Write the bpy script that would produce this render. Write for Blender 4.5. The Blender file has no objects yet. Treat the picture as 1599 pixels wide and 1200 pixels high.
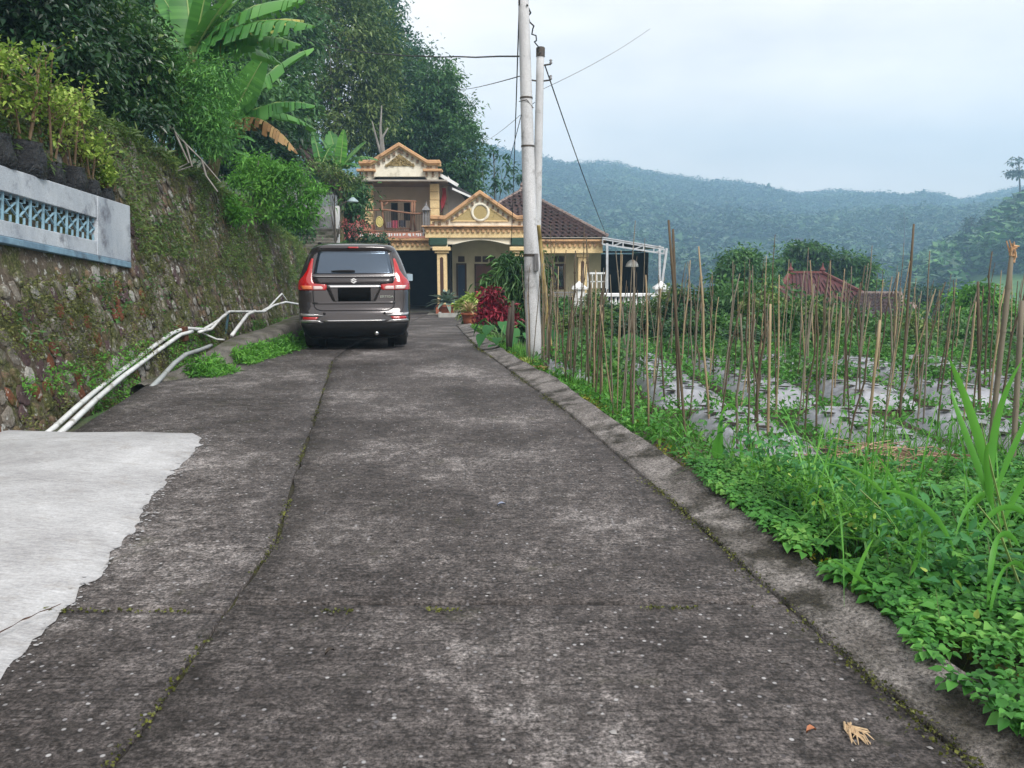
import bpy, bmesh, math, random
import numpy as np
from mathutils import Vector, Matrix
random.seed(7); RNG = np.random.default_rng(11)
PI = math.pi
SC = bpy.context.scene
COL = SC.collection
# ------------------------------------------------------------------ camera, sky, sun, exposure
EYE = 1.42; PITCH = math.atan(195/1200.0); FPX = 1200.0
cam_d = bpy.data.cameras.new('camera'); cam = bpy.data.objects.new('camera', cam_d); COL.objects.link(cam)
cam.location = (0, 0, EYE); cam.rotation_euler = (PI/2 - PITCH, 0, 0)
cam_d.sensor_fit = 'HORIZONTAL'; cam_d.sensor_width = 36.0; cam_d.lens = 36.0*FPX/1599.0
cam_d.clip_start = 0.05; cam_d.clip_end = 6000
SC.camera = cam
world = bpy.data.worlds.new('World'); SC.world = world; world.use_nodes = True
SUN_EL = math.radians(44); SUN_AZ = math.radians(146)
def build_world():
    nt = world.node_tree; nt.nodes.clear(); N = nt.nodes.new; L = nt.links.new
    out = N('ShaderNodeOutputWorld'); bg = N('ShaderNodeBackground'); bg.inputs['Strength'].default_value = 0.11
    sky = N('ShaderNodeTexSky'); sky.sky_type = 'NISHITA'; sky.sun_disc = False
    sky.sun_elevation = SUN_EL; sky.sun_rotation = SUN_AZ; sky.air_density = 1.2; sky.dust_density = 2.0
    tc = N('ShaderNodeTexCoord'); mp = N('ShaderNodeMapping'); mp.inputs['Scale'].default_value = (1.6, 1.6, 5.0)
    nz = N('ShaderNodeTexNoise'); nz.inputs['Scale'].default_value = 2.1; nz.inputs['Detail'].default_value = 5; nz.inputs['Roughness'].default_value = .5
    cr = N('ShaderNodeValToRGB')
    cr.color_ramp.elements[0].position = .3; cr.color_ramp.elements[0].color = (6.9, 6.55, 6.2, 1)
    cr.color_ramp.elements[1].position = .72; cr.color_ramp.elements[1].color = (9.7, 8.9, 8.2, 1)
    mx = N('ShaderNodeMixRGB'); mx.inputs['Fac'].default_value = .93
    L(tc.outputs['Generated'], mp.inputs['Vector']); L(mp.outputs[0], nz.inputs['Vector']); L(nz.outputs['Fac'], cr.inputs['Fac'])
    L(sky.outputs[0], mx.inputs['Color1']); L(cr.outputs[0], mx.inputs['Color2']); L(mx.outputs[0], bg.inputs['Color']); L(bg.outputs[0], out.inputs['Surface'])
build_world()
sun_d = bpy.data.lights.new('sun', 'SUN'); sun_d.energy = 2.4; sun_d.angle = math.radians(24); sun_d.color = (1, .965, .91)
sun = bpy.data.objects.new('sun', sun_d); COL.objects.link(sun)
_sd = Vector((math.sin(SUN_AZ)*math.cos(SUN_EL), math.cos(SUN_AZ)*math.cos(SUN_EL), math.sin(SUN_EL)))
sun.rotation_euler = _sd.to_track_quat('Z', 'Y').to_euler()
SC.view_settings.view_transform = 'Standard'; SC.view_settings.look = 'None'
SC.view_settings.exposure = 0.68; SC.view_settings.gamma = 1.0; SC.view_settings.use_curve_mapping = False
SC.cycles.use_denoising = True
SC.cycles.max_bounces = 6; SC.cycles.diffuse_bounces = 3; SC.cycles.glossy_bounces = 3; SC.cycles.transmission_bounces = 4
SC.cycles.volume_bounces = 3; SC.cycles.transparent_max_bounces = 8
# ------------------------------------------------------------------ layout helpers (survey of the place from its photograph)
CP, SP = math.cos(PITCH), math.sin(PITCH)
def ray(px, py):
    u = (px - 799.5)/FPX; v = (600 - py)/FPX
    return Vector((u, CP + v*SP, -SP + v*CP))
def at(px, py, Y):
    d = ray(px, py); t = Y/d.y
    return Vector((d.x*t, Y, EYE + d.z*t))
def ss(a, b, x):
    t = np.clip((x - a)/(b - a), 0, 1); return t*t*(3 - 2*t)
def road_z(y):
    y = np.asarray(y, float)
    return np.where(y < 11, 0, np.where(y < 14, -.05*(y - 11)**2/6, np.where(y < 39, -.05*(y - 12.5), -.05*26.5)))
def grd(px, py, dz=0.0):
    d = ray(px, py); t = 1.0
    for _ in range(40):
        t = (EYE - (float(road_z(d.y*t)) + dz))/(-d.z)
        t = min(t, 80)
    return Vector((d.x*t, d.y*t, EYE + d.z*t))
# ------------------------------------------------------------------ object helpers
def tag(o, label=None, cat=None, group=None, kind=None):
    if label: o['label'] = label
    if cat: o['category'] = cat
    if group: o['group'] = group
    if kind: o['kind'] = kind
    return o
def thing(name, label, cat, loc=(0, 0, 0), rz=0, group=None):
    o = bpy.data.objects.new(name, None); COL.objects.link(o); o.empty_display_size = .1
    o.location = loc; o.rotation_euler = (0, 0, rz)
    return tag(o, label, cat, group)
def link(name, me, parent=None, mat=None, loc=None):
    o = bpy.data.objects.new(name, me); COL.objects.link(o)
    if mat and not me.materials: me.materials.append(mat)
    if parent: o.parent = parent
    if loc is not None: o.location = loc
    return o
def copy_tree(o, parent=None):
    c = o.copy(); COL.objects.link(c)
    if parent: c.parent = parent
    for ch in list(o.children): copy_tree(ch, c)
    return c
def np_mesh(name, V, F, mat=None, smooth=False):
    """V (n,3), F (m,k) of one k"""
    V = np.asarray(V, np.float32); F = np.asarray(F, np.int32)
    me = bpy.data.meshes.new(name); k = F.shape[1]; m = F.shape[0]
    me.vertices.add(len(V)); me.vertices.foreach_set('co', V.ravel())
    me.loops.add(m*k); me.loops.foreach_set('vertex_index', F.ravel())
    me.polygons.add(m); me.polygons.foreach_set('loop_start', np.arange(0, m*k, k, dtype=np.int32))
    me.update(calc_edges=True)
    if smooth: me.polygons.foreach_set('use_smooth', np.ones(m, bool))
    if mat: me.materials.append(mat)
    return me
class MB:
    def __init__(s): s.v = []; s.f = []
    def add(s, vs, fs):
        b = len(s.v); s.v += [tuple(v) for v in vs]; s.f += [tuple(i + b for i in f) for f in fs]; return s
    def box(s, x0, x1, y0, y1, z0, z1):
        vs = [(x, y, z) for z in (z0, z1) for y in (y0, y1) for x in (x0, x1)]
        return s.add(vs, [(0, 2, 3, 1), (4, 5, 7, 6), (0, 1, 5, 4), (2, 6, 7, 3), (0, 4, 6, 2), (1, 3, 7, 5)])
    def obox(s, c, ax, ay, az):     # centre and three half-axis vectors
        c, ax, ay, az = Vector(c), Vector(ax), Vector(ay), Vector(az)
        vs = [c + ax*i + ay*j + az*k for k in (-1, 1) for j in (-1, 1) for i in (-1, 1)]
        return s.add(vs, [(0, 2, 3, 1), (4, 5, 7, 6), (0, 1, 5, 4), (2, 6, 7, 3), (0, 4, 6, 2), (1, 3, 7, 5)])
    def bar(s, a, b, w, h=None, up=(0, 0, 1)):
        a, b = Vector(a), Vector(b); d = (b - a); L = d.length; d.normalize(); u = Vector(up)
        if abs(d.dot(u)) > .98: u = Vector((0, 1, 0))
        x = d.cross(u).normalized(); z = x.cross(d).normalized(); h = h or w
        return s.obox((a + b)/2, x*w/2, d*L/2, z*h/2)
    def prism(s, poly, y0, y1):     # poly: list of (x, z)
        n = len(poly); vs = [(x, y0, z) for x, z in poly] + [(x, y1, z) for x, z in poly]
        return s.add(vs, [tuple(range(n)), tuple(range(2*n - 1, n - 1, -1))] + [(i, i + n, (i + 1) % n + n, (i + 1) % n) for i in range(n)])
    def tube(s, pts, r, n=6, caps=True):
        pts = [Vector(p) for p in pts]; m = len(pts)
        rs = r if isinstance(r, (list, tuple)) else [r]*m
        vs = []; ref = None
        for i, p in enumerate(pts):
            d = (pts[min(i + 1, m - 1)] - pts[max(i - 1, 0)])
            if d.length < 1e-9: d = Vector((0, 0, 1))
            d.normalize()
            if ref is None: ref = Vector((0, 0, 1)) if abs(d.z) < .9 else Vector((1, 0, 0))
            x = d.cross(ref).normalized(); ref = x.cross(d).normalized()
            for k in range(n):
                a = 2*PI*k/n; vs.append(p + x*math.cos(a)*rs[i] + ref*math.sin(a)*rs[i])
        fs = [(i*n + k, i*n + (k + 1) % n, (i + 1)*n + (k + 1) % n, (i + 1)*n + k) for i in range(m - 1) for k in range(n)]
        if caps: fs += [tuple(range(n - 1, -1, -1)), tuple((m - 1)*n + k for k in range(n))]
        return s.add(vs, fs)
    def lathe(s, prof, c=(0, 0, 0), n=12, jit=0):
        c = Vector(c); m = len(prof); vs = []
        for r, z in prof:
            for k in range(n):
                a = 2*PI*k/n; q = 1 + (random.uniform(-jit, jit) if jit else 0)
                vs.append(c + Vector((math.cos(a)*r*q, math.sin(a)*r*q, z)))
        fs = [(i*n + k, i*n + (k + 1) % n, (i + 1)*n + (k + 1) % n, (i + 1)*n + k) for i in range(m - 1) for k in range(n)]
        fs += [tuple(range(n - 1, -1, -1)), tuple((m - 1)*n + k for k in range(n))]
        return s.add(vs, fs)
    def mesh(s, name, mat=None, smooth=False, bevel=0):
        me = bpy.data.meshes.new(name); me.from_pydata(s.v, [], s.f); me.update()
        if bevel or True:
            bm = bmesh.new(); bm.from_mesh(me); bmesh.ops.recalc_face_normals(bm, faces=bm.faces)
            if bevel: bmesh.ops.bevel(bm, geom=bm.edges[:], offset=bevel, segments=1, affect='EDGES', clamp_overlap=True)
            bm.to_mesh(me); bm.free()
        if smooth: me.polygons.foreach_set('use_smooth', np.ones(len(me.polygons), bool))
        if mat: me.materials.append(mat)
        return me
    def build(s, name, mat, parent=None, smooth=False, bevel=0, loc=None):
        return link(name, s.mesh(name, mat, smooth, bevel), parent, None, loc)
# smooth value noise for shaping (numpy)
_G = np.random.default_rng(5).random((256, 256)).astype(np.float32)
def vnoise(x, y):
    x = np.asarray(x, float); y = np.asarray(y, float)
    xi = np.floor(x).astype(int); yi = np.floor(y).astype(int); fx = x - xi; fy = y - yi
    fx = fx*fx*(3 - 2*fx); fy = fy*fy*(3 - 2*fy)
    g = lambda a, b: _G[a % 256, b % 256]
    return (g(xi, yi)*(1 - fx) + g(xi + 1, yi)*fx)*(1 - fy) + (g(xi, yi + 1)*(1 - fx) + g(xi + 1, yi + 1)*fx)*fy
def fbm(x, y, o=4):
    s = 0; a = .5
    for k in range(o): s = s + a*vnoise(x*2**k + 17*k, y*2**k + 9*k); a *= .5
    return s
def grid_faces(nu, nv):
    i, j = np.meshgrid(np.arange(nu - 1), np.arange(nv - 1), indexing='ij'); a = (i*nv + j).ravel()
    return np.stack([a, a + nv, a + nv + 1, a + 1], 1)
# ------------------------------------------------------------------ materials
MATS = {}
def _nodes(name):
    m = bpy.data.materials.new(name); m.use_nodes = True; nt = m.node_tree; nt.nodes.clear()
    out = nt.nodes.new('ShaderNodeOutputMaterial'); p = nt.nodes.new('ShaderNodeBsdfPrincipled'); nt.links.new(p.outputs[0], out.inputs[0])
    MATS[name] = m; return m, nt, p, out
def noise(nt, scale, detail=5, rough=.6, vec=None, vscale=None):
    n = nt.nodes.new('ShaderNodeTexNoise'); n.inputs['Scale'].default_value = scale; n.inputs['Detail'].default_value = detail; n.inputs['Roughness'].default_value = rough
    if vec is None:
        g = nt.nodes.get('POS') or nt.nodes.new('ShaderNodeNewGeometry'); g.name = 'POS'; vec = g.outputs['Position']
    if vscale:
        mp = nt.nodes.new('ShaderNodeMapping'); mp.inputs['Scale'].default_value = vscale; nt.links.new(vec, mp.inputs[0]); vec = mp.outputs[0]
    nt.links.new(vec, n.inputs['Vector']); return n.outputs['Fac']
def ramp(nt, fac, stops):
    r = nt.nodes.new('ShaderNodeValToRGB'); e = r.color_ramp.elements
    while len(e) < len(stops): e.new(.5)
    for k, (p, c) in enumerate(stops):
        e[k].position = p; e[k].color = (c, c, c, 1) if isinstance(c, (int, float)) else (*c, 1)
    nt.links.new(fac, r.inputs[0]); return r.outputs[0]
def mix(nt, fac, a, b, mode='MIX'):
    m = nt.nodes.new('ShaderNodeMixRGB'); m.blend_type = mode
    for v, s in ((fac, 'Fac'), (a, 'Color1'), (b, 'Color2')):
        if hasattr(v, 'is_output'): nt.links.new(v, m.inputs[s])
        elif isinstance(v, (int, float)): m.inputs[s].default_value = v if s == 'Fac' else (v, v, v, 1)
        else: m.inputs[s].default_value = (*v, 1)
    return m.outputs[0]
def bump(nt, p, h, strength=.4, dist=.02):
    b = nt.nodes.new('ShaderNodeBump'); b.inputs['Strength'].default_value = strength; b.inputs['Distance'].default_value = dist
    nt.links.new(h, b.inputs['Height']); nt.links.new(b.outputs[0], p.inputs['Normal'])
def M(name, c1, c2=None, scale=6, rough=.7, bmp=.25, bscale=None, metal=0, spec=.4, stain=None, stain_scale=1.5, stain_lo=.52, coat=0, bdist=.01, vs=None, grit=0, grit_scale=95):
    if name in MATS: return MATS[name]
    m, nt, p, out = _nodes(name)
    p.inputs['Roughness'].default_value = rough; p.inputs['Metallic'].default_value = metal; p.inputs['Specular IOR Level'].default_value = spec
    if coat: p.inputs['Coat Weight'].default_value = coat; p.inputs['Coat Roughness'].default_value = .04
    c2 = c2 or tuple(x*.75 for x in c1)
    f = noise(nt, scale, 6, .62, vscale=vs)
    col = ramp(nt, f, [(.32, c1), (.68, c2)])
    if stain:
        s = noise(nt, stain_scale, 7, .68)
        col = mix(nt, ramp(nt, s, [(stain_lo, 0.), (stain_lo + .14, 1.)]), col, stain)
    if grit: col = mix(nt, 1., col, ramp(nt, noise(nt, grit_scale, 4, .8), [(.36, 1 - grit), (.64, 1 + grit*.8)]), 'MULTIPLY')
    nt.links.new(col, p.inputs['Base Color'])
    if bmp: bump(nt, p, noise(nt, bscale or scale*4, 5, .6, vscale=vs), bmp, bdist)
    return m
def LM(name, stops, trans=.25, rough=.45, spec=.35, clump=.6, patch=None, tcol=None):
    """leaf: colour varies leaf by leaf and in soft clumps"""
    if name in MATS: return MATS[name]
    m, nt, p, out = _nodes(name)
    g = nt.nodes.new('ShaderNodeNewGeometry'); g.name = 'POS'
    cl = noise(nt, clump, 3, .5)
    a = nt.nodes.new('ShaderNodeMath'); a.operation = 'MULTIPLY_ADD'; a.inputs[1].default_value = .55
    nt.links.new(g.outputs['Random Per Island'], a.inputs[0])
    b = nt.nodes.new('ShaderNodeMath'); b.operation = 'MULTIPLY_ADD'; b.inputs[1].default_value = 1.5; b.inputs[2].default_value = -.52
    nt.links.new(cl, b.inputs[0]); nt.links.new(b.outputs[0], a.inputs[2])
    col = ramp(nt, a.outputs[0], [(i/(len(stops) - 1), c) for i, c in enumerate(stops)])
    nt.links.new(col, p.inputs['Base Color']); p.inputs['Roughness'].default_value = rough; p.inputs['Specular IOR Level'].default_value = spec
    if trans:
        t = nt.nodes.new('ShaderNodeBsdfTranslucent'); ms = nt.nodes.new('ShaderNodeMixShader'); ms.inputs[0].default_value = trans
        tc = mix(nt, .5, col, tcol or (.12, .30, .03)); nt.links.new(tc, t.inputs[0])
        nt.links.new(p.outputs[0], ms.inputs[1]); nt.links.new(t.outputs[0], ms.inputs[2]); nt.links.new(ms.outputs[0], out.inputs[0])
    return m
G_ = lambda k: [tuple(x*k for x in c) for c in ((.012, .038, .016), (.032, .098, .030), (.068, .18, .042), (.13, .29, .065))]
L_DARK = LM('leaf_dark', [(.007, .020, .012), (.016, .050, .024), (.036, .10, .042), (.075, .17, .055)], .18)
L_MID = LM('leaf_mid', G_(1.0), .28)
L_FOREST = LM('leaf_forest', [(.010, .034, .016), (.028, .085, .034), (.065, .17, .052), (.13, .27, .075)], .25, clump=.45)
L_OLIVE = LM('leaf_olive', [(.022, .046, .014), (.065, .12, .030), (.14, .21, .055), (.22, .29, .09)], .25, clump=.5)
L_BRIGHT = LM('leaf_bright', [(.02, .08, .014), (.06, .20, .028), (.12, .34, .045), (.20, .45, .07)], .33)
L_LIME = LM('leaf_lime', [(.07, .13, .015), (.22, .34, .05), (.42, .54, .12), (.60, .68, .25)], .35)
L_COVER = LM('leaf_cover', [(.016, .085, .014), (.042, .18, .028), (.09, .29, .048), (.19, .41, .08)], .3, rough=.5, clump=3)
L_TEAL = LM('leaf_teal', [(.012, .04, .028), (.025, .085, .055), (.05, .14, .09), (.09, .2, .13)], .2)
L_RED = LM('leaf_red', [(.06, .008, .012), (.20, .012, .025), (.42, .02, .05), (.5, .06, .09)], .25, tcol=(.4, .02, .04))
L_PINK = LM('leaf_pink', [(.35, .05, .06), (.5, .12, .12), (.6, .2, .2), (.5, .1, .08)], .25, tcol=(.5, .1, .1))
L_DRY = LM('leaf_dry', [(.10, .05, .02), (.22, .12, .045), (.35, .22, .09), (.42, .32, .16)], .2, tcol=(.3, .18, .05))
L_MOSS = LM('leaf_moss', [(.026, .036, .011), (.062, .078, .019), (.115, .13, .034), (.20, .21, .075)], .15, clump=1.5)
L_FAR = LM('leaf_far', [(.006, .022, .016), (.014, .05, .026), (.038, .105, .042), (.10, .18, .055)], 0, clump=.014)
L_HILL = LM('leaf_hill', [(.006, .026, .014), (.020, .075, .030), (.055, .16, .05), (.13, .27, .07)], 0, clump=.06)
L_BANANA = LM('leaf_banana', [(.025, .10, .03), (.05, .18, .042), (.09, .27, .06), (.14, .36, .085)], .35, rough=.38, clump=.9)
BARK = M('bark', (.13, .11, .09), (.05, .042, .035), 9, .9, .6, 30, vs=(1, 1, .25))
BARK_PALE = M('bark_pale', (.30, .29, .27), (.14, .13, .12), 5, .9, .4, 30, vs=(1, 1, .3))
# ------------------------------------------------------------------ foliage geometry
def norm(a): return a/np.maximum(np.linalg.norm(a, axis=1, keepdims=True), 1e-9)
def leaf_arrays(P, D, U, L, W, fold=.18, droop=.15):
    P = np.asarray(P, float); n = len(P); D = norm(D); S = norm(np.cross(D, U)); U = np.cross(S, D)
    L = np.broadcast_to(L, (n,))[:, None]; W = np.broadcast_to(W, (n,))[:, None]
    v0 = P; v2 = P + D*L - np.array([0, 0, 1.])*L*droop
    c = P + D*L*.42
    v1 = c + S*W*.5 + U*W*fold; v3 = c - S*W*.5 + U*W*fold
    V = np.stack([v0, v1, v2, v3], 1).reshape(-1, 3); b = np.arange(n)[:, None]*4
    F = np.concatenate([b + [[0, 2, 1]], b + [[0, 3, 2]]], 1).reshape(-1, 3)
    return V, F
def heart_arrays(P, D, U, L, W, fold=.12, droop=.1):
    P = np.asarray(P, float); n = len(P); D = norm(D); S = norm(np.cross(D, U)); U = np.cross(S, D)
    L = np.broadcast_to(L, (n,))[:, None]; W = np.broadcast_to(W, (n,))[:, None]; z = np.array([0, 0, 1.])
    v = [P, P + D*L*.15 + S*W*.42 + U*W*fold, P + D*L*.5 + S*W*.4 + U*W*fold, P + D*L - z*L*droop, P + D*L*.5 - S*W*.4 + U*W*fold, P + D*L*.15 - S*W*.42 + U*W*fold]
    V = np.stack(v, 1).reshape(-1, 3); b = np.arange(n)[:, None]*6
    F = np.concatenate([b + [[0, 2, 1]], b + [[0, 3, 2]], b + [[0, 4, 3]], b + [[0, 5, 4]]], 1).reshape(-1, 3)
    return V, F
def rand_dirs(n, rng=RNG):
    return norm(rng.normal(size=(n, 3)))
def crown_mesh(name, lobes, nclump, per, leaf, mat, seed=0, clump_r=.5, aspect=.42, droop=.2, flat=.5, hollow=.35):
    """lobes: (x,y,z,rx,ry,rz); leaf clumps spread through the lobes, gaps between"""
    rng = np.random.default_rng(seed); lobes = np.array(lobes, float)
    vol = lobes[:, 3]*lobes[:, 4]*lobes[:, 5]; w = vol**.75; w /= w.sum()
    li = rng.choice(len(lobes), nclump, p=w); d = rand_dirs(nclump, rng)
    r = (hollow + (1 - hollow)*rng.random(nclump)**.7)[:, None]
    r *= (.80 + .32*rng.random((nclump, 1)))
    C = lobes[li, :3] + d*r*lobes[li, 3:]
    cs = clump_r*(.55 + .9*rng.random(nclump))
    n = nclump*per
    off = rng.normal(size=(n, 3))*.5; off[:, 2] *= flat
    ci = np.repeat(np.arange(nclump), per); P = C[ci] + off*cs[ci][:, None]
    out = norm(P - lobes[li[ci], :3] + rng.normal(size=(n, 3))*.3)
    D = norm(out*.8 + rand_dirs(n, rng)*.8 + np.array([0, 0, -.15])); U = norm(rand_dirs(n, rng)*.7 + out*.5 + np.array([0, 0, .8]))
    L = leaf*(.6 + .8*rng.random(n))
    V, F = leaf_arrays(P, D, U, L, L*aspect, .15, droop)
    return np_mesh(name, V, F, mat)
def trunk_mb(base, top, r0, r1, lobes, seed=0, limbs=6, bend=.25):
    rng = random.Random(seed); m = MB(); b = Vector(base); t = Vector(top); H = (t - b).length
    off = Vector((rng.uniform(-1, 1), rng.uniform(-1, 1), 0))*bend*H*.12
    pts = [b.lerp(t, k/8) + off*math.sin(PI*k/8) for k in range(9)]
    m.tube([b - Vector((0, 0, .3))] + pts, [r0*1.25] + [r0 + (r1 - r0)*k/8 for k in range(9)], 8)
    for k in range(limbs):
        f = rng.uniform(.45, .95); p = pts[int(f*8)]; l = lobes[k % len(lobes)]
        e = Vector(l[:3]) + Vector((rng.uniform(-.6, .6)*l[3], rng.uniform(-.6, .6)*l[4], rng.uniform(-.2, .5)*l[5]))
        mid = p.lerp(e, .5) + Vector((0, 0, -.08*H*rng.random()))
        rr = (r0 + (r1 - r0)*f)*.55
        m.tube([p, mid, e], [rr, rr*.6, rr*.25], 5)
    return m
def tree(name, label, base, lobes, nclump, per, leaf, mat, r0=.15, seed=0, group=None, clump_r=.6, bark=None, cat='tree', limbs=7, top=None, **kw):
    base = Vector(base); o = thing(name, label, cat, base, 0, group)
    lm = crown_mesh('crown', lobes, nclump, per, leaf, mat, seed, clump_r, **kw)
    link('crown', lm, o)
    zt = max(l[2] + l[5]*.4 for l in lobes) if top is None else top
    trunk_mb((0, 0, 0), (lobes[0][0]*.6, lobes[0][1]*.6, zt), r0, r0*.3, lobes, seed, limbs).build('trunk', bark or BARK, o, True)
    return o
def scatter_leaves(name, P, N, size, mat, label=None, kind='stuff', updir=.6, heart=False, aspect=.5, seed=1, parent=None, spread=1.0):
    rng = np.random.default_rng(seed); n = len(P)
    D = norm(rand_dirs(n, rng)*spread + N*.35); U = norm(N*updir + rand_dirs(n, rng)*.5)
    L = size*(.6 + .8*rng.random(n))
    V, F = (heart_arrays if heart else leaf_arrays)(P, D, U, L, L*aspect)
    o = link(name, np_mesh(name, V, F, mat), parent)
    return tag(o, label, None, None, kind)

def grass_stuff(name, P, L, W, mat, label, seed=0, spread=.9, seg=5):
    """many curved grass blades in one stuff mesh"""
    rng = np.random.default_rng(seed); n = len(P); az = rng.random(n)*6.283; lean = spread*rng.random(n)**.8; L = L*(.5 + .8*rng.random(n)); W = W*(.7 + .6*rng.random(n))
    h = np.stack([np.cos(az), np.sin(az), np.zeros(n)], 1); s = np.stack([-np.sin(az), np.cos(az), np.zeros(n)], 1); V = []
    for i in range(seg + 1):
        t = i/seg; a = lean*(.25 + 1.35*t); c = P + h*(L*t*np.sin(a*.8))[:, None] + np.array([0, 0, 1.])*(L*t*np.cos(a))[:, None]; w = (W*.5*min(1, .45 + 1.5*t)*(1 - t**2.2))[:, None]
        V += [c - s*w, c + s*w]
    V = np.stack(V, 1).reshape(-1, 3); m = (seg + 1)*2; b = np.arange(n)[:, None, None]*m
    F = (b + np.array([[2*i, 2*i + 1, 2*i + 3, 2*i + 2] for i in range(seg)])[None]).reshape(-1, 4)
    return tag(link(name, np_mesh(name, V, F, mat)), label, None, None, 'stuff')
# ------------------------------------------------------------------ the air
def build_haze():
    m = bpy.data.materials.new('haze_air'); m.use_nodes = True; nt = m.node_tree; nt.nodes.clear()
    out = nt.nodes.new('ShaderNodeOutputMaterial'); v = nt.nodes.new('ShaderNodeVolumePrincipled')
    v.inputs['Color'].default_value = (.42, .67, .93, 1); v.inputs['Density'].default_value = .00118; v.inputs['Anisotropy'].default_value = .1
    nt.links.new(v.outputs[0], out.inputs['Volume'])
    o = MB().box(-1500, 1500, -60, 1020, -60, 160).build('haze', m)
    tag(o, 'pale blue haze filling the valley air', None, None, 'stuff')
# ------------------------------------------------------------------ edges of the road, from the survey
def xy(pts, dz=0.): 
    g = [grd(a, b, dz) for a, b in pts]; g.sort(key=lambda p: p.y)
    return np.array([p.y for p in g]), np.array([p.x for p in g])
_RY, _RX = xy([(1520, 1200), (1355, 1060), (1190, 915), (1060, 795), (950, 700), (885, 645), (830, 605), (785, 572), (745, 545), (724, 522), (713, 509), (716, 503), (738, 494)])
_RY = np.concatenate([[-3], _RY, [45]]); _RX = np.concatenate([[_RX[0] + (_RX[0] - _RX[2])*1.5], _RX, [3.0]])
_OY, _OX = xy([(1500, 1050), (1290, 905), (1150, 800), (1050, 715), (950, 648), (880, 597), (800, 555), (760, 530), (730, 510), (745, 500)], .05)
_OY = np.concatenate([[-3], _OY, [45]]); _OX = np.concatenate([[_OX[0] + 1.3], _OX, [3.6]])
_JY, _JX = xy([(170, 1200), (240, 1120), (330, 985), (430, 850), (458, 750), (490, 660), (508, 600), (520, 560)])
_JY = np.concatenate([[-3], _JY, [45]]); _JX = np.concatenate([[_JX[0] + .1], _JX, [_JX[-1] - 2]])
xr = lambda y: np.interp(y, _RY, _RX)
xo = lambda y: np.maximum(np.interp(y, _OY, _OX), xr(y) + .30)
xj = lambda y: np.interp(y, _JY, _JX) + .035*(fbm(np.asarray(y, float)*3.1, np.zeros_like(np.asarray(y, float)) + 3.3) - .5)
xl = lambda y: np.interp(y, [-3, 6, 8.8, 9.3, 11.2, 12.5, 16, 22, 30, 45], [-3.5, -3.6, -4.2, -3.9, -3.76, -3.72, -3.9, -4.9, -7.6, -8.4])
# retaining wall face: leans back into the slope
WB = .17
def xw(y, z): return -4.74 - .115*(np.asarray(y, float) - 10.3) - WB*(np.asarray(z, float) - .4)
def ztop(y): return np.interp(y, [0, 10.3, 15, 24, 26], [3.25, 3.15, 2.8, 1.9, 1.75])
# ------------------------------------------------------------------ ground sheet
def ground_z(x, y):
    x = np.asarray(x, float); y = np.asarray(y, float)
    z = road_z(y) - .05
    right = x - xo(y)
    z = z - .20*ss(.0, .9, right)
    z = z - 3.2*ss(7, 20, x)*ss(14, 38, y) - .9*ss(2.5, 8, x)*ss(12.5, 20, y)
    z = z - 7*ss(46, 120, y)
    z = z - .5*ss(-4.15, -4.35, x)*(1 - ss(24, 28, y))*ss(6.2, 7.0, y)
    z = z + .05*(fbm(x*1.7, y*1.7) - .5)*ss(.05, .5, right)
    return z
def build_ground():
    xs = np.concatenate([np.arange(-70, -8, 2.), np.arange(-8, -3, .2), np.arange(-3, 14, .3), np.arange(14, 150, 3.)])
    ys = np.concatenate([np.arange(-8, 26, .4), np.arange(26, 126, 2.)])
    X, Y = np.meshgrid(xs, ys, indexing='ij'); Z = ground_z(X, Y)
    m, nt, p, out = _nodes('ground_soil')
    a = noise(nt, 1.1, 6, .65); b = noise(nt, 14, 5, .7)
    soil = ramp(nt, b, [(.3, (.022, .017, .013)), (.7, (.085, .065, .048))])
    green = ramp(nt, b, [(.3, (.018, .05, .012)), (.7, (.06, .14, .03))])
    nt.links.new(mix(nt, ramp(nt, a, [(.42, 0.), (.58, 1.)]), soil, green), p.inputs['Base Color']); p.inputs['Roughness'].default_value = .95
    bump(nt, p, b, .8, .04)
    o = link('ground', np_mesh('ground', np.stack([X, Y, Z], -1).reshape(-1, 3), grid_faces(len(xs), len(ys)), m, True)); tag(o, 'dark soil and weeds of the garden ground', None, None, 'structure')
def hill_bound(y): return np.interp(y, [0, 10.3, 24, 26.5, 30, 48, 54, 62, 130], [xw(0, 3.25), xw(10.3, 3.15), xw(24, 1.9), -7.4, -9.4, -9.6, -5, 3, 6])
def hill_z0(y): return np.interp(y, [0, 10.3, 15, 24, 28, 32, 48, 130], [3.2, 3.1, 2.75, 1.85, .7, -.4, -.9, -3])
def hillside_z(x, y):
    d = np.maximum(hill_bound(y) - x, 0)
    return hill_z0(y) + .05*d + 3.0*ss(1.5, 10, d) + 10*ss(8, 45, d) + .25*(fbm(x*.8, y*.8) - .5)*ss(0, 1, d)
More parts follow.
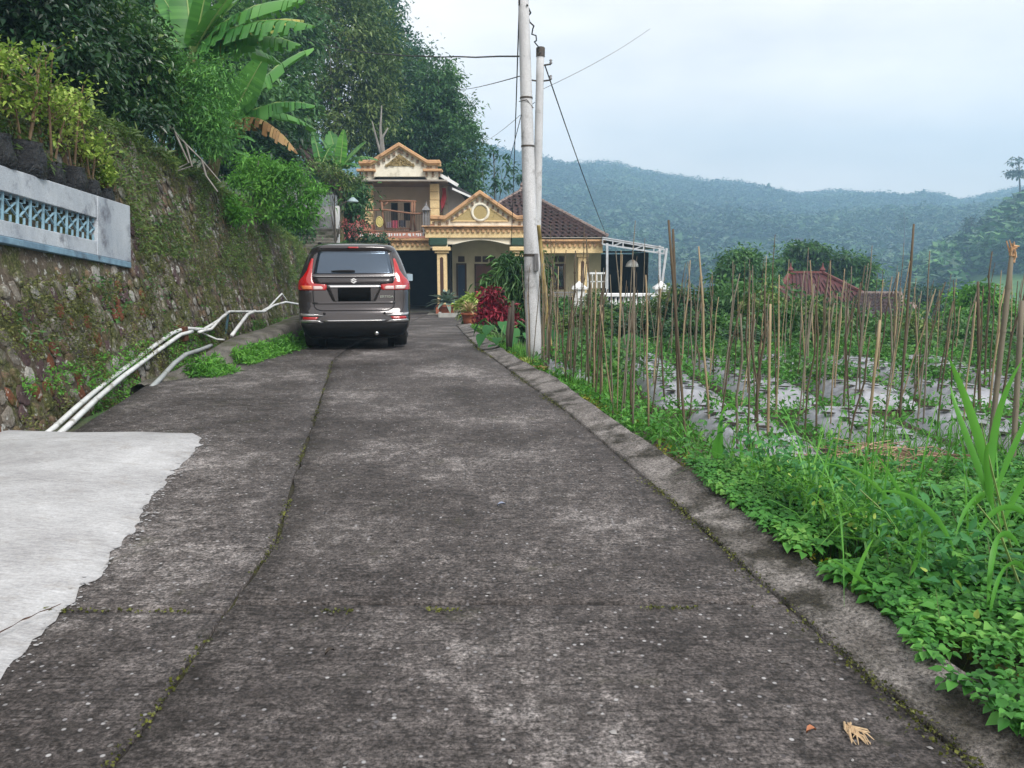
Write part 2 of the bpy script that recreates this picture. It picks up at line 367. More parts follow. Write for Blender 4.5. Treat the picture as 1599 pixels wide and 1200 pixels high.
def build_hillside():
    ys = np.concatenate([np.arange(-3, 28, .4), np.arange(28, 132, 1.5)]); ds = np.concatenate([[-.06, 0.], np.arange(.3, 6, .3), np.arange(6, 70, 2.)])
    D, Y = np.meshgrid(ds, ys, indexing='ij'); X = hill_bound(Y) - D; Z = hillside_z(X, Y)
    Z[0] = np.where(ys > 24.5, Z[0] - 4, Z[0] - .5); X[0] = X[1] - np.where(ys > 24.5, -.6, .3)
    m, nt, p, out = _nodes('hillside_earth')
    a = noise(nt, .9, 6, .65); b = noise(nt, 11, 5, .7)
    soil = ramp(nt, b, [(.3, (.035, .026, .018)), (.7, (.14, .105, .07))]); green = ramp(nt, b, [(.3, (.014, .035, .010)), (.7, (.045, .10, .025))])
    nt.links.new(mix(nt, ramp(nt, a, [(.40, 0.), (.56, 1.)]), soil, green), p.inputs['Base Color']); p.inputs['Roughness'].default_value = .95; bump(nt, p, b, .8, .05)
    o = link('hillside', np_mesh('hillside', np.stack([X, Y, Z], -1).reshape(-1, 3), grid_faces(len(ds), len(ys))[:, ::-1], m, True)); tag(o, 'earth slope above the stone retaining wall', None, None, 'structure')
# ------------------------------------------------------------------ far valley, ridge and right hill
_MP = np.array([(-900, 215), (0, 190), (600, 215), (700, 228), (760, 238), (830, 250), (880, 258), (960, 258), (1000, 268), (1060, 278), (1100, 287), (1150, 290), (1220, 301), (1250, 305), (1300, 303), (1400, 308), (1450, 306), (1490, 317), (1540, 306), (1600, 297), (1800, 270), (2600, 250)], float)
def py_slope(py):
    v = (600 - py)/FPX; return (-SP + v*CP)/(CP + v*SP)
def mount_z(x, y):
    u = x/np.maximum(y, 1.); px = 799.5 + 1215*u
    zr = EYE + 900*py_slope(np.interp(px, _MP[:, 0], _MP[:, 1]))
    base = -13.0
    t = np.clip((y - 240)/(900 - 240), 0, 1.6)
    z = base + (zr - base)*np.where(t < 1, t**1.15, 1 - .55*(t - 1)**1.3)
    n = (fbm(x*.006 + 40, y*.006) - .5)*34*ss(260, 420, y)*(1 - ss(780, 900, y)*.9)
    return z + n + (fbm(x*.03, y*.03) - .47)*8*ss(300, 420, y)
_HP = np.array([(1150, 500), (1300, 492), (1385, 470), (1440, 440), (1500, 405), (1560, 362), (1640, 315), (1800, 235), (2600, 130)], float)
def hill_r_z(x, y):
    u = x/np.maximum(y, 1.); px = 799.5 + 1215*u
    zr = EYE + 270*py_slope(np.interp(px, _HP[:, 0], _HP[:, 1]))
    t = np.clip((y - 125)/(270 - 125), 0, 2)
    return -13.5 + (zr + 13.5)*np.where(t < 1, t**1.1, 1 - .6*(t - 1)) + (fbm(x*.03 + 9, y*.03) - .5)*5*ss(135, 180, y)*(1 - ss(240, 265, y))
def proj(x, y, z):
    dy = y; dz = z - EYE; f = dy*CP - dz*SP; up = dy*SP + dz*CP
    return 799.5 + FPX*x/f, 600 - FPX*up/f
def blob_forest(name, C, H, R, ntri, mat, seed=3, pine=0.):
    rng = np.random.default_rng(seed); n = len(C); d = rand_dirs(n*ntri, rng).reshape(n, ntri, 3); d[..., 2] = d[..., 2]*.5 + .52
    q = d[..., 2:3]; wid = np.sqrt(np.clip(1 - ((q - .45)/.6)**2, .05, 1))*(1 - pine) + pine*(1.05 - q)
    dirxy = d[..., :2]/np.maximum(np.linalg.norm(d[..., :2], axis=-1, keepdims=True), 1e-6)
    rad = (.55 + .5*rng.random((n, ntri, 1)))*wid
    P = np.concatenate([C[:, None, :2] + dirxy*rad*R[:, None, None], C[:, None, 2:] + q*H[:, None, None]], -1)
    s = (R[:, None, None, None]*.62)
    tri = rng.normal(size=(n, ntri, 3, 3)); tri[..., 2] *= .6
    V = (P[:, :, None, :] + tri*s*.6).reshape(-1, 3); F = np.arange(len(V)).reshape(-1, 3)
    return tag(link(name, np_mesh(name, V, F, mat)), None, None, None, 'stuff')
def build_far():
    us = np.linspace(-1.15, 1.35, 160); ys = np.concatenate([np.linspace(112, 300, 24), np.linspace(310, 1000, 74), np.linspace(1003, 1012, 2)])
    U, Y = np.meshgrid(us, ys, indexing='ij'); X = U*Y; Z = mount_z(X, Y)
    m, nt, p, out = _nodes('mountain_forest_floor')
    a = noise(nt, .012, 5, .6); b = noise(nt, .12, 5, .7)
    g = ramp(nt, b, [(.3, (.014, .035, .018)), (.7, (.04, .085, .035))]); f = ramp(nt, b, [(.35, (.06, .13, .035)), (.65, (.15, .2, .07))])
    nt.links.new(mix(nt, ramp(nt, a, [(.56, 0.), (.62, 1.)]), g, f), p.inputs['Base Color']); p.inputs['Roughness'].default_value = 1; p.inputs['Specular IOR Level'].default_value = .1
    o = link('mountain', np_mesh('mountain', np.stack([X, Y, Z], -1).reshape(-1, 3), grid_faces(len(us), len(ys)), m, True)); tag(o, 'long forested mountain ridge across the valley', None, None, 'structure')
    n = 38000; u = RNG.uniform(-.15, .80, n); y = 255 + (935 - 255)*RNG.random(n)**.85; x = u*y
    z = mount_z(x, y); keep = (fbm(x*.012 + 3, y*.012) + .32*ss(330, 520, y) > .47)
    x, y, z = x[keep], y[keep], z[keep]
    H = RNG.uniform(6, 11, len(x))*(1 + .25*(RNG.random(len(x)) > .93)); H *= 1 - .45*ss(780, 900, y); R = H*RNG.uniform(.24, .42, len(x))
    blob_forest('mountain_forest', np.stack([x, y, z - .5], 1), H, R, 13, L_FAR, 4)['label'] = 'hazy blue green forest covering the mountain ridge'
    us = np.linspace(.30, 1.35, 90); ys = np.concatenate([np.linspace(122, 275, 60), np.linspace(285, 420, 12)])
    U, Y = np.meshgrid(us, ys, indexing='ij'); X = U*Y; Z = hill_r_z(X, Y)
    m, nt, p, out = _nodes('hill_grass')
    b = noise(nt, .25, 6, .65)
    nt.links.new(ramp(nt, b, [(.3, (.035, .10, .025)), (.7, (.10, .20, .045))]), p.inputs['Base Color']); p.inputs['Roughness'].default_value = 1
    o = link('hill', np_mesh('hill', np.stack([X, Y, Z], -1).reshape(-1, 3), grid_faces(len(us), len(ys)), m, True)); tag(o, 'steep grassy and wooded hill at the right', None, None, 'structure')
    n = 5200; u = RNG.uniform(.42, .9, n); y = RNG.uniform(135, 285, n); x = u*y; z = hill_r_z(x, y); px, py = proj(x, y, z)
    keep = ~((px > 1490) & (py > 428)) & ~((px > 1490) & (px < 1560) & (py > 388) & (py < 415) & (RNG.random(n) > .15)) & (py < 475)
    x, y, z = x[keep], y[keep], z[keep]
    H = RNG.uniform(6, 11, len(x)); R = H*RNG.uniform(.2, .34, len(x))
    blob_forest('hill_forest', np.stack([x, y, z - .5], 1), H, R, 46, L_HILL, 8, .55)['label'] = 'dark green forest covering the right hill'
# ------------------------------------------------------------------ road, kerbs, ramp
def road_mat():
    m, nt, p, out = _nodes('worn_concrete')
    big = noise(nt, .7, 5, .6); mid = noise(nt, 7, 7, .72); fine = noise(nt, 70, 6, .75); comb = noise(nt, 7, 5, .7, vscale=(.9, 9, 1))
    s = mix(nt, .58, mid, big)
    col = ramp(nt, s, [(.37, (.026, .022, .021)), (.45, (.055, .048, .047)), (.53, (.105, .094, .092)), (.62, (.25, .232, .228))])
    col = mix(nt, 1., col, ramp(nt, fine, [(.38, .20), (.5, .85), (.60, 1.5), (.70, 2.1)]), 'MULTIPLY')
    g2 = noise(nt, 24, 6, .75); col = mix(nt, 1., col, ramp(nt, g2, [(.38, .40), (.5, 1.), (.62, 1.45)]), 'MULTIPLY')
    col = mix(nt, 1., col, ramp(nt, comb, [(.36, .45), (.47, 1.), (.62, 1.15)]), 'MULTIPLY')
    vo = nt.nodes.new('ShaderNodeTexVoronoi'); vo.inputs['Scale'].default_value = 38; nt.links.new(nt.nodes['POS'].outputs['Position'], vo.inputs['Vector'])
    sp = nt.nodes.new('ShaderNodeSeparateColor'); nt.links.new(vo.outputs['Color'], sp.inputs[0])
    sel = mix(nt, 1., ramp(nt, sp.outputs[0], [(.84, 0.), (.87, 1.)]), ramp(nt, vo.outputs['Distance'], [(.20, 1.), (.34, 0.)]), 'MULTIPLY')
    agg = ramp(nt, sp.outputs[1], [(0., (.06, .055, .06)), (.6, (.22, .215, .225)), (1., (.4, .4, .41))])
    col = mix(nt, sel, col, agg)
    mo = noise(nt, 2.3, 7, .7); col = mix(nt, ramp(nt, mo, [(.60, 0.), (.72, .5)]), col, (.040, .042, .016))
    st = noise(nt, 1.15, 8, .74, vscale=(1, .55, 1)); col = mix(nt, ramp(nt, st, [(.53, 0.), (.62, .45)]), col, (.03, .026, .024))
    nt.links.new(col, p.inputs['Base Color'])
    nt.links.new(ramp(nt, mid, [(.35, .62), (.65, .95)]), p.inputs['Roughness']); p.inputs['Specular IOR Level'].default_value = .35
    h = mix(nt, .4, mix(nt, .5, fine, g2), comb); bump(nt, p, h, 1., .016)
    return m
def slab_mesh(name, y0, y1, fl, fr, mat, nx=10, step=.12, inset=0., thick=.045, lift=0.):
    ys = [y0]
    while ys[-1] < y1: ys.append(min(y1, ys[-1] + max(step, ys[-1]*.03)))
    ys = np.array(ys); a = np.asarray(fl(ys)) + inset; b = np.asarray(fr(ys)) - inset; t = np.linspace(0, 1, nx)
    X = a[:, None] + (b - a)[:, None]*t; Y = np.repeat(ys[:, None], nx, 1)
    Z = road_z(Y) + lift + .012*(fbm(X*1.3, Y*1.3) - .5)
    ej = .5*(fbm(X*9, Y*9) - .5)*.04; Y[0] += ej[0]; Y[-1] += ej[-1]
    n = len(ys); top = np.stack([X, Y, Z], -1)
    ring = [(i, 0) for i in range(n)] + [(n - 1, j) for j in range(1, nx)] + [(i, nx - 1) for i in range(n - 2, -1, -1)] + [(0, j) for j in range(nx - 2, 0, -1)]
    V = top.reshape(-1, 3); e = np.array([top[i, j] for i, j in ring]); e2 = e.copy(); e2[:, 2] -= thick
    idx = np.array([i*nx + j for i, j in ring]); k = len(ring); b0 = len(V)
    F = np.concatenate([grid_faces(n, nx), np.stack([idx, np.arange(k) + b0, (np.arange(k) + 1) % k + b0, np.roll(idx, -1)], 1)])
    me = np_mesh(name, np.concatenate([V, e2]), F, mat)
    bm = bmesh.new(); bm.from_mesh(me); bmesh.ops.recalc_face_normals(bm, faces=bm.faces); bm.to_mesh(me); bm.free()
    return me
def build_road():
    CONC = road_mat()
    MOSSJ = M('joint_moss', (.03, .027, .020), (.06, .065, .016), 5, .95, .6, 40, stain=(.02, .017, .014), stain_scale=3, stain_lo=.42)
    road = link('road', slab_mesh('road', -2.5, 41, xl, xr, MOSSJ, 6, .3, 0, .1, -.022)); tag(road, 'narrow dark weathered concrete lane', None, None, 'structure')
    jl = lambda y: xj(y) - .003 - .022*np.clip(fbm(y*7, y*0 + 1.) - .40, 0, 1)*3; jr = lambda y: xj(y) + .003 + .022*np.clip(fbm(y*7, y*0 + 8.) - .40, 0, 1)*3
    jl2 = lambda y: np.where(y < 14, jl(y), xj(y) - .004); jr2 = lambda y: np.where(y < 14, jr(y), xj(y) + .004)
    for y0, y1, a, b in ((-2.4, 2.93, xl, jl), (2.955, 40.8, xl, jl2), (-2.4, 3.01, jr, xr), (3.03, 40.8, jr2, xr)):
        link('slab', slab_mesh('slab', y0, y1, a, b, CONC, 14 if b is xr else 8, .06), road)
    # raised concrete edge strip on the right
    ys = np.concatenate([np.arange(-2.4, 12, .12), np.arange(12, 30, .4)])
    KERB = M('kerb_concrete', (.10, .09, .084), (.30, .28, .27), 3.2, .85, 1., 60, stain=(.030, .027, .020), stain_scale=2.1, stain_lo=.46, bdist=.02, grit=.8, grit_scale=60)
    a = xr(ys) + .012; b = xo(ys) + .05*(fbm(ys*2.5, ys*0) - .5); rows = []
    for i, y in enumerate(ys):
        z = float(road_z(y)); w = b[i] - a[i]
        rows.append([(a[i], y, z - .05), (a[i], y, z + .012), (a[i] + w*.12, y, z + .02), (a[i] + w*.5, y, z + .03 + .01*vnoise(y*3, 1)), (b[i] - .03, y, z + .055 + .02*vnoise(y*4, 5)), (b[i], y, z + .03), (b[i] + .03, y, z - .25)])
    V = np.array(rows).reshape(-1, 3)
    kerb = link('kerb', np_mesh('kerb', V, grid_faces(len(ys), 7), KERB, False)); tag(kerb, 'worn concrete edge strip along the right of the lane', None, None, 'structure')
    r = np.random.default_rng(17); n = 5200; y = 1.6 + 13*r.random(n)**1.4; k = fbm(y*1.3, y*0 + 2) + .25*(r.random(n) - .5) > .5; y = y[k]; x = xr(y) + .006 + .035*r.normal(size=len(y))*(.3 + fbm(y*2.2, y*0 + 7)); P = [np.stack([x, y, road_z(y) + .012], 1)]
    for ya, xa, xb in ((2.98, .15, 1.1), (2.94, -2.6, -1.3), (2.95, -.9, -.2)):
        n = 260; x = xa + (xb - xa)*r.random(n); k = fbm(x*7, x*0 + ya) > .47; x = x[k]; P.append(np.stack([x, ya + .05*(fbm(x*3, x*0) - .5) + .006*r.normal(size=len(x)), np.full(len(x), .006)], 1))
    n = 900; y = 1.8 + 9*r.random(n)**1.3; k = fbm(y*2.3, y*0 + 4) > .55; y = y[k]; P.append(np.stack([xj(y) + .012*r.normal(size=len(y)), y, np.full(len(y), .004)], 1))
    P = np.concatenate(P); scatter_leaves('joint_moss', P, np.tile([0, 0, 1.], (len(P), 1)), .013, LM('moss_joint', [(.02, .02, .008), (.05, .055, .012), (.10, .11, .016), (.17, .18, .025)], .1), 'green moss tufts in the joints of the lane', seed=18, aspect=.8)
    # low kerb wall on the left of the lane, rising behind the ditch
    ys = np.arange(8.7, 27, .15); rows = []
    for y in ys:
        z = float(road_z(y)); a_ = float(xl(y)); top = float(np.interp(y, [8.7, 9.4, 11.3, 15, 20, 27], [.0, .10, .28, .34, .2, -.1])) + .03*float(fbm(y*2, 4.)) - .01
        wd = min(.44, .2 + .1*(y - 8.7)); o_ = a_ - wd
        rows.append([(a_ + .06, y, z - .05), (a_ + .01, y, z + (top - z)*.6), (a_ - .04, y, top - .02), (a_ - wd*.35, y, top), (o_ + .08, y, top - .005), (o_, y, top - .05), (o_ - .02, y, z - .5)])
    KL = M('mossy_kerb', (.05, .046, .040), (.17, .16, .145), 4, .9, .8, 40, stain=(.045, .055, .018), stain_scale=1.8, stain_lo=.50, bdist=.015, grit=.5)
    me = np_mesh('kerb_wall', np.array(rows).reshape(-1, 3), grid_faces(len(ys), 7)[:, ::-1], KL, False)
    tag(link('ditch_kerb', me), 'mossy concrete ditch edge rising beside the parked car', 'kerb wall')
    # whitewashed ramp slab at the left
    pts = [(-260, 668), (0, 672), (120, 676), (215, 675), (300, 678), (318, 684), (312, 697), (285, 725), (262, 748), (240, 772), (226, 796), (212, 818), (196, 842), (172, 872), (150, 898), (120, 930), (92, 955), (70, 978), (40, 1010), (22, 1035), (0, 1060), (-120, 1150), (-420, 1250), (-700, 1000)]
    P = [grd(a, b) for a, b in pts]; P = np.array([(p.x, p.y) for p in P]); out = []
    for i in range(len(P)):
        a, b = P[i], P[(i + 1) % len(P)]; L = np.linalg.norm(b - a); n = max(1, int(L/.045)) if 4 < i < 21 else max(1, int(L/.2))
        for k in range(n):
            q = a + (b - a)*k/n
            if 4 <= i < 21: q = np.array([-3.6, 4.6]) + (q - np.array([-3.6, 4.6]))*(1 + .07*(fbm(q[0]*4, q[1]*4) - .47) + .06*(fbm(q[0]*17, q[1]*17, 3) - .44))
            out.append(q)
    out = np.array(out); c = np.array([-3.6, 4.6]); V = []; nr = 14
    sh = [1, .99, .98, .965, .945, .92, .88, .82, .74, .64, .52, .4, .27, .13]; hh = [0]*14
    for s, h in zip(sh, hh):
        q = c + (out - c)*s; V.append(np.stack([q[:, 0], q[:, 1], h + .008*(fbm(q[:, 0]*3, q[:, 1]*3) - .5)*(s < .97)], 1))
    n = len(out); V = np.concatenate(V + [np.array([[c[0], c[1], .07]])])
    ed = np.array([grd(a, b)[:2] for a, b in [(-900, 668)] + pts[:21]]); ds = np.full(len(V), 9.)
    for a, b in zip(ed, ed[1:]):
        ab = b - a; t = np.clip(((V[:, :2] - a) @ ab)/max(ab @ ab, 1e-9), 0, 1); ds = np.minimum(ds, np.linalg.norm(V[:, :2] - a - t[:, None]*ab, axis=1))
    V[:, 2] = .003 + .085*(1 - np.exp(-ds/.55)) + .012*(fbm(V[:, 0]*1.6, V[:, 1]*1.6) - .45)*ss(.03, .3, ds); i = np.arange(n); F = []
    for r in range(nr - 1): F.append(np.stack([r*n + i, r*n + (i + 1) % n, (r + 1)*n + (i + 1) % n, (r + 1)*n + i], 1))
    F = np.concatenate(F); tri = np.stack([(nr - 1)*n + i, (nr - 1)*n + (i + 1) % n, np.full(n, nr*n)], 1)
    me = bpy.data.meshes.new('ramp_slab'); me.from_pydata([tuple(v) for v in V], [], [tuple(f) for f in F] + [tuple(f) for f in tri]); me.polygons.foreach_set('use_smooth', np.ones(len(me.polygons), bool))
    m, nt, p, o_ = _nodes('white_ramp'); nb = noise(nt, 1.6, 7, .7); nf = noise(nt, 30, 6, .7, vscale=(.4, 3, 1))
    col = ramp(nt, mix(nt, .45, nb, nf), [(.38, (.27, .27, .28)), (.5, (.39, .395, .41)), (.62, (.50, .51, .53))])
    col = mix(nt, ramp(nt, noise(nt, 5, 8, .75), [(.56, 0.), (.70, .6)]), col, (.26, .24, .22)); col = mix(nt, 1., col, ramp(nt, noise(nt, 60, 5, .8), [(.36, .80), (.62, 1.1)]), 'MULTIPLY')
    col = mix(nt, ramp(nt, noise(nt, 2.2, 7, .7, vscale=(1, 3, 1)), [(.58, 0.), (.66, .5)]), col, (.27, .26, .25))
    nt.links.new(col, p.inputs['Base Color']); p.inputs['Roughness'].default_value = .85; bump(nt, p, nf, .35, .012)
    me.materials.append(m); rs = link('ramp_slab', me); tag(rs, 'whitewashed concrete ramp with a crack near its ragged edge', 'ramp')
    ck = [grd(a, b, .035) for a, b in ((-20, 1003), (0, 992), (20, 982), (35, 972), (48, 968), (62, 960), (78, 955), (96, 947))]
    V = []; 
    for k, q in enumerate(ck):
        w = .013*(1 - .75*k/7)*(1 + .4*math.sin(k*2.3)); V += [(q.x, q.y - w, .045), (q.x, q.y + w, .047)]
    link('crack', np_mesh('crack', V, grid_faces(8, 2), M('crack_dark', (.03, .02, .016), (.07, .04, .03), 20, 1, 0)), rs)
    r = np.random.default_rng(19); fl = out[(out[:, 1] > 2.4) & (out[:, 0] > -4.2)]; n = 380; q = fl[r.integers(0, len(fl), n)]; d = q - np.array([-3.6, 4.6]); d /= np.linalg.norm(d, axis=1)[:, None]; q = q + d*(np.abs(r.normal(size=(n, 1)))*.05 - .01) + r.normal(size=(n, 2))*.02
    s = .002 + .008*r.random(n)**3; an = np.arange(7)/7*6.283; rad = s[:, None]*(.6 + .7*r.random((n, 7))); V = np.concatenate([np.stack([q[:, :1] + np.cos(an)*rad*1.5, q[:, 1:] + np.sin(an)*rad, np.full((n, 7), .012)], -1)], 1).reshape(-1, 3)
    tag(link('lime_splashes', np_mesh('lime_splashes', V, np.arange(n)[:, None]*7 + np.arange(7)[None], m), rs), None, None, None, 'stuff')
    # loose pebbles and aggregate
    n = 520; y = 1.9 + 9*RNG.random(n)**1.6; x = xl(y) + .3 + (xr(y) - xl(y) - .35)*RNG.random(n)
    keep = ~((x < -1.6) & (y > 2.6) & (y < 6.6) & (x < -2.9 + (y - 3)*.12)); x, y = x[keep], y[keep]; n = len(x)
    s = .004 + .009*RNG.random(n)**2.2
    o8 = np.array([(1, 0, 0), (.6, .7, .1), (-.5, .8, 0), (-1, .1, .1), (-.5, -.8, 0), (.5, -.7, 0), (0, 0, .75)])
    th = RNG.random(n)*6.28; ct, st = np.cos(th), np.sin(th)
    v = o8[None]*s[:, None, None]*(.7 + .6*RNG.random((n, 7, 1))); vx = v[..., 0]*ct[:, None] - v[..., 1]*st[:, None]*.7; vy = v[..., 0]*st[:, None] + v[..., 1]*ct[:, None]*.7
    V = np.stack([x[:, None] + vx, y[:, None] + vy, road_z(y)[:, None] + .004 + v[..., 2]*.8], -1).reshape(-1, 3)
    F = (np.arange(n)[:, None, None]*7 + np.array([[k, (k + 1) % 6, 6] for k in range(6)])[None]).reshape(-1, 3)
    pm = LM('pebble', [(.04, .036, .035), (.09, .085, .085), (.17, .165, .165), (.34, .335, .335)], 0, .8)
    tag(link('gravel', np_mesh('gravel', V, F, pm)), 'small pale pebbles strewn on the lane', None, None, 'stuff')
# ------------------------------------------------------------------ retaining wall
def stone_mat(name, a, b, moss):
    m, nt, p, out = _nodes(name)
    f = noise(nt, 9, 7, .7); f2 = noise(nt, 38, 5, .7); mo = noise(nt, 2.6, 7, .72); li = noise(nt, 13, 6, .7)
    col = ramp(nt, mix(nt, .5, f, f2), [(.36, a), (.62, b)])
    col = mix(nt, ramp(nt, li, [(.57, 0.), (.63, .85)]), col, (.44, .45, .42))
    col = mix(nt, ramp(nt, mo, [(moss, 0.), (moss + .1, .95)]), col, ramp(nt, f2, [(.35, (.030, .036, .012)), (.5, (.065, .075, .025)), (.66, (.15, .16, .06))]))
    nt.links.new(col, p.inputs['Base Color']); p.inputs['Roughness'].default_value = .95; p.inputs['Specular IOR Level'].default_value = .2
    bump(nt, p, mix(nt, .5, f, f2), .9, .03); return m
def build_wall():
    N = Vector((1, .115, WB)).normalized(); T = Vector((-.115, 1, 0)).normalized(); B = N.cross(T).normalized()
    if B.z < 0: B = -B
    ys = np.arange(1.0, 26.6, .22); zs = np.linspace(0, 1, 18)
    Y, T_ = np.meshgrid(ys, zs, indexing='ij'); z0 = road_z(Y) - .75; Z = z0 + (ztop(Y) - z0)*T_ + .09*(fbm(Y*1.2, Y*0) - .5)*(T_ > .9)
    X = xw(Y, Z) + .07*(fbm(Y*2.6, Z*2.6) - .5)
    mm = stone_mat('wall_mortar', (.04, .033, .025), (.16, .13, .10), .475)
    w = link('retaining_wall', np_mesh('retaining_wall', np.stack([X, Y, Z], -1).reshape(-1, 3), grid_faces(len(ys), len(zs)), mm, True))
    tag(w, 'tall leaning stone retaining wall overgrown with moss at the left', 'retaining wall')
    SM = [stone_mat('stone_grey', (.09, .078, .066), (.27, .245, .21), .475), stone_mat('stone_brown', (.07, .050, .034), (.20, .145, .10), .47), stone_mat('stone_dark', (.022, .019, .017), (.095, .084, .075), .475),
          stone_mat('stone_pale', (.13, .125, .115), (.42, .41, .38), .505), stone_mat('stone_rust', (.08, .034, .020), (.20, .078, .044), .50), stone_mat('stone_plum', (.045, .028, .03), (.12, .08, .08), .58)]
    def stone_geo(rng):
        n = 9; ang = np.sort(np.arange(n)/n*6.283 + rng.uniform(-.2, .2, n)); r = rng.uniform(.82, 1.1, n)
        V = []
        for s, h in ((1.0, -.15), (.92, .25), (.62, .45 + .12*rng.random())):
            for k in range(n): V.append((math.cos(ang[k])*r[k]*s, math.sin(ang[k])*r[k]*s*.95, h + rng.uniform(-.07, .07)))
        V.append((rng.uniform(-.2, .2), rng.uniform(-.2, .2), .5 + .1*rng.random()))
        F = [(a*n + k, a*n + (k + 1) % n, (a + 1)*n + (k + 1) % n, (a + 1)*n + k) for a in range(2) for k in range(n)] + [(2*n + k, 2*n + (k + 1) % n, 3*n) for k in range(n)]
        return V, F
    rng = np.random.default_rng(21); protos = []
    for k in range(24):
        V, F = stone_geo(rng); me = bpy.data.meshes.new('stone'); me.from_pydata(V, [], F); me.materials.append(SM[[0, 1, 2, 0, 5, 3, 1, 0][k % 8] if k < 20 else 4]); protos.append((V, F, me))
    cells = []; zr_ = np.arange(-.6, 3.3, .17)
    for ri, z in enumerate(zr_):
        y = 4.5 + (ri % 2)*.13 + rng.uniform(-.05, .05)
        while y < 26:
            wd = rng.uniform(.13, .27); yc = y + wd/2; zc = z + rng.uniform(-.04, .04) + float(road_z(yc)); y += wd*.98
            if zc > ztop(yc) - .08: continue
            if zc > 1.28 and zc < 2.3 and yc < 10.0: continue
            px, py = proj(float(xw(yc, zc)), yc, zc)
            cells.append((yc, zc, wd, px, py))
    def size_in_view(c): return (-1 if (c[3] < -20 or c[1] < -.2) else 1)*c[2]/c[0]
    cells.sort(key=size_in_view, reverse=True)
    R0 = Matrix((T, B, N)).transposed()
    jv, jf, jm = [], [], []
    for i, (yc, zc, wd, px, py) in enumerate(cells):
        low_near = (zc < 1.5 and yc < 11)
        k = int(rng.integers(0, 24)) if low_near and rng.random() > .25 else int(rng.integers(0, 20))
        V, F, me = protos[k]; fine = .60 + .16*float(1 - ss(8.5, 13, yc)); sx = wd*.53*fine; sy = .11*rng.uniform(.85, 1.35)*(.3 + .7*fine); sz = rng.uniform(.02, .06)*fine
        a = .38 + rng.uniform(-.25, .25); R = R0 @ Matrix.Rotation(a, 3, 'Z')
        loc = Vector((float(xw(yc, zc)) + .005, yc, zc))
        if i < 290:
            o = bpy.data.objects.new('stone', me); COL.objects.link(o); o.parent = w
            o.matrix_local = Matrix.Translation(loc) @ R.to_4x4() @ Matrix.Diagonal((sx, sy, sz, 1))
        else:
            A = np.array(R)*np.array([sx, sy, sz]); b = len(jv); jv += [tuple(np.array(v) @ A.T + np.array(loc)) for v in V]
            jf += [tuple(q + b for q in f) for f in F]; jm += [[0, 1, 2, 0, 5, 3, 1, 0][k % 8] if k < 20 else 4]*len(F)
    me = bpy.data.meshes.new('rubble_stones'); me.from_pydata(jv, [], jf)
    for q in SM: me.materials.append(q)
    me.polygons.foreach_set('material_index', np.array(jm, np.int32)); tag(link('rubble_stones', me, w), None, None, None, 'stuff')
    # moss, ferns and creepers on the wall
    def wall_pts(n, seed, lo, hi, thr, sc, off=.06):
        r = np.random.default_rng(seed); y = 4.8 + 21*r.random(n)**1.35; t = lo + (hi - lo)*r.random(n); z0 = road_z(y) - .55; z = z0 + (ztop(y) + .05 - z0)*t
        k = fbm(y*sc + seed, z*sc*1.2) > thr; k &= ~((y < 10.05) & (z > 1.26) & (z < 2.32)); y, z = y[k], z[k]
        return np.stack([xw(y, z) + off + .03*r.random(len(y)), y, z], 1)
    Nn = np.array(N)
    P = wall_pts(120000, 1, .0, 1., .455, 2.1); scatter_leaves('wall_moss', P, np.tile(Nn, (len(P), 1)), .030, L_MOSS, 'olive moss tufts on the retaining wall', seed=2)
    P = wall_pts(26000, 5, .55, 1., .47, 1.1, .09); scatter_leaves('wall_ferns', P, np.tile(Nn + np.array([0, 0, -.3]), (len(P), 1)), .065, L_OLIVE, 'small ferns hanging over the upper retaining wall', seed=3, aspect=.28)
    P = wall_pts(30000, 9, .0, .26, .45, 1.6, .06); scatter_leaves('ditch_weeds', P, np.tile(Nn, (len(P), 1)), .036, L_BRIGHT, 'bright green weeds along the ditch foot of the wall', seed=4, aspect=.45)
    P = wall_pts(12000, 15, .25, .9, .57, 2.2, .07); scatter_leaves('wall_creeper', P, np.tile(Nn, (len(P), 1)), .045, L_MID, 'green creeping plants in patches on the stone wall', seed=5)
    r = np.random.default_rng(6); n = 9000; y = 4.9 + 20*r.random(n)**1.2; P = np.stack([hill_bound(y) + .12 - 1.0*r.random(n)**2, y, ztop(y) - .10 + .25*r.random(n)*fbm(y*2, y*0)], 1)
    scatter_leaves('wall_top_grass', P, np.tile(np.array([.5, 0, .6]), (n, 1)), .12, L_OLIVE, 'dry and green grass on top of the stone wall', seed=7, aspect=.14)
# ------------------------------------------------------------------ house
def pw(px, py, Y):     # survey point -> (x, z) on the upright plane at distance Y
    p = at(px, py, Y); return (p.x, p.z)
CREAM = M('plaster_cream', (.80, .77, .66), (.70, .66, .55), 2.2, .85, .1, stain=(.46, .42, .34), stain_scale=1.5, stain_lo=.54)
BEIGE = M('plaster_beige', (.76, .70, .58), (.68, .62, .51), 1.5, .9, .1)
YELLOW = M('trim_yellow', (.80, .62, .35), (.70, .52, .27), 3, .8, .15, stain=(.42, .31, .17), stain_scale=2.2, stain_lo=.55, grit=.15, grit_scale=14)
ORANGE = M('trim_orange', (.60, .37, .20), (.48, .28, .145), 3, .85, .15, stain=(.17, .10, .065), stain_scale=2.2, stain_lo=.53)
SALMON = M('balcony_salmon', (.58, .27, .20), (.45, .20, .145), 4, .8, .15)
DENTIL = M('dentil_brown', (.22, .15, .10), (.16, .11, .075), 4, .9, 0)
GOLD = M('relief_gold', (.46, .36, .17), (.22, .16, .07), 18, .6, .9, 40, metal=.2, bdist=.03)
GOLDP = M('relief_panel_gold', (.50, .40, .19), (.34, .26, .11), 26, .7, .9, 50, bdist=.02)
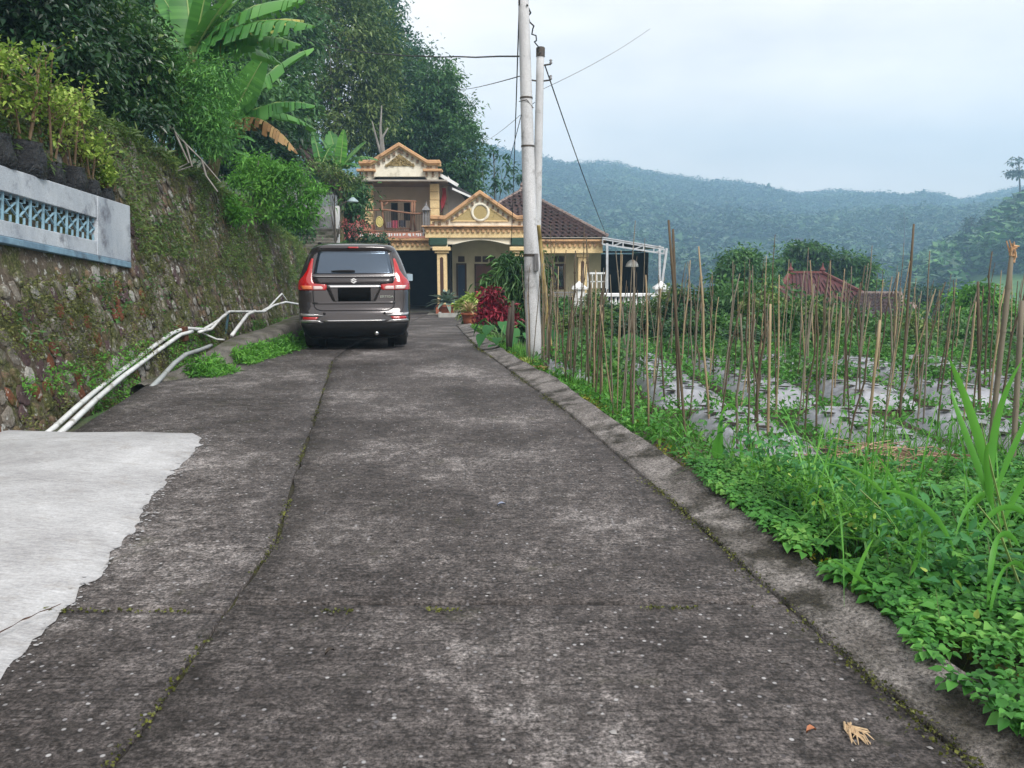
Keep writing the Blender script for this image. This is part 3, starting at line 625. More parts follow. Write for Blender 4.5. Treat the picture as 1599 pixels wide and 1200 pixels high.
SOFFIT = M('soffit_grey', (.38, .35, .31), (.28, .25, .22), 2, .9, .1)
DARK = M('shade_black', (.012, .011, .011), (.022, .02, .019), 2, .9, 0)  # near-black colour stands in for shade inside rooms, windows and openings
DKWOOD = M('dark_brown_wood', (.05, .022, .014), (.085, .04, .024), 6, .6, .2, vs=(1, 1, .2))
REDWOOD = M('door_redwood', (.16, .045, .022), (.10, .03, .016), 7, .45, .2, vs=(3, 3, .3))
BLUE = M('door_blue', (.02, .05, .11), (.015, .035, .08), 6, .5, .1)
GLASS = M('window_glass', (.012, .016, .02), (.02, .026, .032), 1, .06, 0, spec=.8)
RUSTIC = M('rustic_branch', (.20, .10, .06), (.30, .16, .10), 8, .7, .5, 30, vs=(1, 1, .2))
TILE = M('roof_tile', (.030, .017, .017), (.075, .043, .042), 5, .85, .3, 40, stain=(.045, .036, .034), stain_scale=2.2, stain_lo=.48)
RIDGE = M('ridge_mortar', (.30, .25, .23), (.16, .11, .10), 8, .9, .3)
WHITE = M('white_paint', (.78, .80, .82), (.66, .68, .70), 3, .5, .05, stain=(.45, .46, .47), stain_scale=2, stain_lo=.62)
IRON = M('dark_iron', (.04, .035, .032), (.07, .055, .045), 12, .6, .1)
GREYM = M('lantern_grey', (.16, .16, .17), (.24, .24, .25), 8, .7, .2)
SLATE = M('roof_dark_sheet', (.025, .027, .032), (.045, .047, .052), 3, .7, .1)
TERRA = M('terracotta', (.40, .13, .065), (.30, .09, .05), 8, .8, .2)
CONCF = M('yard_concrete', (.12, .115, .10), (.2, .19, .17), 3, .9, .3, stain=(.06, .075, .03), stain_scale=1.2, stain_lo=.5)
def rake_bar(mb, pts, y0, y1, th):
    """moulding that follows a list of (x,z) points, th thick downwards"""
    n = len(pts); poly = pts + [(x, z - th) for x, z in reversed(pts)]
    return mb.prism(poly, y0, y1)
def along(pts, d):
    out = []; acc = 0
    segs = [(Vector((*a, 0)), Vector((*b, 0))) for a, b in zip(pts, pts[1:])]
    for a, b in segs:
        L = (b - a).length; k = d/2
        while k < L:
            q = a.lerp(b, k/L); out.append((q.x, q.y)); k += d
    return out
def column(h, px0, px1, pyc, Y, zb, niche=True, cap=True):
    """square column with an arched dark niche on its face, capital and plinth; a part with sub-parts"""
    x0, zt = pw(px0, pyc, Y); x1, _ = pw(px1, pyc, Y); w = x1 - x0
    c = MB().box(x0, x1, Y, Y + w, zb, zt).build('column', YELLOW, h, bevel=.02)
    if niche:
        xa, xb = x0 + w*.32, x1 - w*.32; z0, z1 = zb + .75, zt - .18; r = (xb - xa)/2; xm = (xa + xb)/2
        poly = [(xa, z0), (xb, z0)] + [(xm + r*math.cos(a), z1 - r + r*math.sin(a)) for a in [PI*k/8 for k in range(9)]]
        MB().prism(poly, Y - .012, Y + .01).build('niche', DKWOOD, c)
    if cap:
        MB().box(x0 - .10, x1 + .10, Y - .10, Y + w + .1, zt + .003, zt + .12).box(x0 - .2, x1 + .2, Y - .2, Y + w + .2, zt + .123, zt + .32).build('capital', YELLOW, c, bevel=.03)
    MB().box(x0 - .09, x1 + .09, Y - .09, Y + w + .09, zb - .05, zb + .5).build('plinth', TERRA, c, bevel=.02)
    return c
def tiled_slope(a, b, c, d, cw=.34, ch=.36, rise=.12):
    """pantiles over the quad a-b (eave) d-c (ridge); returns V, F"""
    a, b, c, d = map(lambda p: np.array(p, float), (a, b, c, d)); V = []; F = []
    Lh = np.linalg.norm((d + c)/2 - (a + b)/2); rows = max(2, int(Lh/ch)); nrm = np.cross(b - a, (d + c)/2 - (a + b)/2); nrm /= np.linalg.norm(nrm)
    if nrm[2] < 0: nrm = -nrm
    prof = [(0, .0), (.25, .9), (.5, .55), (.75, .05), (1., 0.)]
    for r in range(rows):
        t0, t1 = r/rows, (r + 1.12)/rows; t1 = min(t1, 1)
        l0, r0 = a + (d - a)*t0, b + (c - b)*t0; l1, r1 = a + (d - a)*t1, b + (c - b)*t1
        n = max(1, int(round(np.linalg.norm(r0 - l0)/cw)))
        for k in range(n):
            base = len(V)
            jl = RNG.uniform(-.012, .012)
            for q, h in prof:
                f = (k + q)/n
                p0 = l0 + (r0 - l0)*f + nrm*(rise*h + .045 + jl); p1 = l1 + (r1 - l1)*f + nrm*(rise*h + .005)
                V += [p0, p1, p0 - nrm*.03]
            for q in range(4):
                i = base + q*3; F += [(i, i + 3, i + 4, i + 1), (i + 2, i + 5, i + 3, i)]
    return V, F
def pediment(h, pts, zbot, Y, depth, th, notch=None):
    """raking cornice + gable wall + dentils, as parts"""
    rake_bar(MB(), pts, Y - .28, Y + depth, th).build('cornice', ORANGE, h, bevel=.03)
    low = [(x, z - th) for x, z in pts]
    rake_bar(MB(), [(x*1, z) for x, z in low], Y - .14, Y + depth, .06).build('cornice_moulding', YELLOW, h)
    base = notch or [(pts[-1][0] - .18, zbot), (pts[0][0] + .18, zbot)]
    inner = [(min(max(x, pts[0][0] + .18), pts[-1][0] - .18), z - .06) for x, z in low]
    MB().prism(inner + base, Y, Y + depth).build('gable_wall', CREAM, h)
    dn = MB()
    for x, z in along([(x, z - .07) for x, z in low][0:], .30): dn.box(x - .055, x + .055, Y - .11, Y - .002, z - .19, z - .03)
    tag(dn.build('dentil_row', DENTIL, h), None, None, None, 'stuff')
def eave_band(h, px0, px1, py0, pym, py1, Y, ret=.6):
    """orange cornice, row of small dentils and yellow fascia band"""
    x0, zt = pw(px0, py0, Y); x1, zm = pw(px1, pym, Y); _, zb = pw(px0, py1, Y)
    MB().box(x0 - .16, x1 + .16, Y - .32, Y + ret, zm + .1, zt).box(x0 - .06, x1 + .06, Y - .2, Y + ret, zm, zm + .097).build('cornice', ORANGE, h, bevel=.02)
    MB().box(x0, x1, Y - .1, Y + ret, zb, zm - .003).build('fascia_band', YELLOW, h)
    d = MB(); n = int((x1 - x0)/.24)
    for k in range(n):
        x = x0 + (k + .5)*(x1 - x0)/n; d.box(x - .06, x + .06, Y - .19, Y - .103, zm - .15, zm - .006)
    tag(d.build('dentil_row', ORANGE, h), None, None, None, 'stuff')
def window(h, px0, px1, py0, py1, Y, frame=DKWOOD, pane=GLASS, bars=1, fw=.09):
    x0, z1 = pw(px0, py0, Y); x1, z0 = pw(px1, py1, Y)
    f = MB().box(x0, x0 + fw, Y - .07, Y + .05, z0, z1).box(x1 - fw, x1, Y - .07, Y + .05, z0, z1).box(x0 + fw, x1 - fw, Y - .07, Y + .05, z1 - fw, z1).box(x0 + fw, x1 - fw, Y - .09, Y + .05, z0, z0 + fw)
    for k in range(bars):
        xm = x0 + (x1 - x0)*(k + 1)/(bars + 1); f.box(xm - fw*.35, xm + fw*.35, Y - .06, Y + .05, z0 + fw, z1 - fw)
    w = f.build('window', frame, h)
    for k in range(bars + 1):
        xa = x0 + (x1 - x0)*k/(bars + 1) + fw*.4; xb = x0 + (x1 - x0)*(k + 1)/(bars + 1) - fw*.4
        MB().box(xa, xb, Y - .015, Y + .01, z0 + fw*.9, z1 - fw*.9).build('pane', pane, w)
    return w
def door(h, px0, px1, py0, Y, zb, m, frame=DKWOOD):
    x0, z1 = pw(px0, py0, Y); x1, _ = pw(px1, py0, Y)
    d = MB().box(x0 + .09, x1 - .09, Y - .03, Y + .03, zb, z1 - .09).build('door', m, h)
    MB().box(x0, x0 + .087, Y - .08, Y + .05, zb, z1).box(x1 - .087, x1, Y - .08, Y + .05, zb, z1).box(x0 + .088, x1 - .088, Y - .08, Y + .05, z1 - .087, z1).build('frame', frame, d)
    p = MB(); 
    for k in range(3):
        za = zb + .15 + k*(z1 - zb - .3)/3; p.box(x0 + .2, x1 - .2, Y - .05, Y - .032, za, za + (z1 - zb - .3)/3 - .1)
    p.build('door_panel', m, d)
    MB().lathe([(.02, 0), (.03, .03), (.02, .06)], (x1 - .17, Y - .07, zb + 1.0), 8).build('handle', GREYM, d)
def build_house():
    ZB = float(road_z(40)) - .02
    h = thing('house', 'cream and orange two storey house with gabled balcony and columned porch', 'house', (0, 0, 0))
    # ---- upper storey and balcony over the garage
    Y = 40.0
    pts = [pw(*p, Y) for p in ((561, 251), (580, 251), (623.6, 223.5), (668, 251), (688, 251))]
    notch = [pw(684, 282, Y), pw(668, 282, Y), pw(663, 276, Y), pw(585, 276, Y), pw(579, 282, Y), pw(567, 282, Y)]
    pediment(h, pts, 0, Y, .35, .19, notch)
    for a, b in ((558, 587), (661, 691)):
        (xa, za), (xb, _) = pw(a, 265.5, Y), pw(b, 265.5, Y)
        MB().box(xa, xb, Y - .3, Y + .3, za - .10, za + .02).build('side_cornice', ORANGE, h, bevel=.02)
        d = MB(); 
        for k in range(3): x = xa + (xb - xa)*(k + .5)/3; d.box(x - .05, x + .05, Y - .12, Y - .002, za - .34, za - .102)
        tag(d.build('dentil_row', DENTIL, h), None, None, None, 'stuff')
    # carved ornament in the gable
    (xa, zb_), (xc, zt_), (xe, _) = pw(601, 259.5, Y), pw(624, 240.5, Y), pw(648, 259.5, Y)
    orn = MB(); rr = random.Random(3)
    orn.prism([(xa, zb_), (xe, zb_), (xe - .12, zb_ + .1), (xc, zt_), (xa + .12, zb_ + .1)], Y - .04, Y - .003)
    for k in range(46):
        u = rr.uniform(-1, 1); v = rr.uniform(.05, .92)*(1 - abs(u)); x = xc + u*(xe - xa)/2*.92; z = zb_ + v*(zt_ - zb_); r = rr.uniform(.05, .11)
        orn.tube([(x + r*math.cos(a)*(1 - k2*.12), Y - .07, z + r*math.sin(a)*(1 - k2*.12)) for k2, a in enumerate([rr.uniform(0, 6) + q*.9 for q in range(6)])], .022, 4)
    orn.build('carved_ornament', GOLD, h)
    (xl_, zs), (xr_, _) = pw(547, 284, Y), pw(699, 284, Y)
    MB().box(xl_, xr_, Y - .75, Y - .3, zs - .05, zs + .03).box(xl_, xr_, Y - .299, Y + 8, zs - .02, zs + .03).build('ceiling_slab', SOFFIT, h)
    (sx0, sz), (sx1, _) = pw(585, 279, Y), pw(663, 279, Y)
    zf = pw(600, 362, Y)[1]
    for a, b in ((568, 581), (671, 685)):
        (x0, _), (x1, _) = pw(a, 300, Y), pw(b, 300, Y); n = 5
        c = MB().box(x0 + .02, x1 - .02, Y + .02, Y + .42, zf - .3, zs - .06).build('column', DENTIL, h)
        for k in range(n):
            za = zf + .35 + (zs - .08 - zf - .35)*k/n; zc = zf + .35 + (zs - .08 - zf - .35)*(k + 1)/n - .02
            MB().box(x0, x1, Y, Y + .44, za, zc).build('block', YELLOW, c, bevel=.015)
        MB().box(x0 - .08, x1 + .08, Y - .08, Y + .5, zf - .28, zf + .1).box(x0 - .04, x1 + .04, Y - .04, Y + .46, zf + .103, zf + .33).build('plinth', SALMON, c, bevel=.02)
    Yb = 42.6
    (x0, z0), (x1, z1) = pw(560, 366, Yb), pw(690, 283, Yb)
    MB().box(x0 - 1.0, x1 + .1, Yb, Yb + .2, z0 - .5, z1 + .2).build('balcony_wall', BEIGE, h)
    MB().box(x1 + .1, x1 + .35, Yb - .5, 48, z0 - .3, z1 + .1).build('side_wall', CREAM, h)
    (u0, _), (u1, _) = pw(690, 300, 42), pw(736, 300, 42); zu0 = pw(700, 341, 42)[1]; zu1 = pw(700, 292, 42)[1]
    MB().prism([(x1 + .36, zu0 - .5), (u1 + .2, zu0 - .5), (u1 + .2, zu0 + .2), (x1 + .36, zu1 + .6)], 42.2, 42.4).build('side_wall', M('white_side', (.70, .70, .69), (.6, .6, .6), 2, .9, .1), h)
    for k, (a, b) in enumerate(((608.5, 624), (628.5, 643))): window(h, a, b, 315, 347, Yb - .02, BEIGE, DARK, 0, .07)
    x0, z1 = pw(688, 294, 41); x1, z0 = pw(697, 335, 41)
    cur = MB(); pp = [(x1 - .02, z1), (x1 + .02, z1 - .5), (x1 - .1, z1 - .9), (x1 - .28, z0 + .1), (x0 - .1, z0), (x0 + .05, z0 + .15), (x1 - .3, z1 - .7), (x1 - .18, z1 - .3), (x1 - .2, z1)]
    cur.prism(pp, 41.0, 41.06); cur.build('curtain', M('curtain_red', (.42, .05, .06), (.32, .04, .05), 5, .8, .1), h)
    # upper roof sheets behind the gable
    ap = Vector((*pw(624, 238, 41), 0)); 
    for sgn, e in ((1, pw(742, 308, 41)), (-1, pw(540, 300, 41))):
        a = Vector((ap.x, 40.4, ap.y)); b = Vector((e[0], 40.4, e[1])); dn = (b - a).normalized(); nr = Vector((-dn.z, 0, dn.x)); 
        if nr.z < 0: nr = -nr
        MB().add([a, b, b + Vector((0, 9, 0)), a + Vector((0, 9, 0)), a - nr*.12, b - nr*.12, b + Vector((0, 9, 0)) - nr*.12, a + Vector((0, 9, 0)) - nr*.12],
                 [(0, 1, 2, 3), (7, 6, 5, 4), (0, 4, 5, 1), (1, 5, 6, 2), (2, 6, 7, 3), (3, 7, 4, 0)]).build('roof', SLATE, h)
        a2 = a.lerp(b, .40); f = MB().bar(a2 - Vector((0, .06, 0)) + nr*.03, a.lerp(b, .78) - Vector((0, .06, 0)) + nr*.03, .1, .16); f.bar(a.lerp(b, .74) - Vector((0, .06, 0)) - nr*.25, b - Vector((0, .06, 0)) - nr*.12, .08, .10); f.build('roof_fascia', WHITE, h)
    # balcony floor edge
    (x0, z1), (x1, z0) = pw(560, 364.5, Y), pw(672, 372.5, Y)
    MB().box(x0, x1, Y - .30, Yb, z0, z1).build('balcony_floor', SALMON, h, bevel=.015)
    bl = MB(); rr = random.Random(8)
    for k in range(26):
        x = x0 + .1 + (x1 - x0 - .2)*(k + rr.uniform(.2, .8))/26; hh = rr.uniform(.06, .16); bl.box(x - .035, x + .035, Y - .315, Y - .302, z1 - hh - .02, z1 - .02)
    tag(bl.build('drain_stain_row', WHITE, h), None, None, None, 'stuff')
    eave_band(h, 556, 672, 372.9, 379.5, 391, Y)
    # rustic railing
    rail = MB(); rp = [(548, 333), (562, 330), (585, 328.5), (603, 328), (622, 331), (645, 334), (664, 333.5)]
    rail.tube([at(a, b, Y - .2) for a, b in rp], [.045, .05, .045, .05, .04, .05, .045], 7)
    rail.tube([at(a, b, Y - .2) for a, b in ((560, 360.5), (590, 361), (615, 363), (645, 363.5), (665, 360.5))], .035, 6)
    R = rail.build('balcony_railing', RUSTIC, h, True)
    bal = MB()
    for k in range(34):
        px = 583 + k*2.5; 
        if 590 < px < 600: continue
        bal.bar(at(px, 330.5, Y - .2), at(px + random.uniform(-.3, .3), 362, Y - .2), .018)
    tag(bal.build('baluster_row', IRON, R), None, None, None, 'stuff')
    fr = MB(); fr.tube([at(592, 315, Y - .1), at(620, 313.5, Y - .1), at(650, 315, Y - .1)], [.06, .055, .06], 7)
    for pl in (((596, 315), (597.5, 335), (601.5, 358)), ((599, 322), (606, 316)), ((643.5, 315), (643, 335), (640.5, 360)), ((647.5, 315), (646.5, 340), (648.5, 362)), ((600, 357), (620, 357.5), (640, 357)), ((600, 361), (622, 361), (640, 361))):
        fr.tube([at(a, b, Y - .1) for a, b in pl], .06 if pl[0][1] < 322 and len(pl) == 3 else .045, 6)
    fr.build('rustic_frame', RUSTIC, h, True)
    c = at(592.5, 347, Y - .26); ov = MB(); prof = [(.0, .05), (.12, .055), (.16, .03), (.20, .06), (.235, .02), (.24, -.02)]
    vs = []; n = 20
    for r, d in prof:
        for k in range(n): a = 2*PI*k/n; vs.append((c.x + r*.82*math.cos(a), c.y - d, c.z + r*1.2*math.sin(a)))
    ov.add(vs, [(i*n + k, i*n + (k + 1) % n, (i + 1)*n + (k + 1) % n, (i + 1)*n + k) for i in range(len(prof) - 1) for k in range(n)])
    tag(ov.build('oval_plaque', M('plaque_yellow', (.62, .55, .22), (.45, .38, .13), 20, .6, .4), h), 'oval pale gold plaque')
    # lantern pillar
    (x0, z1), (x1, z0) = pw(660.5, 329, Y - .25), pw(671.5, 366, Y - .25); xm = (x0 + x1)/2; w = (x1 - x0)/2
    lp = MB().box(x0, x0 + .07, Y - .4, Y - .33, z0, z1).box(x1 - .07, x1, Y - .4, Y - .33, z0, z1).box(x0 + .1, x1 - .1, Y - .38, Y - .2, z0, z1 - .02).build('lantern_pillar', GREYM, h)
    MB().add([(xm - w*1.25, Y - .52, z1), (xm + w*1.25, Y - .52, z1), (xm + w*1.25, Y - .02, z1), (xm - w*1.25, Y - .02, z1), (xm - .05, Y - .3, z1 + .25), (xm + .05, Y - .3, z1 + .25), (xm + .05, Y - .22, z1 + .25), (xm - .05, Y - .22, z1 + .25)],
             [(3, 2, 1, 0), (0, 1, 5, 4), (1, 2, 6, 5), (2, 3, 7, 6), (3, 0, 4, 7), (4, 5, 6, 7)]).lathe([(.06, 0), (.05, .08), (.02, .14), (.01, .26)], (xm, Y - .27, z1 + .24), 8).build('cap', GREYM, lp)
    # garage
    (x0, zt), (x1, _) = pw(560, 391, Y), pw(687, 391, Y)
    MB().box(x0 - .5, x0, Y, Y + 6, ZB - .3, zt).box(x1 + .3, x1 + .5, Y + .2, Y + 6, ZB - .3, zt + .6).box(x0, x1 + .3, Y + 6, Y + 6.2, ZB - .3, zt + .6).box(x0, x1 + .3, Y + .61, Y + 6, zt - .02, zt + .1).build('garage_room', DARK, h)  # walls coloured near-black for the unlit garage interior
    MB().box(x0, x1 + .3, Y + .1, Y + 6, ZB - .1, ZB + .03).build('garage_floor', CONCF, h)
    # ---- porch
    Y = 38.3
    pts = [pw(*p, Y) for p in ((672, 336.5), (695, 337.5), (749.5, 297.5), (807, 337.5), (822, 336.5))]
    zb = pw(700, 353, Y)[1]
    pediment(h, pts, zb, Y, .4, .20)
    (cx, cz) = pw(750, 332, Y)
    ring = MB(); n = 24; vs = []
    for r, d in ((.46, .0), (.46, .07), (.40, .10), (.33, .07), (.33, .02)):
        for k in range(n): a = 2*PI*k/n; vs.append((cx + r*math.cos(a), Y - .004 - d, cz + r*math.sin(a)))
    ring.add(vs, [(i*n + k, i*n + (k + 1) % n, (i + 1)*n + (k + 1) % n, (i + 1)*n + k) for i in range(4) for k in range(n)]); ring.build('medallion_ring', CREAM, h, True)
    MB().prism([(cx + .325*math.cos(2*PI*k/n), cz + .325*math.sin(2*PI*k/n)) for k in range(n)], Y - .05, Y - .002).build('medallion', GOLDP, h)
    for tri in (((704, 345.5), (734, 325), (738, 338), (744, 345.5)), ((795, 345.5), (765, 325), (761, 338), (755, 345.5))):
        q = [pw(a, b, Y) for a, b in tri]; MB().prism(q, Y - .035, Y - .002).build('relief_panel', GOLDP, h)
        e = MB()
        for (a, b) in zip(q, q[1:] + q[:1]): e.bar((a[0], Y - .04, a[1]), (b[0], Y - .04, b[1]), .055)
        e.build('panel_border', YELLOW, h)
    eave_band(h, 664, 822, 353, 358.5, 371.5, Y, .5)
    (x0, zt), (x1, _) = pw(664, 371.5, Y), pw(822, 371.5, Y)
    # shallow arched beam with a pale line
    zc = pw(750, 375, Y)[1]; ze = pw(750, 385, Y)[1]; xa, xb = pw(709, 380, Y)[0], pw(791, 380, Y)[0]
    arch = [(x0 + .25, zt), (x0 + .25, ze - .05), (xa - .35, ze - .05), (xa - .33, ze + .12), (xa, ze + .12)] + [(xa + (xb - xa)*t/10, ze + .12 + (zc - ze - .1)*math.sin(PI*t/10)) for t in range(1, 10)] + [(xb, ze + .12), (xb + .33, ze + .12), (xb + .35, ze - .05), (x1 - .2, ze - .05), (x1 - .2, zt)]
    MB().prism(arch, Y + .05, Y + .3).build('porch_beam', BEIGE, h)
    ln = MB()
    for a, b in zip(arch[1:-2], arch[2:-1]): ln.bar((a[0], Y + .03, a[1]), (b[0], Y + .03, b[1]), .05)
    ln.build('beam_trim', CREAM, h)
    for p in (684, 812):
        q = at(p, 378, Y); ob = MB().box(q.x - .45, q.x + .45, Y - .12, Y + .04, q.z - .2, q.z + .2).build('carved_bracket', M('bracket_green', (.018, .05, .035), (.03, .075, .05), 10, .6, .6, 25), h, bevel=.06)
    for a, b in ((682, 697), (802, 817)): column(h, a, b, 396, Y, ZB, niche=(a == 682))
    Yw = 41.6
    (x0, zt2), (x1, _) = pw(697, 371, Yw), pw(945, 371, Yw)
    MB().box(x0 - .25, x1 - .2, Yw, Yw + .2, ZB - .2, zt2 + .15).build('porch_wall', M('wall_pale_yellow', (.72, .66, .46), (.62, .56, .38), 2, .9, .08), h)
    MB().box(x0 - .2, x1, Yw - .025, Yw - .002, ZB, ZB + .75).build('wainscot', DKWOOD, h)
    MB().box(x0 - .5, x1 - .3, Y + .55, Yw + .2, zt - .0, zt + .04).build('porch_ceiling', SOFFIT, h)
    MB().box(x0 - .7, x1 + .2, Y - .6, Yw, ZB - .3, ZB + .10).build('porch_floor', CONCF, h, bevel=.02)
    door(h, 712.5, 728.5, 411.5, Yw, ZB + .11, BLUE); door(h, 741, 772, 412.5, Yw, ZB + .11, REDWOOD)
    for a, b in ((715.5, 725.5), (741.5, 751.5), (753.5, 762.5), (764.5, 773.5), (862, 870), (872.5, 880.5)):
        (xa, za), (xb, zb2) = pw(a, 400.5, Yw), pw(b, 409.5, Yw)
        MB().box(xa, xb, Yw - .05, Yw - .003, zb2, za).build('vent', DKWOOD, h, bevel=.01)
    window(h, 857.5, 882.5, 412.5, 452, Yw, DKWOOD, GLASS, 1, .12)
    # ---- right wing eave and column
    eave_band(h, 838, 941, 374.5, 381, 395.5, 39.2, .6)
    column(h, 903, 917, 402, 39.4, ZB, cap=False); (x0, z0), (x1, z1) = pw(900, 402, 39.4), pw(920, 396, 39.4)
    MB().box(x0, x1, 39.3, 40.0, z0 + .003, z1).build('capital', YELLOW, h, bevel=.02)
    # hip roof
    E = pw(690, 374, 39.0); F_ = pw(942, 374, 39.0); A = at(815, 299.5, 43.6); z = E[1] + .08
    c0, c1 = (E[0], 38.9, z), (F_[0] + .2, 38.9, z); c2, c3 = (F_[0] + .2, 48.3, z), (E[0], 48.3, z); ap = (A.x, 43.6, A.z)
    ap2 = (A.x + .05, 43.6, A.z)
    for q in ((c0, c1, ap2, ap), (c1, c2, ap2, ap)):
        V, F = tiled_slope(*q); link('roof_tiles', np_mesh('roof_tiles', V, F, TILE), h)['kind'] = 'stuff'
    MB().add([c0, c1, c2, c3, ap], [(0, 1, 4), (1, 2, 4), (2, 3, 4), (3, 0, 4), (3, 2, 1, 0)]).build('roof', TILE, h)
    rd = MB()
    for a, b in ((c1, ap), (c0, ap), (c2, ap)):
        a, b = Vector(a), Vector(b); n = 22
        for k in range(n):
            p, q = a.lerp(b, k/n), a.lerp(b, (k + 1.08)/n); up = Vector((0, 0, .10)); rd.tube([p + up, q + up*.9], [.10, .075], 6)
    tag(rd.build('ridge_tile_row', RIDGE, h), None, None, None, 'stuff')
    MB().lathe([(.10, 0), (.16, .12), (.08, .25), (.13, .34), (.03, .5)], (A.x, 43.6, A.z), 10).build('finial', RIDGE, h)
    # things on the balcony and in front
    lau = thing('laundry', 'pink and black clothes hung on the balcony rail', 'laundry', at(618, 345, Y + 1.5))
    for k, (a, b, c_, d, m) in enumerate(((604, 612, 347, 357, 'grey'), (611, 622, 344.5, 357, 'pink'), (623, 634, 344, 355, 'black'))):
        (xa, za), (xb, zb2) = pw(a, c_, 39.9), pw(b, d, 39.9); o = lau.location
        mt = M('cloth_' + m, {'grey': (.25, .22, .25), 'pink': (.55, .04, .14), 'black': (.03, .03, .045)}[m], {'grey': (.4, .3, .35), 'pink': (.6, .2, .25), 'black': (.10, .1, .13)}[m], 9, .9, .3)
        n = 8; vs = [(xa + (xb - xa)*i/n - o.x, 39.9 + .04*math.sin(i*2.1 + k) - o.y, zz - o.z - (.05*math.sin(i*1.7 + k) if zz == zb2 else 0)) for zz in (za, zb2) for i in range(n + 1)]
        MB().add(vs, [(i, i + 1, n + 2 + i, n + 1 + i) for i in range(n)]).build('garment', mt, lau)
    return h
def build_carport():
    STEEL = M('canopy_steel', (.50, .53, .57), (.38, .40, .44), 4, .5, .05, stain=(.25, .25, .25), stain_scale=2, stain_lo=.58)
    c = thing('carport', 'white steel lean-to carport on the right of the house', 'carport', at(985, 470, 40)); o = Vector(c.location)
    Y0, Y1 = 38.6, 46.0
    def P(px, py, Y=Y0): return at(px, py, Y) - o
    r = MB(); up = Vector((0, 0, 1))
    a, b = P(941, 370), P(1037, 386); a2, b2 = a + Vector((0, Y1 - Y0, 0)), b + Vector((0, Y1 - Y0, 0))
    r.add([a, b, b2, a2] + [q - up*.06 for q in (a, b, b2, a2)], [(0, 1, 2, 3), (7, 6, 5, 4), (0, 4, 5, 1), (1, 5, 6, 2), (2, 6, 7, 3), (3, 7, 4, 0)]); r.build('roof', STEEL, c)
    t = MB(); lo = Vector((0, 0, -.36)); t.bar(a + lo, b + lo*.9, .07, .08); t.bar(a - up*.12, b - up*.12, .07, .06)
    for k in range(7):
        p = a.lerp(b, k/6); t.bar(p - up*.1, p + lo, .06)
        if k < 6 and k % 2: t.bar(p + lo, a.lerp(b, (k + 1)/6) - up*.1, .05)
    t.build('truss', STEEL, c)
    for pa, pb in (((948, 380), (948, 470)), ((1030, 392), (1030, 470)), ((1041, 388), (1032, 455))):
        MB().bar(P(*pa), P(*pb), .11).build('post', STEEL, c)
    for px in (948, 1030): MB().bar(P(px, 384, Y1 - .3), P(px, 462, Y1 - .3), .1).build('post', WHITE, c)
    x0, x1 = (P(936, 470) + o).x, (P(1024, 470) + o).x
    MB().box(x0 - o.x, x1 - o.x, Y1 - o.y, Y1 + .1 - o.y, -1.0, P(1024, 396).z + .0).box(x1 - o.x - .05, x1 - o.x, 41 - o.y, Y1 - .01 - o.y, -1.0, P(1024, 394).z).box(x0 - o.x + .1, x1 - o.x - .06, 39.3 - o.y, Y1 - .01 - o.y, P(1024, 394).z + .02, P(1024, 394).z + .06).build('inner_shade_panels', DARK, c)  # near-black panels: the carport's dark inside is put into their colour
    ra = MB(); ra.bar(P(917, 427), P(946, 427), .09); ra.bar(P(917, 440), P(946, 440), .05)
    for k in range(5): ra.bar(P(918 + k*7, 427), P(918 + k*7, 450), .05)
    ra.build('side_rail', WHITE, c)
    l = thing('pendant_lamp', 'white bell shaped lamp hanging under the carport', 'lamp', at(987, 417, 39.6))
    MB().lathe([(.33, 0), (.31, .12), (.24, .25), (.12, .33), (.04, .36)], (0, 0, 0), 14).build('shade', M('lamp_white', (.75, .75, .74), (.68, .68, .67), 3, .4, 0), l, True); MB().tube([(0, 0, .34), (0, 0, .85)], .015, 5).build('cord', IRON, l)
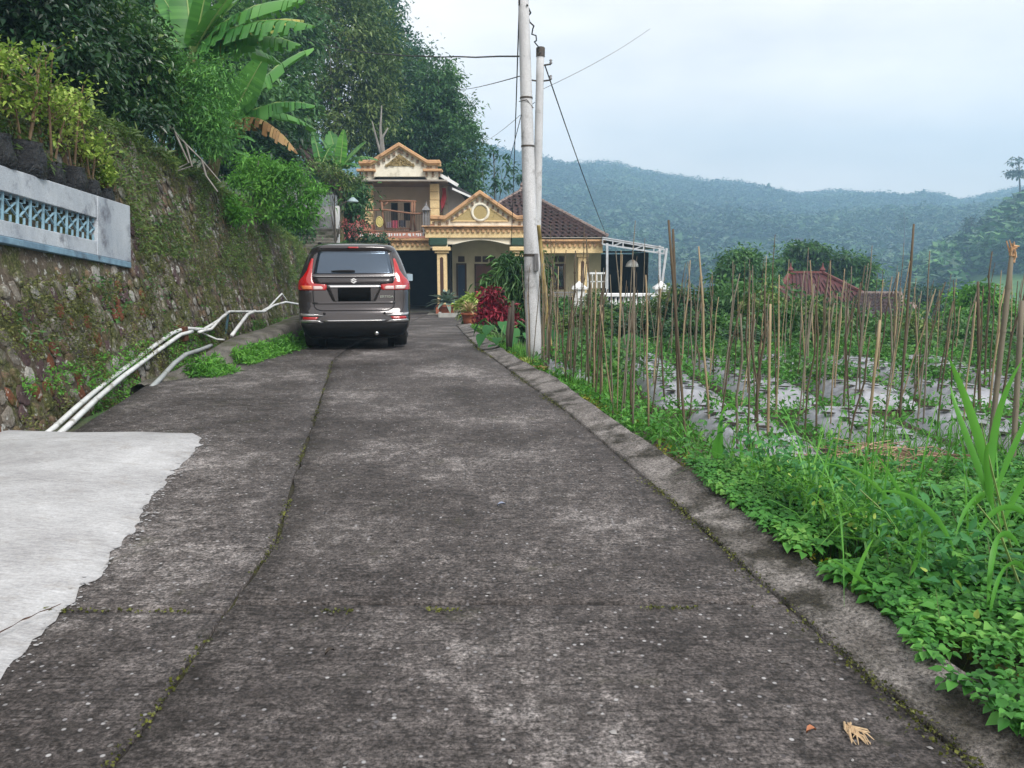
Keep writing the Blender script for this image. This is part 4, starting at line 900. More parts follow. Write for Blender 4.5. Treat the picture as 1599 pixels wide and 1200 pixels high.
def build_yard():
    # steps and border in front of the porch
    st = thing('garden_edging', 'low white edged concrete garden border before the porch', 'edging', grd(705, 496)); o = Vector(st.location)
    for a, b in (((686, 496), (722, 496)), ((691, 489), (719, 489)), ((686, 496), (691, 489)), ((722, 497), (719, 489))):
        p, q = grd(*a) - o, grd(*b) - o; MB().bar(p + Vector((0, 0, .08)), q + Vector((0, 0, .08)), .10, .2).build('kerb_stone', CONCF if a[0] == 691 else M('edge_pale', (.42, .42, .40), (.3, .3, .28), 5, .9, .2), st)
    # white balustrade
    Y = 31.5; zb = float(ground_z(4.5, Y))
    f = thing('balustrade', 'white concrete balustrade with two capped pillars behind the stakes', 'balustrade', (at(965, 480, Y).x, Y, zb)); o = Vector(f.location)
    def W(px, py): return at(px, py, Y) - o
    for a, b, t in ((896, 912, 452), (1024, 1038, 452)):
        p, q = W(a, t), W(b, 500); pil = MB().box(p.x, q.x, -.2, .2, q.z - .4, p.z).build('pillar', WHITE, f, bevel=.02)
        MB().box(p.x - .09, q.x + .09, -.29, .29, p.z + .003, p.z + .09).add([(p.x - .06, -.26, p.z + .093), (q.x + .06, -.26, p.z + .093), (q.x + .06, .26, p.z + .093), (p.x - .06, .26, p.z + .093), ((p.x + q.x)/2, 0, p.z + .34)], [(0, 1, 4), (1, 2, 4), (2, 3, 4), (3, 0, 4)]).build('cap', WHITE, pil)
    a, b = W(912, 459), W(1024, 459)
    MB().box(a.x, b.x, -.14, .14, a.z - .12, a.z + .02).build('top_rail', WHITE, f, bevel=.02); lo = W(912, 489).z
    MB().box(a.x - .1, b.x + .1, -.16, .16, lo - .12, lo + .05).build('bottom_rail', WHITE, f, bevel=.02)
    me = MB().lathe([(.05, 0), (.06, .1), (.10, .25), (.06, .42), (.045, .55), (.07, a.z - .13 - lo - .06)], (0, 0, 0), 8).mesh('baluster', WHITE, True)
    n = 17
    for k in range(n): link('baluster', me, f, None, (a.x + (b.x - a.x)*(k + .5)/n, 0, lo + .05))
    # thin metal fence by the pole
    f = thing('metal_fence', 'thin grey metal fence right of the utility pole', 'fence', (at(865, 480, 30).x, 30, at(865, 478, 30).z)); o = Vector(f.location)
    def W(px, py): return at(px, py, 30) - o
    MB().bar(W(838, 457), W(895, 457), .05).bar(W(838, 462), W(895, 462), .03).bar(W(838, 482), W(895, 482), .03).build('rail', GREYM, f)
    me = MB().box(-.012, .012, -.012, .012, W(865, 492).z, W(865, 456).z).mesh('bar', GREYM)
    for k in range(15): link('bar', me, f, None, (W(840 + k*3.9, 470).x, 0, 0))
    # rubble wall under the balustrade
    w = thing('rubble_wall', 'low rubble stone wall below the white balustrade', 'stone wall', (at(950, 500, 30.5).x, 30.5, float(ground_z(4, 30.5)))); o = Vector(w.location)
    x0, x1 = at(835, 500, 30.5).x - o.x, at(1045, 500, 30.5).x - o.x; zt = at(900, 493, 30.5).z - o.z
    MB().box(x0, x1, .05, .5, -1.2, zt).build('core', M('rubble_core', (.05, .045, .04), (.11, .10, .09), 5, .95, .6), w)
    rng = random.Random(4); pr = []
    for k in range(6):
        bm = bmesh.new(); bmesh.ops.create_icosphere(bm, subdivisions=1, radius=1)
        for v in bm.verts: v.co *= rng.uniform(.75, 1.1)
        me = bpy.data.meshes.new('stone'); bm.to_mesh(me); bm.free(); me.materials.append([MATS['stone_grey'], MATS['stone_plum'], MATS['stone_pale'], MATS['stone_dark']][k % 4]); pr.append(me)
    for r in range(6):
        x = x0
        while x < x1:
            s = rng.uniform(.14, .24); ob = link('stone', pr[rng.randrange(6)], w, None, (x + s, .03 + rng.uniform(-.04, .04), zt - .1 - r*.27 + rng.uniform(-.05, .05)))
            ob.scale = (s*1.15, .14, s*.78); ob.rotation_euler = (0, rng.uniform(-.4, .4), 0); x += s*1.95
    # lamp post left of the balcony
    p = thing('lamp_post', 'white lamp post with small domed lamp left of the balcony', 'lamp post', at(527, 392, 33)); o = Vector(p.location)
    def L(px, py): return at(px, py, 33) - o
    MB().bar(L(527, 395), L(527, 322), .17).build('post', WHITE, p); MB().tube([L(527, 326), L(535, 318), L(550, 312)], .03, 6).build('arm', IRON, p, True)
    MB().lathe([(.24, 0), (.23, .05), (.1, .16), (.04, .2)], L(551, 316), 12).build('shade', M('lamp_blue', (.35, .45, .48), (.28, .36, .4), 3, .5, 0), p, True)
    l2 = thing('lantern', 'dark pyramid roofed lantern beside the white lamp post', 'lantern', at(516, 372, 36)); o = Vector(l2.location)
    z1 = at(516, 327, 36).z - o.z
    MB().box(-.1, .1, -.1, .1, -.6, z1).build('pillar', GREYM, l2); MB().add([(-.33, -.33, z1), (.33, -.33, z1), (.33, .33, z1), (-.33, .33, z1), (0, 0, z1 + .3)], [(3, 2, 1, 0), (0, 1, 4), (1, 2, 4), (2, 3, 4), (3, 0, 4)]).build('cap', GREYM, l2)
    # stone stairs left
    s = thing('garden_steps', 'dark mossy stone steps climbing left of the car roof', 'steps', at(490, 388, 31)); o = Vector(s.location); SMt = M('step_stone', (.07, .065, .055), (.16, .15, .13), 5, .9, .6, stain=(.03, .04, .015), stain_scale=2, stain_lo=.5)
    for k in range(8):
        a = at(462 + k*1.5, 392 - k*5, 29 + k*.45) - o; b = at(512 + k*2, 392 - k*5, 29 + k*.45) - o
        MB().box(a.x, b.x, a.y, a.y + .6, a.z - .22, a.z).build('step', SMt, s, bevel=.03)
    # small house on the slope
    hs = thing('hillside_cottage', 'whitewashed cottage wall under a dark eave behind the shrubs', 'house', at(500, 300, 33)); o = Vector(hs.location)
    WW = M('old_whitewash', (.42, .43, .45), (.28, .29, .30), 2, .9, .2, stain=(.14, .14, .14), stain_scale=1.1, stain_lo=.48)
    q = [at(440, 240, 33) - o, at(475, 252, 33) - o, at(520, 305, 33) - o, at(523, 400, 33) - o, at(440, 400, 33) - o]
    MB().prism([(v.x, v.z) for v in q], 0, 4).build('wall', WW, hs)
    a, b, a3 = at(462, 226, 32.4) - o, at(522, 292, 32.4) - o, at(400, 180, 32.4) - o
    MB().add([a3, b, b + Vector((0, 5, .3)), a3 + Vector((0, 5, .3))] + [v + Vector((.1, 0, .16)) for v in (a3, b, b + Vector((0, 5, .3)), a3 + Vector((0, 5, .3)))], [(0, 1, 2, 3), (7, 6, 5, 4), (0, 4, 5, 1), (1, 5, 6, 2), (2, 6, 7, 3), (3, 7, 4, 0)]).build('roof', TILE, hs)
    e1, e2 = at(523, 283, 32) - o, at(523, 322, 32) - o; e3 = at(496, 305, 32) - o
    MB().box(e3.x, e1.x, -1, -.9, e2.z, e3.z).build('panel', M('blue_white_panel', (.5, .56, .62), (.42, .48, .55), 3, .7, .1), hs)
# ------------------------------------------------------------------ parked car (horizontal slices, rear at local y = 0)
PAINT = M('car_paint', (.050, .045, .048), (.045, .040, .043), 2, .20, 0, metal=.55, spec=.5, coat=.8)
CGLASS = M('car_glass', (.012, .018, .026), (.016, .022, .032), 1, .13, 0, spec=1.)
for _n in CGLASS.node_tree.nodes:
    if _n.type == 'BSDF_PRINCIPLED': _n.inputs['IOR'].default_value = 1.72; _n.inputs['Specular Tint'].default_value = (.62, .78, 1, 1)  # blue of the reflected sky is put into the specular tint
CBLACK = M('car_black_plastic', (.008, .008, .009), (.014, .014, .015), 30, .7, .1, spec=.2)
RUBBER = M('tyre_rubber', (.012, .012, .012), (.02, .019, .018), 20, .9, .2)
CHROME = M('chrome', (.75, .76, .78), (.7, .71, .73), 1, .12, 0, metal=1)
LRED = M('lamp_red', (.40, .008, .010), (.32, .006, .008), 3, .12, 0, spec=.7, coat=1)
LORANGE = M('lamp_amber', (.60, .16, .05), (.5, .12, .04), 3, .12, 0, spec=.7, coat=1)
LCLEAR = M('lamp_clear', (.62, .50, .48), (.55, .42, .42), 8, .12, 0, spec=.7, coat=1)
RIM = M('wheel_rim', (.30, .30, .31), (.22, .22, .23), 3, .3, 0, metal=.9)
_S = np.array([  # z, half width, y rear, y front, corner radius rear, corner radius front, rear bulge
    (.20, .76, .16, 4.22, .22, .3, .03), (.27, .80, .07, 4.33, .24, .35, .04), (.36, .845, .015, 4.385, .24, .4, .05), (.47, .866, .0, 4.39, .24, .45, .05), (.57, .868, .012, 4.38, .24, .45, .05),
    (.62, .868, .03, 4.37, .24, .45, .05), (.64, .868, .05, 4.36, .22, .45, .045), (.76, .868, .075, 4.33, .20, .45, .04), (.90, .866, .085, 4.25, .19, .45, .04), (1.00, .862, .10, 3.95, .19, .4, .04),
    (1.06, .856, .11, 3.55, .19, .35, .04), (1.14, .838, .135, 3.28, .19, .3, .04), (1.19, .824, .155, 3.15, .19, .3, .04), (1.30, .787, .215, 2.98, .19, .3, .04), (1.42, .742, .285, 2.75, .19, .3, .04),
    (1.52, .695, .345, 2.50, .19, .3, .04), (1.565, .668, .315, 2.36, .20, .3, .045), (1.60, .645, .300, 2.24, .22, .3, .05), (1.635, .60, .330, 2.08, .24, .3, .05), (1.66, .53, .40, 1.95, .26, .3, .05), (1.678, .40, .60, 1.75, .25, .25, .05), (1.686, .18, 1.0, 1.4, .12, .12, .02)])
def slice_at(z): return [np.interp(z, _S[:, 0], _S[:, k]) for k in range(1, 7)]
def contour(z, n=26):
    """right half of a slice from the rear centre round to the front centre: (x, y) polyline"""
    W, yb, yf, rr, rf, bu = slice_at(z); p = []
    for t in np.linspace(0, 1, 9)[:-1]: x = (W - rr)*t; p.append((x, yb + bu*t**2*(.6 if t < 1 else 1)))
    yc = yb + bu*.6
    for a in np.linspace(-PI/2, 0, 9): p.append((W - rr + rr*math.cos(a), yc + rr + rr*math.sin(a)))
    y0, y1 = yc + rr, yf - rf
    for t in np.linspace(0, 1, 18)[1:-1]: p.append((W + .0*t, y0 + (y1 - y0)*t))
    for a in np.linspace(0, PI/2, 9): p.append((W - rf + rf*math.cos(a), y1 + rf*math.sin(a)))
    for t in np.linspace(1, 0, 6)[1:]: p.append(((W - rf)*t, yf))
    return np.array(p)
def on_body(z, s, off=0.):
    """point on the skin at height z, signed arc length s from the rear centre"""
    c = contour(z); d = np.concatenate([[0], np.cumsum(np.linalg.norm(np.diff(c, axis=0), axis=1))]); a = abs(s)
    x = np.interp(a, d, c[:, 0]); y = np.interp(a, d, c[:, 1]); e = .01
    tx = np.interp(a + e, d, c[:, 0]) - np.interp(max(a - e, 0), d, c[:, 0]); ty = np.interp(a + e, d, c[:, 1]) - np.interp(max(a - e, 0), d, c[:, 1])
    l = math.hypot(tx, ty) or 1; nx, ny = ty/l, -tx/l
    return (math.copysign(x + nx*off, s if s else 1), y + ny*off, z)
def arc_of_x(z, x):
    c = contour(z); d = np.concatenate([[0], np.cumsum(np.linalg.norm(np.diff(c, axis=0), axis=1))]); k = int(np.argmax(c[:, 0])); 
    return float(np.interp(min(x, c[k, 0] - 1e-4), c[:k + 1, 0], d[:k + 1]))
def patch(rows, mat, name, parent, off=.006, nx=10, nz=3, sign=1, depth=.02, usex=True):
    """rows: (z, a, b) – a piece of trim that hugs the body skin between lateral positions a and b"""
    rws = []
    for (z0, a0, b0), (z1, a1, b1) in zip(rows, rows[1:]):
        for k in range(nz): t = k/nz; rws.append((z0 + (z1 - z0)*t, a0 + (a1 - a0)*t, b0 + (b1 - b0)*t))
    rws.append(rows[-1]); V = []; n = nx + 1; m = len(rws)
    f = (lambda z, x: math.copysign(arc_of_x(z, abs(x)), x)) if usex else (lambda z, x: x)
    for o in (off, off - depth):
        for z, a, b in rws:
            sa, sb = f(z, a), f(z, b)
            for k in range(n):
                x, y, zz = on_body(z, sa + (sb - sa)*k/nx, o); V.append((x*sign, y, zz))
    F = [(r*n + k, r*n + k + 1, (r + 1)*n + k + 1, (r + 1)*n + k) for r in range(m - 1) for k in range(nx)]
    B = m*n; ring = [k for k in range(n)] + [r*n + nx for r in range(1, m)] + [(m - 1)*n + k for k in range(nx - 1, -1, -1)] + [r*n for r in range(m - 2, 0, -1)]
    F += [(ring[i], ring[i] + B, ring[(i + 1) % len(ring)] + B, ring[(i + 1) % len(ring)]) for i in range(len(ring))]
    o = MB().add(V, F).build(name, mat, parent)
    sm = np.zeros(len(o.data.polygons), bool); sm[:(m - 1)*nx] = True; o.data.polygons.foreach_set('use_smooth', sm); return o
def build_car():
    g = grd(556, 549); loc = (g.x, g.y - .02, 0)
    car = thing('parked_car', 'dark grey people carrier parked on the lane, seen from behind', 'car', loc, math.radians(9.5))
    zs = np.unique(np.concatenate([_S[:, 0], np.arange(.24, 1.66, .05)])); rings = []
    for z in zs:
        c = contour(z); c = np.concatenate([c, (c[1:-1]*[-1, 1])[::-1]]); rings.append(np.concatenate([c, np.full((len(c), 1), z)], 1))
    k = len(rings[0]); V = np.concatenate(rings); m = len(rings); i = np.arange(k); F = []
    for r in range(m - 1): F += [(r*k + a, r*k + (a + 1) % k, (r + 1)*k + (a + 1) % k, (r + 1)*k + a) for a in range(k)]
    F += [tuple(range(k - 1, -1, -1)), tuple((m - 1)*k + a for a in range(k))]
    body = MB().add(V, F).build('body', PAINT, car, True)
    cut = MB()
    for y in (.78, 3.52):
        for s in (-1, 1): cut.tube([(s*.62, y, .31), (s*1.0, y, .31)], .36, 28)
    cm = cut.mesh('cut'); co = bpy.data.objects.new('cut', cm); COL.objects.link(co)
    md = body.modifiers.new('b', 'BOOLEAN'); md.operation = 'DIFFERENCE'; md.object = co; md.solver = 'EXACT'
    co.parent = car; bpy.context.view_layer.update()
    dg = bpy.context.evaluated_depsgraph_get(); nm = bpy.data.meshes.new_from_object(body.evaluated_get(dg)); body.modifiers.clear(); body.data = nm; nm.name = 'body'; bpy.data.objects.remove(co)
    nm.polygons.foreach_set('use_smooth', np.ones(len(nm.polygons), bool))
    # glass
    patch([(1.195, -.615, .615), (1.25, -.605, .605), (1.40, -.575, .575), (1.50, -.55, .55), (1.535, -.53, .53)], CGLASS, 'rear_window', car, .006, 16, 3)
    for s in (1, -1):
        patch([(1.17, .66 + .47, 3.35), (1.30, .64 + .42, 3.0), (1.42, .62 + .38, 2.70), (1.50, .95, 2.35)], CGLASS, 'side_window', car, .004, 14, 2, s, usex=False)
        # tail lamp: upright blade and horizontal wing
        t = patch([(.945, .43, .862), (.985, .405, .8615), (1.03, .42, .859), (1.045, .60, .856), (1.10, .628, .825), (1.16, .634, .765), (1.25, .630, .705), (1.34, .622, .678), (1.43, .612, .640)], LRED, 'tail_lamp', car, .014, 10, 3, s)
        patch([(.957, .48, .615), (.985, .47, .615), (1.008, .50, .615)], LCLEAR, 'clear_lens', t, .020, 6, 2, s, .01)
        patch([(.960, .635, .77), (.985, .635, .79), (1.015, .635, .80)], LORANGE if s < 0 else LCLEAR, 'indicator_lens', t, .020, 6, 2, s, .01)
        b = patch([(.49, .585, .80), (.535, .55, .79)], LRED, 'reflector', car, .008, 6, 1, s)
        patch([(.545, .50, .83), (.56, .47, .83), (.59, .70, .83)], CHROME if False else M('trim_silver', (.5, .5, .51), (.42, .42, .43), 2, .25, 0, metal=.8), 'bumper_trim', car, .012, 10, 1, s)
        patch([(.445, .48, .83), (.475, .53, .83), (.49, .60, .80)], MATS['trim_silver'], 'bumper_trim', car, .012, 10, 1, s)
        MB().lathe([(.001, 0), (.02, .0), (.02, .012), (.001, .014)], (0, 0, 0), 10).build('sensor', CBLACK, car, True).matrix_local = Matrix.Translation(on_body(.585, s*.46, .0)) @ Matrix.Rotation(PI/2, 4, 'X')
        m_ = MB(); prof = [(-.14, .02), (-.10, .075), (0, .095), (.08, .08), (.11, .03)]
        vs = []
        for x, r in prof:
            for a in range(10): q = 2*PI*a/10; vs.append((s*(.93 + x*.75), 3.02 + math.cos(q)*r*.6, 1.07 + math.sin(q)*r*.95))
        m_.add(vs, [(i*10 + a, i*10 + (a + 1) % 10, (i + 1)*10 + (a + 1) % 10, (i + 1)*10 + a) for i in range(4) for a in range(10)] + [tuple(range(9, -1, -1)), tuple(range(40, 50))])
        mi = m_.build('wing_mirror', PAINT, car, True); MB().obox((s*.935, 2.955, 1.07), (.085, 0, 0), (0, .006, 0), (0, 0, .065)).build('mirror_glass', M('mirror', (.35, .45, .52), (.3, .4, .48), 1, .05, 0, metal=.9), mi)
        for y in (.78, 3.52):
            w = MB().tube([(s*.60, y, .31), (s*.62, y, .31), (s*.79, y, .31), (s*.815, y, .31)], [.27, .31, .31, .285], 30).build('wheel', RUBBER, car, True)
            r = MB().tube([(s*.815, y, .31), (s*.825, y, .31)], [.20, .19], 24)
            for q in range(5): a = q*2*PI/5; r.bar((s*.83, y, .31), (s*.83, y + .19*math.cos(a), .31 + .19*math.sin(a)), .05, .02, (s, 0, 0))
            r.build('rim', RIM, w)
            dk = MB().tube([(s*.50, y, .33), (s*.605, y, .33)], .35, 20).build('wheel_well', CBLACK, car)
    # tailgate: spoiler lamp, bright strip, plate, crease, seams, bumper
    patch([(1.588, -.075, .075), (1.600, -.085, .085), (1.612, -.075, .075)], LRED, 'high_brake_lamp', car, .008, 6, 1)
    patch([(.985, -.41, .41), (1.0, -.415, .415), (1.018, -.40, .40)], CHROME, 'chrome_strip', car, .018, 14, 2, depth=.03)
    patch([(1.150, -.64, .64), (1.163, -.64, .64)], MATS['trim_silver'], 'glass_sill', car, .012, 14, 1)
    patch([(1.02, -.60, .60), (1.145, -.625, .625)], M('tailgate_dark', (.03, .027, .029), (.034, .030, .032), 2, .25, 0, metal=.4, coat=.6), 'tailgate_panel', car, .006, 12, 2)
    patch([(.77, -.32, .32), (.79, -.34, .34), (.965, -.42, .42), (.98, -.42, .42)], MATS['tailgate_dark'], 'plate_recess', car, .004, 12, 2)
    patch([(.735, -.62, .62), (.75, -.64, .64), (.765, -.62, .62)], PAINT, 'tailgate_crease', car, .022, 14, 2, depth=.03)
    pl = patch([(.775, -.245, .255), (.98, -.245, .255)], M('plate_black', (.003, .003, .003), (.004, .004, .004), 3, .9, 0, spec=.05), 'number_plate', car, .022, 8, 2)
    seam = MB()
    sp = [on_body(z, math.copysign(arc_of_x(z, abs(x)), x), .004) for z, x in [(.94, -.625), (.8, -.62), (.69, -.61), (.65, -.57), (.632, -.50)] + [(.63, x) for x in np.linspace(-.45, .45, 12)] + [(.632, .50), (.65, .57), (.69, .61), (.8, .62), (.94, .625)]]
    seam.tube(sp, .007, 5); seam.build('tailgate_seam', CBLACK, car)
    patch([(.21, -.74, .74), (.27, -.78, .78), (.36, -.80, .80), (.425, -.82, .82), (.44, -.46, .46), (.455, -.44, .44)], CBLACK, 'lower_bumper', car, .012, 18, 2)
    patch([(.462, -.46, .46), (.485, -.47, .47)], MATS['trim_silver'], 'bumper_lip', car, .010, 12, 1)
    MB().tube([on_body(.27, .33, -.05), on_body(.27, .33, .03)], .035, 10).build('exhaust', CHROME, car, True)
    wp = MB(); wp.tube([on_body(1.235, x, .03) for x in np.linspace(-.34, .02, 6)], [.008, .015, .02, .022, .022, .015], 6); wp.build('wiper', CBLACK, car, True)
    MB().box(-.70, .70, .25, 4.1, .17, .26).build('underbody', CBLACK, car)
    # maker's emblem and badge, as on the tailgate
    y0 = on_body(1.085, 0, .012)[1]
    q = [(-.050, .012), (.0, .050), (.048, .016), (.030, .004), (.002, .026), (-.012, .015), (.050, -.012), (.0, -.050), (-.048, -.016), (-.030, -.004), (-.002, -.026), (.012, -.015)]
    MB().prism([(a, 1.088 + b*.85) for a, b in q], y0 - .012, y0 + .004).build('emblem', CHROME, car)
    cu = bpy.data.curves.new('badge', 'FONT'); cu.body = 'ERTIGA'; cu.size = .05; cu.extrude = .003; cu.align_x = 'CENTER'; to = bpy.data.objects.new('tmp', cu); COL.objects.link(to); bpy.context.view_layer.update()
    bm_ = bpy.data.meshes.new_from_object(to.evaluated_get(bpy.context.evaluated_depsgraph_get())); bpy.data.objects.remove(to)
    bo = link('badge', bm_, car, CHROME); p = on_body(.825, arc_of_x(.825, .50), .012); bo.location = (p[0], p[1] - .004, p[2]); bo.rotation_euler = (PI/2, 0, math.radians(7)); bo.scale = (1.25, 1, 1)
    for s in (1, -1): MB().tube([(s*.56, .75, 1.672), (s*.575, 1.2, 1.69), (s*.575, 2.0, 1.672)], .016, 6).build('roof_rail', CBLACK, car, True)
# ------------------------------------------------------------------ poles and wires
def build_poles():
    C = M('pole_concrete', (.52, .53, .55), (.40, .41, .43), 5, .8, .25, 50, stain=(.17, .165, .16), stain_scale=2.6, stain_lo=.56, vs=(1, 1, .35), grit=.3)
    b = grd(834.5, 556); b.z -= .15; t = at(815.5, -60, b.y + .1)
    p = thing('utility_pole', 'thick pale concrete utility pole at the lane edge', 'utility pole', b); T = t - b
    n = 16; MB().tube([T*(k/n) for k in range(n + 1)], [.118 - .048*k/n for k in range(n + 1)], 20).build('shaft', C, p, True)
    def onp(py): 
        f = (at(825, py, b.y).z - b.z)/T.z; return T*f, .118 - .048*f
    for py in (152, 228): q, r = onp(py); MB().tube([q - Vector((0, 0, .012)), q + Vector((.0, 0, .012))], r + .006, 20).build('band', IRON, p)
    q, r = onp(409); MB().box(q.x + r*.35, q.x + r*.95, q.y - r - .05, q.y - r*.5, q.z - .14, q.z + .12).build('meter_box', GREYM, p, bevel=.01)
    q, r = onp(401); MB().tube([q, q + Vector((0, 0, .04))], r + .004, 20).build('band', IRON, p)
    w = MB(); q, r = onp(158); q2, _ = onp(166); w.tube([q + Vector((-r - .02, -.03, 0)), q + Vector((0, -r - .02, .01)), q2 + Vector((r + .01, -.03, -.02))], .006, 5); w.build('wire_loop', IRON, p)
    b2 = grd(840, 535); b2.z -= .3; t2 = at(844, 80, b2.y + 3.5); b2 = Vector((at(834, 535, b2.y + 3.5).x, b2.y + 3.5, float(ground_z(1.0, b2.y + 3.5)))); T2 = t2 - b2
    p2 = thing('utility_pole', 'thinner concrete pole leaning behind the thick utility pole', 'utility pole', b2)
    MB().tube([T2*(k/12) for k in range(13)], [.11 - .028*k/12 for k in range(13)], 16).build('shaft', C, p2, True)
    MB().lathe([(.095, 0), (.095, .18), (.07, .2)], T2 - Vector((0, 0, .12)), 14).build('cap', IRON, p2)
    for dz, s in ((-.30, 1), (-.62, -1), (-.62, 1)):
        MB().tube([T2 + Vector((0, 0, dz)), T2 + Vector((s*.22, -.05, dz + .02))], .018, 6).build('bracket', IRON, p2)
        MB().lathe([(.02, 0), (.035, .03), (.02, .05), (.035, .08), (.015, .1)], T2 + Vector((s*.22, -.05, dz + .02)), 8).build('insulator', GREYM, p2, True)
    CB = M('cable_black', (.02, .02, .022), (.03, .03, .033), 5, .7, 0)
    def cable(label, a, c, sag, r, n=18, wob=0.):
        a, c = Vector(a), Vector(c); pts = []
        for k in range(n + 1):
            f = k/n; q = a.lerp(c, f); q.z -= sag*4*f*(1 - f); q.x += wob*math.sin(k*1.9); q.z += wob*.5*math.cos(k*2.7); pts.append(q)
        o = MB().tube(pts, r, 5).build('cable', CB); tag(o, label, 'cable')
    Y1, Y2 = b.y, t2.y
    cable('long black cable crossing from the left trees to the thick pole', at(470, 58, 34), at(818, 88, Y1), .25, .012, 24, .012)
    cable('thin wire from the tree tops to the pole, below the black cable', at(700, 140, 44), at(820, 117, Y1), .1, .008)
    cable('faint wire sloping down to the left trees behind the balcony roof', at(755, 222, 48), at(835, 160, Y2), .1, .007)
    cable('black drop wire hanging from the pole down to the porch', at(811, 0, Y1 - .1), at(798, 385, 37.9), .25, .011)
    cable('thin drop wire beside the black one running to the hip roof', at(814, 180, Y1), at(770, 340, 39), .1, .006)
    cable('guy wire slanting from the second pole top down to the carport', t2 + Vector((.1, 0, -.3)), at(946, 366, 38.6), .12, .014)
    cable('twisted cable linking the tops of both poles', at(823, 10, Y1), t2 + Vector((-.02, 0, -.05)), .03, .012, 14, .035)
    cable('faint wire rising to the right over the valley', t2 + Vector((0, 0, -.8)), at(1015, 45, 30), .1, .006)
    # bamboo pole leaning at the pole
    BP = M('bamboo_yellow', (.42, .34, .14), (.34, .25, .10), 6, .5, .1)
    a, c = grd(861, 556), at(841, 352, b.y - .3); m = MB(); n = 10
    for k in range(n): q, s = a.lerp(c, k/n), a.lerp(c, (k + 1)/n); m.tube([q, q.lerp(s, .96), s], [.028, .028, .032], 7, k in (0, n - 1))
    tag(m.build('bamboo_pole', BP, None, True), 'yellow bamboo pole leaning against the thick utility pole', 'bamboo pole')
# ------------------------------------------------------------------ pipes along the wall
def build_pipes():
    PV = M('pvc_white', (.66, .68, .70), (.50, .52, .52), 5, .5, .1, stain=(.16, .15, .11), stain_scale=3.5, stain_lo=.54)
    PG = M('pvc_grey', (.34, .37, .38), (.24, .26, .27), 5, .5, .1, stain=(.14, .14, .10), stain_scale=3, stain_lo=.56)
    def pipe(label, pts, r, mat):
        q = [at(*p) for p in pts]; o = MB().tube([q[0]] + [x for a, b in zip(q, q[1:]) for x in (a.lerp(b, .35), a.lerp(b, .7), b)], r, 9).build('water_pipe', mat, None, True); tag(o, label, 'pipe', 'water pipes along the wall')
    pipe('upper white water pipe running up the wall foot to the rusty bracket', [(40, 704, 6.1), (85, 668, 6.6), (120, 636, 7.2), (165, 598, 8.2), (230, 548, 9.6), (268, 521, 10.6), (288, 513, 11.1), (318, 515, 11.9), (340, 502, 12.6), (355, 489, 13.2)], .026, PV)
    pipe('lower white water pipe with dirt marks below its twin', [(60, 708, 6.0), (108, 664, 6.6), (150, 624, 7.5), (190, 590, 8.5), (238, 554, 9.7), (282, 523, 10.8), (300, 518, 11.2)], .027, PV)
    pipe('thin pale pipe looping along the far wall foot', [(310, 519, 11.5), (330, 514, 12.0), (346, 496, 12.8), (358, 487, 13.4), (390, 487, 14.6), (412, 487, 15.4), (428, 477, 16.3), (446, 472, 17.2), (470, 476, 18.)], .022, PV)
    pipe('short thick white pipe rising over the ditch kerb', [(362, 524, 12.2), (374, 508, 13.0), (386, 492, 14.0), (398, 486, 15.)], .030, PV)
    pipe('pale pipe arching up near the car lamp', [(404, 489, 15.2), (420, 480, 16.1), (434, 465, 17), (440, 459, 17.4), (448, 470, 17.6)], .018, PV)
    pipe('grey pipe lying in the ditch beside the concrete kerb', [(236, 606, 8.6), (250, 592, 8.9), (272, 568, 9.6), (290, 554, 10.2), (312, 547, 10.9), (330, 540, 11.4)], .030, PG)
    pipe('thin branch pipe dipping toward the ditch kerb', [(312, 518, 11.7), (322, 523, 11.9), (338, 530, 12.0), (350, 531, 12.1)], .014, PV)
    b = thing('pipe_bracket', 'rusty iron bracket holding the white pipes to the wall', 'bracket', at(286, 516, 11.0)); RU = M('rust', (.10, .035, .015), (.05, .022, .014), 15, .9, .4)
    MB().box(-.05, .05, -.06, .06, -.16, .05).build('clamp', RU, b, bevel=.01); MB().box(-.3, -.05, -.04, .04, .0, .08).build('stub', RU, b, bevel=.01)
    for k, (a, c) in enumerate((((357, 486, 13.4), (352, 524, 13.4)),)):
        o = MB().bar(at(*a), at(*c), .03).build('support_rod', M('rod_blue', (.10, .2, .26), (.07, .14, .18), 8, .6, .1)); tag(o, 'thin blue rod propping the pipes over the ditch', 'rod')
